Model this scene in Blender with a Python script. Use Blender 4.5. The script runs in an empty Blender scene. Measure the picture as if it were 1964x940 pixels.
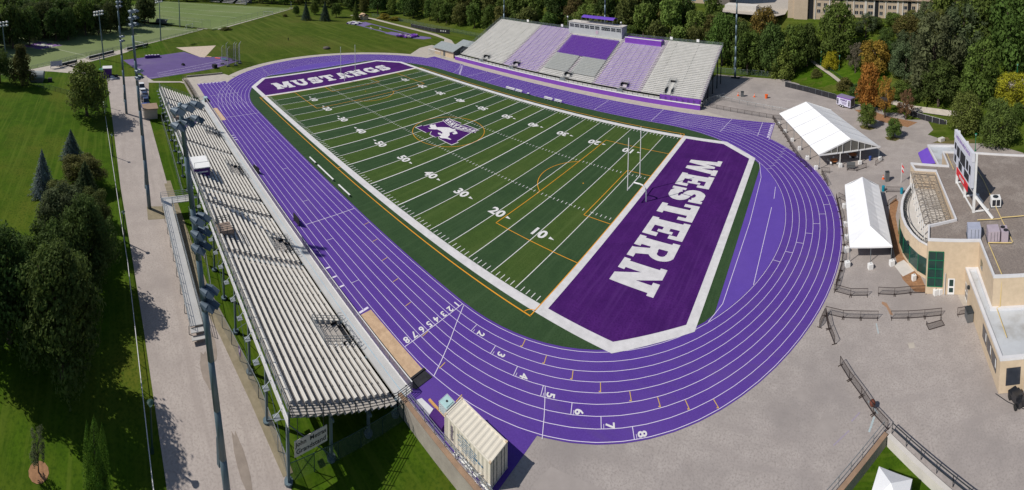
import bpy, bmesh, math, random
from mathutils import Vector, Matrix
S = bpy.context.scene
C = S.collection
PI = math.pi
rnd = random.Random(7)

# ------------------------------------------------------------------ camera
cam = bpy.data.cameras.new("camera")
co = bpy.data.objects.new("camera", cam); C.objects.link(co); S.camera = co
S.render.engine = 'CYCLES'
cam.type = 'PANO'; cam.panorama_type = 'CENTRAL_CYLINDRICAL'
F, CX, CY, IW, IH = 877.859, 999.227, -59.264, 1964.0, 940.0
cam.central_cylindrical_range_u_min = (0 - CX) / F
cam.central_cylindrical_range_u_max = (IW - CX) / F
cam.central_cylindrical_range_v_min = (CY - IH) / F
cam.central_cylindrical_range_v_max = CY / F
cam.central_cylindrical_radius = 1.0
cam.clip_start = 0.5; cam.clip_end = 3000
RT = Vector((0.7856260714, 0.6186344895, 0.0091128623))
UP = Vector((-0.0442623344, 0.0415068576, 0.9981573155))
FW = Vector((-0.6171162951, 0.784581767, -0.0599910761))
m = Matrix((RT, UP, -FW)).transposed().to_4x4()
m.translation = Vector((83.7882, -77.3382, 48.2707))
co.matrix_world = m

# ------------------------------------------------------------------ light
SUN_AZ, SUN_EL = math.radians(47.5), math.radians(46.0)      # direction the shadows fall, height of the sun
w = bpy.data.worlds.new("World"); S.world = w; w.use_nodes = True
nt = w.node_tree; sky = nt.nodes.new('ShaderNodeTexSky'); sky.sky_type = 'NISHITA'; sky.sun_disc = False
sky.sun_elevation = SUN_EL
sky.sun_rotation = math.radians(90) - (SUN_AZ + PI)
sky.air_density = 1.0; sky.dust_density = 0.6; sky.ozone_density = 1.0
bg = nt.nodes['Background']; bg.inputs[1].default_value = 0.075
nt.links.new(sky.outputs[0], bg.inputs[0])
sl = bpy.data.lights.new("sun", 'SUN'); sl.energy = 4.2; sl.angle = math.radians(0.5); sl.color = (1.0, 0.955, 0.88)
so = bpy.data.objects.new("sun", sl); C.objects.link(so)
d = Vector((math.cos(SUN_AZ) * math.cos(SUN_EL), math.sin(SUN_AZ) * math.cos(SUN_EL), -math.sin(SUN_EL)))
so.rotation_euler = d.to_track_quat('-Z', 'Y').to_euler(); so.location = (0, 0, 120)
S.view_settings.view_transform = 'Standard'; S.view_settings.look = 'None'
S.view_settings.exposure = 0.0; S.view_settings.gamma = 1.0
S.cycles.max_bounces = 6; S.cycles.transparent_max_bounces = 24
S.cycles.use_denoising = True

# ------------------------------------------------------------------ materials
def srgb(r, g, b):
    f = lambda c: (c / 255 / 12.92) if c / 255 <= 0.04045 else ((c / 255 + 0.055) / 1.055) ** 2.4
    return (f(r), f(g), f(b), 1)
MATS = {}
def mat(name, col, col2=None, scale=1.0, rough=0.8, metal=0.0, detail=6, world=True, contrast=(0.35, 0.65), col3=None, scale3=0.05, spec=0.3, alpha=1.0, fine=None, streak=None):
    """a principled material whose base colour drifts between two or three colours over noise"""
    if name in MATS: return MATS[name]
    M = bpy.data.materials.new(name); M.use_nodes = True; MATS[name] = M
    n = M.node_tree.nodes; l = M.node_tree.links; P = n['Principled BSDF']
    P.inputs['Roughness'].default_value = rough; P.inputs['Metallic'].default_value = metal
    P.inputs['Specular IOR Level'].default_value = spec
    P.inputs['Alpha'].default_value = alpha
    P.inputs['Base Color'].default_value = (*col[:3], 1)
    if col2 is not None:
        if world:
            g = n.new('ShaderNodeNewGeometry'); vec = g.outputs['Position']
        else:
            g = n.new('ShaderNodeTexCoord'); vec = g.outputs['Object']
        def layer(sc, a, lo, hi, det):
            t = n.new('ShaderNodeTexNoise'); t.inputs['Scale'].default_value = sc; t.inputs['Detail'].default_value = det
            t.inputs['Roughness'].default_value = 0.65
            l.new(vec, t.inputs['Vector'])
            r = n.new('ShaderNodeMapRange'); r.inputs[1].default_value = lo; r.inputs[2].default_value = hi
            l.new(t.outputs[0], r.inputs[0])
            x = n.new('ShaderNodeMix'); x.data_type = 'RGBA'; l.new(r.outputs[0], x.inputs[0])
            x.inputs[7].default_value = (*a[:3], 1)
            return x
        x = layer(scale, col2, contrast[0], contrast[1], detail); x.inputs[6].default_value = (*col[:3], 1)
        if col3 is not None:
            y = layer(scale3, col3, 0.48, 0.7, 4); l.new(x.outputs[2], y.inputs[6]); x = y
        if fine is not None:
            y = layer(fine[0], fine[1], 0.45, 0.75, 2); l.new(x.outputs[2], y.inputs[6]); x = y
        if streak is not None:                                   # long drawn-out marks (mowing, brushing, wear)
            sc3, a3, lo3, hi3, rot3 = streak
            mp = n.new('ShaderNodeMapping'); mp.inputs['Scale'].default_value = sc3; mp.inputs['Rotation'].default_value = (0, 0, rot3); l.new(vec, mp.inputs['Vector'])
            t = n.new('ShaderNodeTexNoise'); t.inputs['Scale'].default_value = 1.0; t.inputs['Detail'].default_value = 5; t.inputs['Roughness'].default_value = 0.6; l.new(mp.outputs[0], t.inputs['Vector'])
            r = n.new('ShaderNodeMapRange'); r.inputs[1].default_value = lo3; r.inputs[2].default_value = hi3; l.new(t.outputs[0], r.inputs[0])
            y = n.new('ShaderNodeMix'); y.data_type = 'RGBA'; l.new(r.outputs[0], y.inputs[0]); y.inputs[7].default_value = (*a3[:3], 1); l.new(x.outputs[2], y.inputs[6]); x = y
        l.new(x.outputs[2], P.inputs['Base Color'])
    return M

def mix(c, k): return tuple(min(1, v * k) for v in c[:3]) + (1,)
GRASS = mat('lawn_grass', (0.056, 0.108, 0.006), (0.034, 0.072, 0.004), 0.35, 0.95, detail=10, col3=(0.100, 0.112, 0.014), scale3=0.035, spec=0.05, fine=(2.6, (0.026, 0.058, 0.004)), streak=((0.03, 1.1, 1), (0.085, 0.125, 0.014), .5, .75, 0.02))
BERM = mat('rough_grass', (0.074, 0.108, 0.012), (0.046, 0.076, 0.008), 0.22, 0.95, detail=10, col3=(0.10, 0.102, 0.022), scale3=0.02, spec=0.05, fine=(1.6, (0.032, 0.056, 0.006)), streak=((0.02, 0.35, 1), (0.10, 0.125, 0.022), .48, .7, 0.9))
DRY = mat('dry_grass', (0.16, 0.13, 0.05), (0.09, 0.09, 0.03), 0.6, 0.95, spec=0.1)
PLAZA = mat('plaza_asphalt', (0.405, 0.36, 0.335), (0.335, 0.295, 0.275), 0.5, 0.92, detail=10, col3=(0.27, 0.24, 0.228), scale3=0.09, spec=0.2, fine=(5.0, (0.26, 0.23, 0.215)), streak=((0.05, 0.5, 1), (0.30, 0.265, 0.25), .54, .74, 0.7))
ROADM = mat('lane_asphalt', (0.435, 0.38, 0.345), (0.37, 0.32, 0.292), 0.4, 0.92, detail=10, col3=(0.30, 0.26, 0.24), scale3=0.07, spec=0.2, fine=(4.0, (0.30, 0.26, 0.238)), streak=((0.03, 0.6, 1), (0.32, 0.275, 0.25), .52, .75, 0.03))
CONC = mat('concrete', (0.47, 0.42, 0.36), (0.38, 0.34, 0.295), 0.7, 0.9, detail=8)
WALLC = mat('wall_concrete', (0.40, 0.36, 0.31), (0.30, 0.265, 0.23), 0.6, 0.9, detail=9)
RUSTC = mat('wall_coping', (0.33, 0.215, 0.14), (0.24, 0.16, 0.11), 0.8, 0.9)
TRACK = mat('track_rubber', (0.088, 0.038, 0.265), (0.077, 0.033, 0.238), 0.7, 0.8, detail=8, col3=(0.105, 0.052, 0.275), scale3=0.05, spec=0.2, fine=(6.0, (0.105, 0.05, 0.31)), streak=((0.05, 0.7, 1), (0.10, 0.055, 0.235), .52, .8, 0.3))
APRON = mat('apron_rubber', (0.108, 0.056, 0.345), (0.10, 0.051, 0.32), 0.6, 0.75, detail=8, col3=(0.118, 0.063, 0.34), scale3=0.06)
PADM = mat('throwing_pad', (0.115, 0.075, 0.22), (0.10, 0.066, 0.19), 0.3, 0.9, detail=8, col3=(0.14, 0.105, 0.22), scale3=0.05)
TURFA = mat('turf_light', (0.058, 0.100, 0.022), (0.044, 0.080, 0.018), 0.6, 0.9, detail=8, spec=0.1, col3=(0.062, 0.096, 0.022), scale3=0.06, fine=(5.0, (0.030, 0.058, 0.010)), streak=((1.2, 0.06, 1), (0.075, 0.115, 0.03), .5, .8, 0.0))
TURFB = mat('turf_dark', (0.038, 0.075, 0.030), (0.029, 0.060, 0.025), 0.6, 0.9, detail=8, spec=0.1, col3=(0.045, 0.083, 0.034), scale3=0.06, fine=(5.0, (0.022, 0.046, 0.017)), streak=((1.2, 0.06, 1), (0.05, 0.09, 0.04), .5, .8, 0.0))
EZP = mat('end_zone_turf', (0.070, 0.014, 0.138), (0.048, 0.009, 0.102), 0.30, 0.9, detail=10, spec=0.1, fine=(4.0, (0.040, 0.006, 0.085)), streak=((1.3, 0.07, 1), (0.088, 0.026, 0.16), .5, .85, 0.0))
PAINT = mat('white_paint', (0.72, 0.70, 0.70), (0.62, 0.60, 0.60), 2.0, 0.8, spec=0.2)
TURFW = mat('white_turf', (0.66, 0.64, 0.645), (0.54, 0.525, 0.53), 0.8, 0.85, detail=8, spec=0.15)
TLINE = mat('lane_paint', (0.74, 0.68, 0.80), (0.66, 0.60, 0.74), 1.0, 0.8)
ORANGE = mat('orange_paint', (0.78, 0.34, 0.02), (0.70, 0.29, 0.02), 1.0, 0.8)
YELLOW = mat('yellow_paint', (0.62, 0.40, 0.10), (0.55, 0.35, 0.09), 1.0, 0.8)
SAND = mat('sand', (0.60, 0.42, 0.27), (0.44, 0.30, 0.19), 1.4, 0.95, detail=8)
GRAVEL = mat('crushed_stone', (0.56, 0.46, 0.36), (0.46, 0.375, 0.30), 1.0, 0.95, detail=8)
MULCH = mat('bark_mulch', (0.34, 0.185, 0.095), (0.22, 0.115, 0.06), 2.0, 0.95, detail=8)
ALU = mat('aluminium', (0.60, 0.585, 0.56), (0.52, 0.505, 0.48), 0.5, 0.42, 0.35, spec=0.5)
DECKM = mat('grey_deck', (0.55, 0.545, 0.53), (0.48, 0.475, 0.465), 0.35, 0.6, 0.1)
BENCH = mat('cream_bench', (0.72, 0.685, 0.625), (0.62, 0.585, 0.53), 0.5, 0.5)
TREAD = mat('tan_tread', (0.42, 0.385, 0.345), (0.34, 0.31, 0.28), 0.5, 0.7)
STEEL = mat('galvanised_steel', (0.27, 0.30, 0.32), (0.21, 0.235, 0.255), 0.5, 0.5, 0.4)
POLE = mat('bluish_steel', (0.17, 0.22, 0.255), (0.115, 0.165, 0.195), 0.25, 0.45, 0.3)
DARKST = mat('dark_steel', (0.045, 0.055, 0.065), (0.03, 0.038, 0.045), 1.0, 0.5, 0.3)
LAMPM = mat('blue_grey_lamp', (0.115, 0.15, 0.19), (0.08, 0.11, 0.145), 1.0, 0.45, 0.2)
RUSTB = mat('brown_barrier_steel', (0.060, 0.042, 0.038), (0.042, 0.03, 0.028), 2.0, 0.6, 0.2)
WHITE = mat('white_metal', (0.80, 0.79, 0.78), (0.72, 0.71, 0.70), 0.6, 0.5)
TENT = mat('white_canvas', (0.82, 0.82, 0.83), (0.76, 0.76, 0.78), 0.35, 0.6)
CREAMC = mat('cream_container', (0.74, 0.68, 0.57), (0.66, 0.60, 0.50), 0.4, 0.6)
BLACK = mat('black_cloth', (0.018, 0.018, 0.022), (0.03, 0.03, 0.036), 1.5, 0.85)
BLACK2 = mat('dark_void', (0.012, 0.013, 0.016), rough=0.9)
PURPLE = mat('purple_panel', (0.20, 0.055, 0.42), (0.175, 0.045, 0.38), 0.3, 0.45, spec=0.5)
PURPLED = mat('purple_dark', (0.075, 0.02, 0.17), (0.06, 0.016, 0.14), 0.5, 0.6)
PSEAT = mat('purple_plastic', (0.14, 0.045, 0.34), rough=0.5)
PBENCH = mat('purple_bench', (0.20, 0.10, 0.46), rough=0.5)
GSEAT = mat('grey_plastic', (0.40, 0.41, 0.40), rough=0.5)
LILAC = mat('bright_tread', (0.66, 0.60, 0.64), (0.58, 0.53, 0.57), 0.5, 0.45, 0.3, spec=0.5)
WTREAD = mat('white_tread', (0.62, 0.605, 0.58), (0.54, 0.53, 0.505), 0.5, 0.5, 0.15)
WBENCH = mat('white_bench', (0.68, 0.665, 0.64), (0.61, 0.595, 0.57), 0.5, 0.45, 0.1)
BRICK = mat('cream_brick', (0.60, 0.475, 0.34), (0.52, 0.41, 0.29), 1.2, 0.9, detail=9)
BRICKD = mat('tan_brick', (0.50, 0.40, 0.30), (0.44, 0.35, 0.26), 0.5, 0.9, detail=8)
STONE = mat('pale_stone', (0.60, 0.56, 0.52), (0.52, 0.49, 0.45), 0.8, 0.85)
PARAPET = mat('pale_flashing', (0.66, 0.65, 0.66), (0.58, 0.57, 0.585), 0.6, 0.6)
ROOFG = mat('gravel_roof', (0.27, 0.225, 0.195), (0.20, 0.165, 0.145), 3.0, 0.95, detail=10, col3=(0.33, 0.285, 0.25), scale3=0.25, fine=(7.0, (0.14, 0.12, 0.11)))
ROOFW = mat('pale_membrane', (0.50, 0.52, 0.545), (0.44, 0.455, 0.475), 0.4, 0.7, col3=(0.30, 0.29, 0.27), scale3=0.22)
ROOFS = mat('grey_shingle', (0.30, 0.325, 0.33), (0.235, 0.26, 0.265), 1.5, 0.85, detail=8)
GLASS = mat('dark_green_glass', (0.012, 0.04, 0.036), (0.02, 0.06, 0.052), 0.5, 0.08, spec=0.6)
WIN = mat('dark_window', (0.025, 0.03, 0.04), (0.05, 0.055, 0.07), 0.3, 0.12, spec=0.6)
PIPE = mat('yellow_gas_pipe', (0.62, 0.47, 0.20), rough=0.5)
GREENM = mat('green_enamel', (0.012, 0.16, 0.075), rough=0.4)
TEAL = mat('teal_plastic', (0.01, 0.23, 0.33), rough=0.4)
BLUEP = mat('blue_plastic', (0.03, 0.07, 0.28), rough=0.4)
MINT = mat('pale_mint_plastic', (0.42, 0.60, 0.60), (0.36, 0.53, 0.54), 2.0, 0.4)
CONE = mat('orange_plastic', (0.80, 0.14, 0.03), rough=0.5)
RED = mat('red_vinyl', (0.62, 0.02, 0.03), rough=0.5)
WOOD = mat('weathered_wood', (0.42, 0.27, 0.14), (0.33, 0.21, 0.11), 2.0, 0.8)
TABLE = mat('orange_tabletop', (0.42, 0.15, 0.05), rough=0.5)
GREYB = mat('grey_plastic_box', (0.12, 0.125, 0.13), rough=0.6)
HVAC1 = mat('pale_blue_grey_metal', (0.40, 0.42, 0.52), (0.34, 0.36, 0.45), 0.8, 0.5)
HVAC2 = mat('mauve_grey_metal', (0.44, 0.37, 0.42), (0.38, 0.32, 0.365), 0.8, 0.5)
BARK = mat('bark', (0.10, 0.075, 0.055), (0.06, 0.045, 0.035), 3.0, 0.95, world=False)
NAVY = mat('navy_paint', (0.03, 0.045, 0.11), rough=0.3, spec=0.6)
CARW = mat('white_car_paint', (0.75, 0.75, 0.76), rough=0.25, spec=0.6)
CARB = mat('black_car_paint', (0.02, 0.021, 0.025), rough=0.2, spec=0.6)
CARS = mat('silver_car_paint', (0.36, 0.37, 0.39), rough=0.25, metal=0.5, spec=0.6)
TYRE = mat('tyre', (0.02, 0.02, 0.02), rough=0.8)
BLUETXT = mat('blue_lettering', (0.10, 0.22, 0.36), rough=0.6)
SKIN = mat('skin', (0.50, 0.30, 0.21), rough=0.6)
DIRT = mat('bare_soil', (0.28, 0.235, 0.16), (0.20, 0.17, 0.11), 0.8, 0.95, detail=8)

def mesh_alpha(name, col, a):
    """woven wire: what lies behind shows between the wires"""
    if name in MATS: return MATS[name]
    M = bpy.data.materials.new(name); M.use_nodes = True; MATS[name] = M
    n = M.node_tree.nodes; l = M.node_tree.links; P = n['Principled BSDF']
    P.inputs['Base Color'].default_value = (*col, 1); P.inputs['Roughness'].default_value = 0.6
    t = n.new('ShaderNodeBsdfTransparent'); x = n.new('ShaderNodeMixShader'); x.inputs[0].default_value = a
    l.new(t.outputs[0], x.inputs[1]); l.new(P.outputs[0], x.inputs[2]); l.new(x.outputs[0], n['Material Output'].inputs[0])
    return M
CHAIN = mesh_alpha('chain_link_wire', (0.22, 0.25, 0.26), 0.20)
CHAING = mesh_alpha('green_chain_link', (0.09, 0.14, 0.11), 0.28)
BMESHM = mesh_alpha('barrier_wire', (0.055, 0.04, 0.036), 0.42)
NETM = mesh_alpha('net', (0.10, 0.12, 0.10), 0.18)

def leaf_mat():
    M = bpy.data.materials.new('foliage'); M.use_nodes = True
    n = M.node_tree.nodes; l = M.node_tree.links; P = n['Principled BSDF']
    P.inputs['Roughness'].default_value = 0.75; P.inputs['Specular IOR Level'].default_value = 0.15
    oi = n.new('ShaderNodeObjectInfo'); tc = n.new('ShaderNodeTexCoord')
    nz = n.new('ShaderNodeTexNoise'); nz.inputs['Scale'].default_value = 5.0; nz.inputs['Detail'].default_value = 5
    l.new(tc.outputs['Object'], nz.inputs['Vector'])
    hs = n.new('ShaderNodeHueSaturation')
    l.new(oi.outputs['Color'], hs.inputs['Color'])
    mr = n.new('ShaderNodeMapRange'); mr.inputs[1].default_value = 0.3; mr.inputs[2].default_value = 0.7
    mr.inputs[3].default_value = 0.5; mr.inputs[4].default_value = 1.55
    l.new(nz.outputs[0], mr.inputs[0]); l.new(mr.outputs[0], hs.inputs['Value'])
    mh = n.new('ShaderNodeMapRange'); mh.inputs[3].default_value = 0.485; mh.inputs[4].default_value = 0.515
    l.new(oi.outputs['Random'], mh.inputs[0]); l.new(mh.outputs[0], hs.inputs['Hue'])
    l.new(hs.outputs[0], P.inputs['Base Color'])
    tr = n.new('ShaderNodeBsdfTranslucent'); l.new(hs.outputs[0], tr.inputs['Color'])
    x = n.new('ShaderNodeMixShader'); x.inputs[0].default_value = 0.38
    l.new(P.outputs[0], x.inputs[1]); l.new(tr.outputs[0], x.inputs[2]); l.new(x.outputs[0], n['Material Output'].inputs[0])
    return M
LEAF = leaf_mat()

# ------------------------------------------------------------------ building blocks
class MB:
    """collects shapes and links them as one mesh object"""
    def __init__(s): s.v = []; s.f = []; s.mi = []; s.ms = []; s.cur = 0
    def use(s, m):
        if m not in s.ms: s.ms.append(m)
        s.cur = s.ms.index(m); return s
    def face(s, pts):
        b = len(s.v); s.v += [tuple(q) for q in pts]; s.f.append(tuple(range(b, b + len(pts)))); s.mi.append(s.cur); return s
    def mesh(s, vs, fs):
        b = len(s.v); s.v += [tuple(q) for q in vs]
        for f in fs: s.f.append(tuple(i + b for i in f)); s.mi.append(s.cur)
        return s
    def box(s, x0, y0, z0, x1, y1, z1):
        return s.mesh([(x0, y0, z0), (x1, y0, z0), (x1, y1, z0), (x0, y1, z0), (x0, y0, z1), (x1, y0, z1), (x1, y1, z1), (x0, y1, z1)],
                      [(3, 2, 1, 0), (4, 5, 6, 7), (0, 1, 5, 4), (1, 2, 6, 5), (2, 3, 7, 6), (3, 0, 4, 7)])
    def obox(s, c, sx, sy, sz, a=0.0):
        """box centred in x, y on c, standing on c.z, turned by a"""
        ca, sa = math.cos(a), math.sin(a); pts = []
        for z in (0, sz):
            for x, y in ((-sx / 2, -sy / 2), (sx / 2, -sy / 2), (sx / 2, sy / 2), (-sx / 2, sy / 2)):
                pts.append((c[0] + x * ca - y * sa, c[1] + x * sa + y * ca, c[2] + z))
        return s.mesh(pts, [(3, 2, 1, 0), (4, 5, 6, 7), (0, 1, 5, 4), (1, 2, 6, 5), (2, 3, 7, 6), (3, 0, 4, 7)])
    def bar(s, p, q, w, h=None):
        """square bar from p to q"""
        p = Vector(p); q = Vector(q); dd = q - p
        if dd.length < 1e-6: return s
        dd.normalize(); h = h or w
        up = Vector((0, 0, 1)) if abs(dd.z) < 0.95 else Vector((1, 0, 0))
        r = dd.cross(up).normalized() * w / 2; u = r.cross(dd).normalized() * h / 2
        pts = [p - r - u, p + r - u, p + r + u, p - r + u, q - r - u, q + r - u, q + r + u, q - r + u]
        return s.mesh(pts, [(0, 3, 2, 1), (4, 5, 6, 7), (0, 1, 5, 4), (1, 2, 6, 5), (2, 3, 7, 6), (3, 0, 4, 7)])
    def tube(s, p, q, r, r2=None, n=8):
        p = Vector(p); q = Vector(q); dd = (q - p).normalized(); r2 = r if r2 is None else r2
        up = Vector((0, 0, 1)) if abs(dd.z) < 0.95 else Vector((1, 0, 0))
        a = dd.cross(up).normalized(); b = a.cross(dd)
        vs = [p + (a * math.cos(t) + b * math.sin(t)) * r for t in [2 * PI * i / n for i in range(n)]]
        vs += [q + (a * math.cos(t) + b * math.sin(t)) * r2 for t in [2 * PI * i / n for i in range(n)]]
        fs = [(i, (i + 1) % n, n + (i + 1) % n, n + i) for i in range(n)] + [tuple(range(n - 1, -1, -1)), tuple(range(n, 2 * n))]
        return s.mesh(vs, fs)
    def path(s, pts, r, n=6):
        for a, b in zip(pts, pts[1:]): s.tube(a, b, r, n=n)
        return s
    def prism(s, pts, z0, z1):
        n = len(pts)
        ar = sum(pts[i][0] * pts[(i + 1) % n][1] - pts[(i + 1) % n][0] * pts[i][1] for i in range(n))
        if ar < 0: pts = pts[::-1]
        return s.mesh([(x, y, z0) for x, y in pts] + [(x, y, z1) for x, y in pts],
                      [tuple(range(n - 1, -1, -1)), tuple(range(n, 2 * n))] + [(i, (i + 1) % n, n + (i + 1) % n, n + i) for i in range(n)])
    def sheet(s, pts, z):
        n = len(pts)
        ar = sum(pts[i][0] * pts[(i + 1) % n][1] - pts[(i + 1) % n][0] * pts[i][1] for i in range(n))
        if ar < 0: pts = pts[::-1]
        return s.face([(x, y, z) for x, y in pts])
    def line(s, p, q, wd, z):
        dx, dy = q[0] - p[0], q[1] - p[1]; L = math.hypot(dx, dy) or 1; nx, ny = -dy / L * wd / 2, dx / L * wd / 2
        return s.face([(p[0] - nx, p[1] - ny, z), (q[0] - nx, q[1] - ny, z), (q[0] + nx, q[1] + ny, z), (p[0] + nx, p[1] + ny, z)])
    def band(s, A, B, z):
        """a ribbon between two polylines of equal length"""
        b = len(s.v); n = len(A)
        s.v += [(x, y, z) for x, y in A] + [(x, y, z) for x, y in B]
        for i in range(n - 1):
            f = (b + i, b + i + 1, b + n + i + 1, b + n + i)
            ax, ay = A[i]; bx, by = A[i + 1]; cx, cy = B[i]
            if (bx - ax) * (cy - ay) - (by - ay) * (cx - ax) < 0: f = f[::-1]
            s.f.append(f); s.mi.append(s.cur)
        return s
    def ball(s, c, r, n=10, k=6, sz=1.0):
        vs = []; fs = []
        for i in range(k + 1):
            t = PI * i / k
            for j in range(n):
                a = 2 * PI * j / n; vs.append((c[0] + r * math.sin(t) * math.cos(a), c[1] + r * math.sin(t) * math.sin(a), c[2] + r * math.cos(t) * sz))
        for i in range(k):
            for j in range(n):
                fs.append((i * n + j, (i + 1) * n + j, (i + 1) * n + (j + 1) % n, i * n + (j + 1) % n))
        return s.mesh(vs, fs)
    def data(s, name, m=None, smooth=False):
        me = bpy.data.meshes.new(name); me.from_pydata(s.v, [], s.f)
        for q in (s.ms or [m]): me.materials.append(q)
        if s.ms: me.polygons.foreach_set('material_index', s.mi)
        if smooth: me.polygons.foreach_set('use_smooth', [True] * len(s.f))
        me.update(); return me
    def build(s, name, m=None, parent=None, smooth=False, world=True):
        """parts are given in world metres; they are stored relative to their parent"""
        if parent is not None and world:
            o = world_origin(parent); s.v = [(x - o[0], y - o[1], z - o[2]) for x, y, z in s.v]
        ob = bpy.data.objects.new(name, s.data(name, m, smooth)); C.objects.link(ob)
        if parent is not None: ob.parent = parent
        return ob
def world_origin(o):
    x = Vector((0, 0, 0))
    while o is not None: x += o.location; o = o.parent
    return x
def tag(o, label, cat, group=None):
    o['label'] = label; o['category'] = cat
    if group: o['group'] = group
    return o
def thing(name, label, cat, loc, rz=0.0, group=None):
    o = bpy.data.objects.new(name, None); C.objects.link(o); o.location = loc; o.rotation_euler = (0, 0, rz)
    o.empty_display_size = 0.3
    return tag(o, label, cat, group)
def struct(name, mb, m=None):
    o = mb.build(name, m); o['kind'] = 'structure'; return o
KIDS = {}
def children(o): return [c for c in bpy.data.objects if c.parent is o]
def dup(root, loc, rz=0.0, label=None, scale=None, color=None):
    """a copy of a thing with copies of its parts and their sub-parts"""
    if root.name not in KIDS: KIDS[root.name] = [(c, children(c)) for c in children(root)]
    r = root.copy(); C.objects.link(r); r.location = loc; r.rotation_euler = (0, 0, rz)
    if scale: r.scale = scale
    if label: r['label'] = label
    for c, sub in KIDS[root.name]:
        q = c.copy(); C.objects.link(q); q.parent = r
        if color: q.color = color
        for g in sub:
            e = g.copy(); C.objects.link(e); e.parent = q
    return r

# ---- lettering: letters as filled outlines, cut into thin rows that never overlap
def stroke(pts, wd):
    """polygons covering a thick polyline"""
    out = []
    for (x0, y0), (x1, y1) in zip(pts, pts[1:]):
        dx, dy = x1 - x0, y1 - y0; L = math.hypot(dx, dy) or 1e-9; nx, ny = -dy / L * wd / 2, dx / L * wd / 2
        out.append([(x0 - nx, y0 - ny), (x1 - nx, y1 - ny), (x1 + nx, y1 + ny), (x0 + nx, y0 + ny)])
    for x, y in pts[1:-1]: out.append([(x + wd / 2 * math.cos(t * PI / 6), y + wd / 2 * math.sin(t * PI / 6)) for t in range(12)])
    return out
def R4(x0, y0, x1, y1): return [(x0, y0), (x1, y0), (x1, y1), (x0, y1)]
def arc(cx, cy, rx, ry, a0, a1, n=10): return [(cx + rx * math.cos(math.radians(a0 + (a1 - a0) * i / n)), cy + ry * math.sin(math.radians(a0 + (a1 - a0) * i / n))) for i in range(n + 1)]
SLAB = {
 'W': (1.34, [[(.10, 1), (.42, 1), (.52, 0), (.26, 0)], [(.26, 0), (.52, 0), (.74, .86), (.58, .86)], [(.58, .86), (.74, .86), (1.06, 0), (.82, 0)], [(.82, 0), (1.06, 0), (1.26, 1), (.94, 1)], R4(0, .85, .48, 1), R4(.86, .85, 1.34, 1)]),
 'E': (1.0, [R4(.08, 0, .44, 1), R4(0, .82, .96, 1), R4(0, 0, 1.0, .18), R4(.3, .41, .72, .59), R4(.78, .64, .96, 1), R4(.80, 0, 1.0, .36), R4(.60, .31, .74, .69)]),
 'S': (.96, stroke(arc(.47, .70, .28, .19, 10, 270), .27) + stroke(arc(.50, .30, .30, .18, 90, -170), .27) + [R4(.76, .62, .92, 1.0), R4(.02, 0, .18, .40)]),
 'T': (1.02, [R4(.33, 0, .69, 1), R4(0, .80, 1.02, 1), R4(0, .60, .18, 1), R4(.84, .60, 1.02, 1), R4(.20, 0, .82, .16)]),
 'R': (1.08, [R4(.08, 0, .42, 1), R4(0, 0, .52, .16), R4(0, .83, .6, 1)] + stroke([(.3, .91), (.62, .91)] + arc(.62, .70, .22, .205, 90, -90) + [(.3, .49)], .2) + [[(.44, .52), (.74, .52), (.98, 0), (.66, 0)], R4(.64, 0, 1.08, .16)]),
 'N': (1.14, [R4(.08, 0, .38, 1), R4(.74, 0, 1.04, 1), [(.08, 1), (.44, 1), (1.04, 0), (.70, 0)], R4(0, 0, .48, .15), R4(0, .85, .3, 1), R4(.62, .85, 1.14, 1)]),
 'M': (1.36, [R4(.08, 0, .40, 1), R4(.96, 0, 1.28, 1), [(.08, 1), (.46, 1), (.78, .12), (.58, .12)], [(1.28, 1), (.90, 1), (.58, .12), (.78, .12)], R4(0, 0, .5, .15), R4(.86, 0, 1.36, .15), R4(0, .85, .4, 1), R4(.96, .85, 1.36, 1)]),
 'U': (1.12, stroke([(.26, .95), (.26, .42)] + arc(.56, .42, .30, .29, 180, 360) + [(.86, .95)], .28) + [R4(.12, .7, .4, 1), R4(.72, .7, 1.0, 1), R4(0, .85, .52, 1), R4(.62, .85, 1.12, 1)]),
 'A': (1.2, [[(.16, 0), (.42, 0), (.70, 1), (.42, 1)], [(.78, 0), (1.08, 0), (.76, 1), (.48, 1)], R4(.30, .24, .88, .40), R4(0, 0, .52, .15), R4(.66, 0, 1.2, .15)]),
 'G': (1.06, stroke(arc(.52, .5, .36, .36, 40, 330, 18), .29) + [R4(.56, .36, 1.06, .52), R4(.70, .06, 1.0, .52), R4(.80, .62, .98, 1)]),
}
def rows(mb, polys, z, fx, n=72, y0=0.0, y1=1.0):
    """fill the union of polygons with flat strips; fx maps letter coordinates to the ground"""
    h = (y1 - y0) / n
    for i in range(n):
        y = y0 + (i + 0.5) * h; iv = []
        for P in polys:
            xs = []
            for (ax, ay), (bx, by) in zip(P, P[1:] + P[:1]):
                if (ay <= y) != (by <= y): xs.append(ax + (y - ay) / (by - ay) * (bx - ax))
            xs.sort()
            iv += [(xs[k], xs[k + 1]) for k in range(0, len(xs) - 1, 2)]
        iv.sort(); out = []
        for a, b in iv:
            if out and a <= out[-1][1]: out[-1][1] = max(out[-1][1], b)
            else: out.append([a, b])
        for a, b in out:
            q = [fx(a, y - h / 2), fx(b, y - h / 2), fx(b, y + h / 2), fx(a, y + h / 2)]
            mb.face([(px, py, z) for px, py in q])
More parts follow.
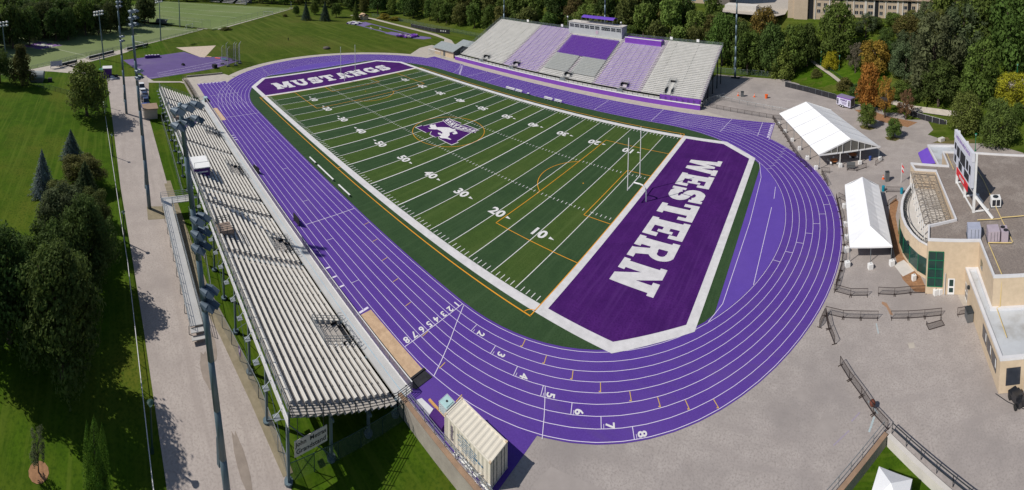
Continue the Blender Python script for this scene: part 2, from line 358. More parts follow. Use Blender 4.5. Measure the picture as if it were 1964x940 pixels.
def text_mesh(body, size, bold=0.0, spacing=1.0, shear=0.0):
    """flat lettering as (verts, faces), centred, in the plane x, y"""
    cu = bpy.data.curves.new('lettering', 'FONT'); cu.body = body; cu.size = size; cu.offset = bold; cu.fill_mode = 'FRONT'
    cu.align_x = 'CENTER'; cu.align_y = 'CENTER'; cu.space_character = spacing; cu.shear = shear; cu.resolution_u = 3
    ob = bpy.data.objects.new('lettering', cu); C.objects.link(ob)
    me = ob.to_mesh(); vs = [tuple(v.co) for v in me.vertices]; fs = [tuple(q.vertices) for q in me.polygons]
    ob.to_mesh_clear(); bpy.data.objects.remove(ob); bpy.data.curves.remove(cu)
    return vs, fs
def put_text(mb, body, size, org, ux, uy, bold=0.0, spacing=1.0, shear=0.0):
    vs, fs = text_mesh(body, size, bold, spacing, shear); o = Vector(org); ux = Vector(ux); uy = Vector(uy)
    mb.mesh([o + ux * x + uy * y for x, y, z in vs], fs); return mb

# ------------------------------------------------------------------ terrain
EDGE = [(-900, -51.5), (-80, -51.5), (-57, -51.0), (-54.6, -50.3), (47.4, -50.3), (75.0, -50.3), (92.0, -33.6), (97.0, -39.5), (112.0, -57.0), (900, -57.0)]
def edge_y(x):
    for (x0, y0), (x1, y1) in zip(EDGE, EDGE[1:]):
        if x0 <= x <= x1: return y0 + (y1 - y0) * (x - x0) / (x1 - x0)
def zlow(x):
    if x < -10: return -2.0 * min(1, max(0, (x + 80) / 70))
    return -2.0 + 1.0 * min(1, max(0, (x - 62) / 20))
def hill(x, y):
    dd = max(y - 93, (x - 71) * .657 + (y - 92.5) * .754)
    if dd <= 0: return 0.0
    return max(0, min(1, (x + 200) / 120)) * min(18.0, .42 * dd)
def ground_z(x, y): return zlow(x) if y < edge_y(x) else hill(x, y)

def grid(xs, yfun, zfun):
    g = MB(); n = None
    for x in xs:
        ys = yfun(x); n = len(ys)
        for y in ys: g.v.append((x, y, zfun(x, y)))
    for i in range(len(xs) - 1):
        for j in range(n - 1):
            a = i * n + j; g.f.append((a, a + n, a + n + 1, a + 1)); g.mi.append(0)
    return g
xs = sorted(set([-900, -500, -350, -260] + list(range(-200, 40, 8)) + list(range(40, 160, 3)) + list(range(160, 200, 8)) + [-80, -60, -57, -54.6, -10, 62, 82, 47.4, 75, 92, 97, 112, 260, 400, 900]))
yrel = [52, 58, 64, 70, 76, 82, 86, 90, 92, 95, 98, 102, 106, 110, 115, 120, 126, 132, 138, 145, 160, 200, 300, 600, 1200]
struct('ground', grid(xs, lambda x: [edge_y(x), -20, 20, 36] + yrel, lambda x, y: hill(x, y) - 0.03), BERM)
struct('lower_ground', grid(xs, lambda x: [-900, -300, -150, -100, -80, edge_y(x)], lambda x, y: zlow(x)), GRASS)

g = MB()
g.sheet([(47.4, -50.28), (75.0, -50.28), (92.0, -33.58), (97.0, -39.45), (112.0, -56.9), (150, -56.9), (150, 8), (134, 25), (128, 33), (122, 34), (116, 37.5), (113, 41), (117, 46.5),
         (119.5, 49), (112, 54.5), (98.3, 65.3), (71, 88.9), (44.9, 88.3), (44.9, 47), (20, 20), (20, -40), (47.4, -46)], -0.018)
struct('plaza_pavement', g, PLAZA)
g = MB(); g.sheet([(-51, 44), (50, 44), (60, 46), (50, 50.2), (-51, 50.2)], -0.012)
struct('stand_walkway', g, CONC)
# pale walk around the western bend, and the worn path up to the shed
def bend(r, a0, a1, cx, n=48): return [(cx + r * math.cos(math.radians(a0 + (a1 - a0) * i / n)), r * math.sin(math.radians(a0 + (a1 - a0) * i / n))) for i in range(n + 1)]
g = MB(); g.band(bend(46.0, 96, 225, -42.2), bend(49.6, 96, 225, -42.2), -0.014)
g.sheet([(-50, 49.9), (-48, 46), (-58, 44), (-68.5, 40.5), (-70, 43), (-75.5, 52), (-76.5, 60), (-66, 61), (-55, 60)], -0.018)
g.sheet([(-79.5, -51.4), (-80.2, -36), (-74, -33), (-64, -42), (-54.4, -46.3), (-54.4, -50.4)], -0.018)
struct('bend_walk', g, CONC)
g = MB()
for P in ([(-175, 76), (-155, 80), (-118, 79), (-94, 78.3), (-78, 74), (-66, 66), (-62, 60), (-70, 61), (-82, 73), (-95, 75.5), (-118, 76.5), (-155, 77), (-175, 73.5)],): g.sheet(P, -0.016)
struct('gravel_path', g, CONC)
# service road behind the near stand
def road_l(x): 
    P = [(-90, -79.6), (-47, -77.8), (-10, -76.5), (8, -75.5), (25, -74.6), (43, -73.9), (110, -71.5)]
    for (a, b), (c, e) in zip(P, P[1:]):
        if a <= x <= c: return b + (e - b) * (x - a) / (c - a)
def road_r(x):
    P = [(-90, -64.5), (-78, -64.3), (-46, -67.2), (-3, -66.5), (18, -66.3), (29, -64.3), (39, -63.3), (46, -62.9), (110, -61)]
    for (a, b), (c, e) in zip(P, P[1:]):
        if a <= x <= c: return b + (e - b) * (x - a) / (c - a)
rx = sorted(set(list(range(-86, 111, 4)) + [-80, -10, 62, 82]))
g = grid(rx, lambda x: [road_l(x), road_r(x)], lambda x, y: zlow(x) + 0.03)
g.f.append(tuple()) if 0 else None
struct('service_road', g, ROADM)
g = MB()
g.sheet([(-86, -79.4), (-112, -101.5), (-124, -88), (-128, -92), (-112, -110), (-99, -113), (-97, -101.6), (-86, -72)], 0.01)
g.sheet([(-97, -101), (-112, -85.8), (-126, -70.5), (-142, -59), (-172, -24), (-175, -27), (-150, -55), (-129, -76), (-114, -96), (-100, -110)], 0.006)
g.sheet([(-176, -25), (-172, -18), (-168, -16), (-227, 57), (-230, 54), (-172, -22), (-226, -67.5), (-220, -70)], 0.006)
g.sheet([(-86, -65), (-78.6, -62.5), (-75.6, -52.6), (-72, -51.6), (-74.5, -53.5), (-77, -64.5)], 0.004)
struct('field_paths', g, CONC)
g = MB()
g.sheet([(-2.6, -71.7), (-2.1, -68.2), (2.0, -68.1), (1.8, -71.8)], -1.955)
struct('pole_pad_pavement', g, DIRT)
g = MB(); g.sheet([(20, -64.6), (29.5, -63.2), (38.5, -62.3), (46, -62.2), (46, -63.2), (38, -63.9), (29, -65), (18, -66.9), (-4, -67.1), (-45, -68), (-45, -66.6), (-4, -65.6)], -1.955)
struct('road_verge', g, DIRT)
g = MB()
for cx, cy, a, b in ((33, -67.6, 2.4, .75), (29.5, -66.4, 2.6, .6), (43.5, -66.5, 3.0, .5)):
    g.sheet([(cx + a * math.cos(t * PI / 8) * (1 + .15 * math.sin(3 * t)), cy + b * math.sin(t * PI / 8)) for t in range(16)], -1.95)
struct('road_stain', g, mat('oil_stain', (0.30, 0.25, 0.21), (0.23, 0.19, 0.16), 0.8, 0.9))

# far playing fields
PALE = mat('pale_turf', (0.165, 0.205, 0.085), (0.135, 0.175, 0.068), 0.08, 0.95, detail=8, col3=(0.185, 0.22, 0.105), scale3=0.02, spec=0.1)
PALE2 = mat('pale_turf_two', (0.15, 0.20, 0.07), (0.12, 0.165, 0.055), 0.08, 0.95, detail=8, col3=(0.18, 0.215, 0.09), scale3=0.02, spec=0.1)
g = MB(); g.sheet([(-92, -121), (-171.3, -25.5), (-214, -64.5), (-213.5, -80), (-150, -168)], 0.012); struct('soccer_field', g, PALE)
g = MB(); g.sheet([(-168.5, -18), (-226.5, 55), (-322, -32), (-264, -105), (-228, -68)], 0.012); struct('soccer_field', g, PALE2)
g = MB()
def L2(a, b, wd=.35): g.line(a, b, wd, 0.02)
for a, b in (((-169, -133.4), (-123.2, -89.2)), ((-105, -108), (-168, -31)), ((-168, -31), (-207, -66)), ((-207, -66), (-152, -150)), ((-177, -42), (-188, -57)), ((-188, -57), (-175, -72)), ((-175, -72), (-163, -60))): L2(a, b)
for a, b in (((-172, -19), (-224, 47)), ((-224, 47), (-312, -30)), ((-196, -20), (-262, -70)), ((-205, 5), (-285, -62)), ((-215, 20), (-290, -45))): L2(a, b)
rr = [(-149 + 9.15 * math.cos(t * PI / 16), -113 + 9.15 * math.sin(t * PI / 16)) for t in range(33)]
for a, b in zip(rr, rr[1:]): L2(a, b, .3)
struct('soccer_field_lines', g, mat('faded_white_line', (0.42, 0.43, 0.33), rough=0.9))
g = MB()
EMB0 = [(-7.2, -5.1), (-2.9, -5.1), (-2.8, -3.2), (-1.5, -5.0), (0.7, -5.1), (0.2, -3.2), (2.0, -4.8), (6.5, -5.0), (6.6, -2.9), (5.9, -2.9), (4.9, 3.7), (5.6, 4.0), (4.5, 5.9), (0.6, 5.8), (-0.8, 4.7), (-1.3, 5.8), (-5.4, 5.6), (-6.2, 3.9), (-5.6, 3.6), (-6.4, -2.9), (-7.1, -3.0)]
def emb(P, k, z, c=(-148.5, -113), a=math.radians(228)):
    g.sheet([(c[0] + k * (x * math.cos(a) - y * math.sin(a)), c[1] + k * (x * math.sin(a) + y * math.cos(a))) for x, y in P], z)
g.use(mat('faded_purple', (0.17, 0.09, 0.25), rough=0.9)); emb(EMB0, 1.25, 0.03)
HORSE = [(-4.9, -2.8), (-4.2, -2.3), (-4.9, -1.9), (-5.6, -1.6), (-6.0, -0.7), (-5.4, -0.5), (-5.3, 0.2), (-4.6, -0.3), (-3.6, -0.8), (-3.0, 0.0), (-2.0, 1.0), (-1.2, 1.5), (-0.1, 1.5), (0.5, 1.9), (1.2, 1.5), (0.8, 1.0), (1.6, 1.2), (2.3, 0.9), (2.9, 0.4), (2.5, -0.6), (1.6, -0.2), (1.9, 0.4), (1.2, 0.5), (1.0, -0.6), (2.2, -1.6), (2.7, -2.8), (4.2, -2.9), (4.3, -3.3), (3.0, -3.6), (2.0, -4.4), (1.0, -4.1), (0.9, -3.2), (-0.2, -3.3), (-0.9, -2.8), (-0.4, -2.4), (0.2, -2.7), (0.1, -2.0), (-1.2, -1.6), (-2.5, -1.6), (-3.2, -2.3), (-4.0, -2.9)]
g.use(mat('faded_white_turf', (0.5, 0.5, 0.44), rough=0.9)); emb(HORSE, 1.2, 0.04)
struct('soccer_field_emblem', g)
g = MB()
g.sheet([(-111.9, -72.3), (-81.2, -63.8), (-88.6, -37.5), (-96.3, -25.0), (-105.4, -28.9), (-107.8, -38.8), (-120.4, -44.2)], 0.002)
struct('throwing_pad_pavement', g, PADM)
g = MB(); g.sheet([(-130.3, -46.4), (-128.3, -27.3), (-107.2, -37.4), (-108.3, -39.2)], 0.004); struct('throwing_sector_gravel', g, GRAVEL)
g = MB()
for a, b in (((-85.5, -60), (-97, -30)), ((-88.5, -60), (-100, -31)), ((-82.5, -63.6), (-91, -34))): g.line(a, b, .12, 0.008)
struct('throwing_pad_lines', g, TLINE)
g = MB()
g.sheet([(-150, 57), (-151, 66), (-139, 68.5), (-136, 60)], 0.0); g.line((-141, 59.7), (-104, 60.7), 1.3, -0.006); g.line((-148, 68), (-101, 67.6), 1.3, -0.006)
g.sheet([(-113, 58.5), (-114, 63.5), (-90, 70.5), (-87.5, 69.5), (-88.5, 65), (-98, 60)], 0.004)
struct('jump_runway', g, mat('faded_runway', (0.17, 0.13, 0.30), (0.14, 0.11, 0.24), 0.2, 0.9))

# ------------------------------------------------------------------ running track
YD = 0.9144; CC = 42.195
def oval(r, n=56):
    p = []
    for i in range(n + 1): a = -PI / 2 + PI * i / n; p.append((CC + r * math.cos(a), r * math.sin(a)))
    for i in range(n + 1): a = PI / 2 + PI * i / n; p.append((-CC + r * math.cos(a), r * math.sin(a)))
    return p + [p[0]]
g = MB(); g.band(oval(34.6), oval(46.45), 0.0)
struct('running_track', g, TRACK)
g = MB()
g.sheet([(-71.2, -37.6), (-71.2, -48.0), (-54, -48.2), (-54, -48.8), (46.2, -48.8), (46.2, -49.7), (59.4, -49.7), (59.4, -40), (40, -40), (0, -40), (-44, -40), (-44, -37.6)], -0.006)
g.sheet([(42, 38), (42, 46.4), (71.7, 46.4), (71.7, 34.5), (58, 32)], -0.006)
g.sheet([(-42, 40), (-42, 46.9), (-59.6, 46.9), (-59.6, 40)], -0.006)
struct('sprint_chute', g, TRACK)
def dzone(s):
    yy = [-21.7 + 43.4 * i / 24 for i in range(25)]
    return [(s * 71.35, y) for y in yy], [(s * (CC + math.sqrt(36.35 ** 2 - y * y)), y) for y in yy]
g = MB()
for s in (1, -1):
    A, B = dzone(s); g.band(A, B, 0.004)
struct('bend_apron', g, APRON)
g = MB()
for k in range(9):
    r = 36.5 + 1.22 * k; g.band(oval(r - .03), oval(r + .03), 0.012)
    if k > 0: g.band([(-71, -r + .03), (-CC, -r + .03)], [(-71, -r - .03), (-CC, -r - .03)], 0.008)
    if k > 0: g.band([(CC, r - .03), (71.4, r - .03)], [(CC, r + .03), (71.4, r + .03)], 0.008)
Z = 0.017
def ln(a, b, wd=.06): g.line(a, b, wd, Z)
ln((42.3, -36.5), (42.4, -46.2), .08)
cs = [(42.6, -36.6), (44.0, -39.3), (45.4, -41.8), (46.5, -44.0), (47.4, -46.0)]
for a, b in zip(cs, cs[1:]): ln(a, b, .08)
for a, b in zip([(57.2, -38.6), (58.0, -39.8), (58.9, -41.2), (60.0, -43.1)], [(58.0, -39.8), (58.9, -41.2), (60.0, -43.1)]): ln(a, b, .07)
def polar(cx, r, a): return (cx + r * math.cos(a), r * math.sin(a))
for k in range(1, 8):                                            # staggered starts on the eastern bend
    r0 = 36.5 + 1.22 * k; st = [0, 46.0, 49.8, 53.5, 57.2, 60.8, 64.1, 67.4][k]
    a = -math.acos(max(-1, min(1, (st - CC) / (r0 + .6)))); ln(polar(CC, r0, a), polar(CC, r0 + 1.22, a), .07)
    a2 = a + .25 / r0; ln(polar(CC, r0 + .75, a2), polar(CC, r0 + 1.22, a2), .05)
for k, (x, y) in enumerate(((82.0, 5.1), (81.5, 2.6), (80.7, 0.1), (79.9, -2.4), (79.4, -4.9), (79.0, -7.6), (78.6, -9.8), (77.6, -11.6))):
    a = math.radians(14 - 4.0 * (7 - k)); r0 = 36.5 + 1.22 * k; ln(polar(CC, r0, a), polar(CC, r0 + 1.22, a), .07)
for k in range(8):
    r0 = 36.5 + 1.22 * k; a = math.radians(33 + 1.4 * k); ln(polar(CC, r0, a), polar(CC, r0 + 1.22, a - .006), .06)
    r0 = 36.5 + 1.22 * k; a = math.radians(214 - 1.2 * k); ln(polar(-CC, r0, a), polar(-CC, r0 + 1.22, a), .06)
for x0, x1, sg in ((39.1, 39.2, 1), (21.5, 21.4, 1), (58.4, 59.6, 1), (-21, -21, 1), (-30, -29, 1), (-38, -38, -1), (14.6, 14.6, -1), (-57.5, -57.2, -1)):
    ln((x0, sg * 36.6), (x1, sg * 46.2), .09)
cs = [(-37, 36.6), (-38.2, 40), (-40.5, 43.5), (-43.5, 46.6)]
for a, b in zip(cs, cs[1:]): ln(a, b, .09)
for k in range(8): ln((-33.6 - 1.0 * k, 37 + 1.15 * k), (-34.6 - 1.0 * k, 37.2 + 1.15 * k), .4)
for k in range(7): ln((71.0, 36.4 + 1.3 * k), (71.0, 37.1 + 1.3 * k), .55)
ln((71.45, 35), (71.45, 46), .1); ln((68.3, 36.6), (68.3, 46), .1)
for k in range(7): ln((-70.6, -39.2 - 1.3 * k), (-70.6, -39.9 - 1.3 * k), .6)
for k, x in enumerate((-47.5, -40, -31, -19, -5, 8, 20, 30)): ln((x, -36.5 - 1.22 * (k % 8)), (x, -37.72 - 1.22 * (k % 8)), .06)
for x in (-23.0, -24.4, -25.8, 25.6, 27.7, 29.8): ln((x, -47.4), (x, -48.7), .26)
ln((34.9, -46.6), (35.1, -48.6), .32)
ln((-54, -47.35), (35, -47.35), .06)
for s in (1, -1):                                                # inner edge lines of the apron
    cs = [(s * 70.9, -22.4), (s * 72.0, -19), (s * 72.5, 0), (s * 72.2, 16), (s * 70.9, 22.4)]
    for a, b in zip(cs, cs[1:]): ln(a, b, .08)
ln((75.6, 12.8), (75.8, 8.4), .08); ln((75.7, 5.4), (75.5, -14.6), .08)
struct('track_lane_lines', g, TLINE)
g = MB()
for k, (x, y) in enumerate(((52.0, -35.7), (55.4, -36.1), (59.0, -35.9), (62.4, -35.6), (65.8, -35.1), (68.8, -34.4), (71.7, -33.6), (74.5, -32.5))):
    a = math.atan2(y, x - CC); r0 = 36.5 + 1.22 * k
    g.line(polar(CC, r0 + .05, a), polar(CC, r0 + 1.12, a), .09, Z); q = polar(CC, r0 + 1.1, a); g.line((q[0] - .2, q[1] - .05), (q[0] + .02, q[1] + .02), .12, Z + .004)
for k, x in enumerate((19.5, 24.0, 28.5, 33.0, 37.5, 42.5, 47.0, 51.0)):
    g.line((x, -36.6 - 1.22 * k), (x + .1, -37.6 - 1.22 * k), .09, Z)
struct('hurdle_marks', g, YELLOW)
g = MB()
for k in range(8): put_text(g, str(k + 1), 1.25, (41.75, -37.1 - 1.2 * k, 0.024), (0, -1, 0), (1, 0, 0), .035)
for k, (x, y) in enumerate(((47.2, -38.2), (50.9, -38.7), (54.6, -39.1), (58.2, -39.1), (61.6, -38.9), (65.0, -38.5), (68.2, -37.8))):
    a = math.atan2(y, x - CC); put_text(g, str(k + 2), 1.25, (x, y, 0.024), (math.cos(a), math.sin(a), 0), (-math.sin(a), math.cos(a), 0), .035)
struct('lane_numbers', g, PAINT)
g = MB(); g.sheet([(35.4, -46.5), (35.4, -48.55), (45.9, -48.7), (45.9, -46.4)], 0.006); g.sheet([(-46.2, -46.9), (-46.2, -49.0), (-36.3, -48.8), (-36.3, -46.7)], 0.006)
struct('jump_pit_sand', g, SAND)

# ------------------------------------------------------------------ football field
GL, SLN = 50.292, 29.718
g = MB(); pts = [p for p in oval(36.15)[:-1]]
pts = [(max(-71.35, min(71.35, x)), y) for x, y in pts]
q = [pts[0]]
for p_ in pts[1:]:
    if abs(p_[0] - q[-1][0]) + abs(p_[1] - q[-1][1]) > 1e-4: q.append(p_)
# drop points that run along the straight cuts
q = [p_ for i, p_ in enumerate(q) if not (abs(abs(p_[0]) - 71.35) < 1e-6 and abs(abs(q[i - 1][0]) - 71.35) < 1e-6 and abs(abs(q[(i + 1) % len(q)][0]) - 71.35) < 1e-6)]
g.sheet(q, 0.010); struct('turf_field', g, TURFB)
g = MB()
for k in range(22):
    if k % 2 == 1: g.sheet([(GL - 5 * YD * k, -SLN), (GL - 5 * YD * (k + 1), -SLN), (GL - 5 * YD * (k + 1), SLN), (GL - 5 * YD * k, SLN)], 0.016)
struct('turf_stripes', g, TURFA)
def ring(s): return [(s * 51.35, -SLN), (s * 60.95, -SLN), (s * 68.35, -23.75), (s * 68.35, 23.75), (s * 60.95, SLN), (s * 51.35, SLN)]
for s, nm in ((1, 'east'), (-1, 'west')):
    g = MB(); g.sheet(ring(s), 0.016); struct('end_zone_turf', g, EZP)
g = MB()
inn = [(-60.95, -SLN), (60.95, -SLN), (68.35, -23.75), (68.35, 23.75), (60.95, SLN), (-60.95, SLN), (-68.35, 23.75), (-68.35, -23.75), (-60.95, -SLN)]
out = [(-61.5, -31.2), (61.5, -31.2), (69.65, -24.4), (69.65, 24.4), (61.5, 31.2), (-61.5, 31.2), (-69.65, 24.4), (-69.65, -24.4), (-61.5, -31.2)]
g.band(inn, out, 0.022)
for s in (1, -1): g.sheet([(s * GL, -SLN), (s * 51.4, -SLN), (s * 51.4, SLN), (s * GL, SLN)], 0.022)
struct('field_border', g, TURFW)
g = MB(); Z = 0.026
for k in range(1, 22):
    x = GL - 5 * YD * k; wd = .22 if k in (7, 11, 15, 9, 13) else .13
    g.line((x, -SLN + .15), (x, SLN - .15), wd, Z)
for k in range(1, 110):
    if k % 5 == 0: continue
    x = GL - YD * k
    for y0, y1 in ((-SLN + .15, -SLN + 1.15), (SLN - 1.15, SLN - .15), (-8.15, -7.45), (7.45, 8.15)): g.line((x, y0), (x, y1), .11, Z)
for k in range(1, 22):
    x = GL - 5 * YD * k
    for y in (-7.8, 7.8): g.line((x - .35, y), (x + .35, y), .11, Z + .004)
struct('field_lines', g, PAINT)
g = MB()
for k in range(1, 11):
    nlab = k * 10 if k <= 5 else (11 - k) * 10
    x = GL - YD * (10 * k if k <= 5 else 10 * k)
    sg = 1 if k <= 5 else -1
    for sy in (-1, 1):
        up = (0, 1, 0) if sy < 0 else (0, -1, 0); rt = (1, 0, 0) if sy < 0 else (-1, 0, 0)
        put_text(g, str(nlab), 2.75, (x, sy * 17.8, 0.034), rt, up, .10, 1.12)
        xx = x + sg * 2.15
        g.sheet([(xx, sy * 17.8 - sy * -.0 - .38 + (0.15 if sy < 0 else 0.15)), (xx + sg * 1.0, sy * 17.8 + .0), (xx, sy * 17.8 + .38)], 0.034)
struct('yard_numbers', g, PAINT)
g = MB(); Z = 0.030; OY = 32.1
def ol(a, b, wd=.12): g.line(a, b, wd, Z)
for sy in (-1, 1):
    ol((-50.3, sy * OY), (50.3, sy * OY), .17); ol((0, sy * OY), (0, sy * (OY - 1)))
    for sx in (-1, 1):
        cs = [(sx * (50.3 - 1.1 * math.sin(t * PI / 16)), sy * (OY - 1.1 * math.cos(t * PI / 16))) for t in range(9)]
        for a, b in zip(cs, cs[1:]): ol(a, b)
for sx in (-1, 1):
    ol((sx * 50.22, -OY), (sx * 50.22, OY), .14)
    for a, b in (((33.9, -20.2), (33.9, 20.2)), ((33.9, -20.2), (50.2, -20.2)), ((33.9, 20.2), (50.2, 20.2)), ((44.8, -9.15), (44.8, 9.15)), ((44.8, -9.15), (50.2, -9.15)), ((44.8, 9.15), (50.2, 9.15))): ol((sx * a[0], a[1]), (sx * b[0], b[1]))
    th = math.acos(5.4 / 9.15); cs = [(sx * (39.3 - 9.15 * math.cos(-th + 2 * th * t / 20)), 9.15 * math.sin(-th + 2 * th * t / 20)) for t in range(21)]
    for a, b in zip(cs, cs[1:]): ol(a, b)
    g.sheet([(sx * 39.3 + .15 * math.cos(t * PI / 4), .15 * math.sin(t * PI / 4)) for t in range(8)], Z)
cs = [(9.15 * math.cos(t * PI / 32), 9.15 * math.sin(t * PI / 32)) for t in range(65)]
for a, b in zip(cs, cs[1:]): ol(a, b)
struct('soccer_lines', g, ORANGE)
# emblem at the centre: a serifed letter with a galloping horse and a lettered ribbon
g = MB(); g.use(PAINT)
EM = [(-7.25, -5.15), (-2.85, -5.15), (-2.7, -3.5), (-1.5, -5.1), (0.75, -5.15), (0.9, -4.2), (1.9, -5.0), (6.6, -5.1), (6.7, -2.8), (6.1, -2.8), (4.9, 3.5), (5.7, 3.9), (4.6, 6.0), (0.5, 5.9), (-0.8, 4.7), (-1.3, 5.9), (-5.5, 5.6), (-6.3, 3.6), (-5.7, 3.4), (-6.7, -2.9), (-7.2, -3.0)]
g.sheet(EM, 0.040)
g.use(EZP); cxm, cym = -.3, .2
g.sheet([(cxm + (x - cxm) * .965, cym + (y - cym) * .965) for x, y in EM], 0.046)
g.use(PAINT); g.sheet(HORSE, 0.052)
rib = lambda t, o: ((-6.0 + 11.3 * t) , 3.6 + 1.9 * t * 0 + o - 1.4 * math.sin(PI * t) * .9)
g.band([rib(t / 20, -.2) for t in range(21)], [rib(t / 20, 2.3) for t in range(21)], 0.058)
g.use(EZP); g.band([rib(t / 20, 0.0) for t in range(21)], [rib(t / 20, 2.1) for t in range(21)], 0.062)
g.use(PAINT)
for i, ch in enumerate("MUSTANGS"):
    t = .93 - .123 * i; c0 = rib(t, 1.05); c1 = rib(t - .02, 1.05); dx, dy = c1[0] - c0[0], c1[1] - c0[1]; L = math.hypot(dx, dy); dx /= L; dy /= L
    wd, polys = SLAB[ch]; h_ = 1.7
    rows(g, polys, 0.068, lambda a, b, c0=c0, dx=dx, dy=dy, wd=wd: (c0[0] + dx * (a / wd - .5) * 1.22 - (-dy) * 0 + (dy) * (b - .5) * h_ * 1, c0[1] + dy * (a / wd - .5) * 1.22 - dx * (b - .5) * h_ * -1), 16)
struct('field_emblem', g)
# end zone words
g = MB()
def word(txt, p0, right, upv, length, height, gap):
    tot = sum(SLAB[c][0] for c in txt); k = (length - gap * (len(txt) - 1)) / tot; s = 0.0
    for c in txt:
        wd, polys = SLAB[c]
        rows(g, polys, 0.024, lambda a, b, s=s, k=k: (p0[0] + right[0] * (s + a * k) + upv[0] * b * height, p0[1] + right[1] * (s + a * k) + upv[1] * b * height), 80)
        s += wd * k + gap
word('WESTERN', (55.8, 20.7), (0, -1), (1, 0), 41.9, 7.0, .65)
word('MUSTANGS', (-55.3, -24.0), (0, 1), (-1, 0), 46.4, 6.9, .6)
struct('end_zone_lettering', g, TURFW)

# ------------------------------------------------------------------ near grandstand
NX0, NX1 = -54.4, 47.2
st = thing('grandstand', 'long near grandstand of cream aluminium benches on a steel frame beside the purple track', 'grandstand', (-3, -56, -2))
AIS = [-43.5, -29.5, -15.2, 5.2, 10.6, 23.6]
ROWS = 15
def rowy(i): return -51.3 - .783 * i
def rowz(i): return .02 + .352 * i
g = MB(); g.box(NX0, -50.55, -.22, NX1, -48.85, .0)
for k in range(1, 6): g.box(NX0, -48.85 - .28 * k - .012, .0, NX1, -48.85 - .28 * k + .012, .006)
g.build('front_walkway', DECKM, st)
g = MB(); g.box(NX0, -49.83, .008, NX1, -49.77, .012); g.build('blue_stripe', mat('pale_blue_line', (0.30, 0.48, 0.60), rough=.8), st)
VOM = [(-26, 0, 5, 2.6), (-7, 0, 4, 4.2), (18.8, 0, 4, 3.2), (36.9, 0, 5, 3.6), (-50, 0, 4, 2.5)]       # stair openings: x, first row, rows, width
def blocked(i, x0, x1):
    """split a row of bench at the aisles and stair openings"""
    cuts = [(a - .55, a + .55) for a in AIS]
    for x, r0, n, wd in VOM:
        if r0 <= i < r0 + n: cuts.append((x - wd / 2, x + wd / 2))
    if 11 <= i: cuts += [(16.6, 19.6), (-30.2, -27.6)] if i >= 13 else []
    if i >= 10: cuts.append((-4.6, .3))
    cuts.sort(); segs = []; a = x0
    for c0, c1 in cuts:
        if c0 > a: segs.append((a, min(c0, x1)))
        a = max(a, c1)
    if a < x1: segs.append((a, x1))
    return [s for s in segs if s[1] - s[0] > .3]
bounds = [NX0] + AIS + [NX1]
sections = []
for x0, x1 in zip(bounds, bounds[1:]):
    g = MB()
    for i in range(ROWS):
        y, z = rowy(i), rowz(i)
        for k in range(2): g.box(x0, y - .55 + .37 * k + .17, z - .05, x1, y - .55 + .37 * k + .53, z)
        g.box(x0, y - .40, z, x1, y - .375, z + .25)
    sections.append((x0, x1, g.build('bleacher_section', TREAD, st)))
for i in range(ROWS):
    y, z = rowy(i), rowz(i)
    for x0, x1 in blocked(i, NX0 + .3, NX1 - 1.1):
        g = MB()
        g.box(x0, y - .15, z + .40, x1, y - .008, z + .44); g.box(x0, y + .008, z + .40, x1, y + .15, z + .44)
        for k in range(int((x1 - x0) / 1.8) + 1): g.box(x0 + .1 + 1.8 * k, y - .1, z + .0, min(x1, x0 + .16 + 1.8 * k), y + .1, z + .40)
        sec = [q for q in sections if q[0] - .1 <= (x0 + x1) / 2 <= q[1] + .1][0][2]
        g.build('bench', BENCH, sec)
for a in AIS:
    g = MB()
    for i in range(ROWS):
        y, z = rowy(i), rowz(i)
        g.box(a - .5, y - .42, z, a + .5, y - .12, z + .17)
    g.build('aisle_steps', STEEL, st)
    g = MB()
    for i in range(0, ROWS - 1, 2):
        y, z = rowy(i), rowz(i)
        g.bar((a, y, z), (a, y, z + .95), .05); g.bar((a, y, z + .95), (a, y - .78, z + 1.25), .05); g.bar((a, y - .78, z + .5), (a, y - .78, z + 1.25), .05)
    g.build('aisle_railing', STEEL, st)
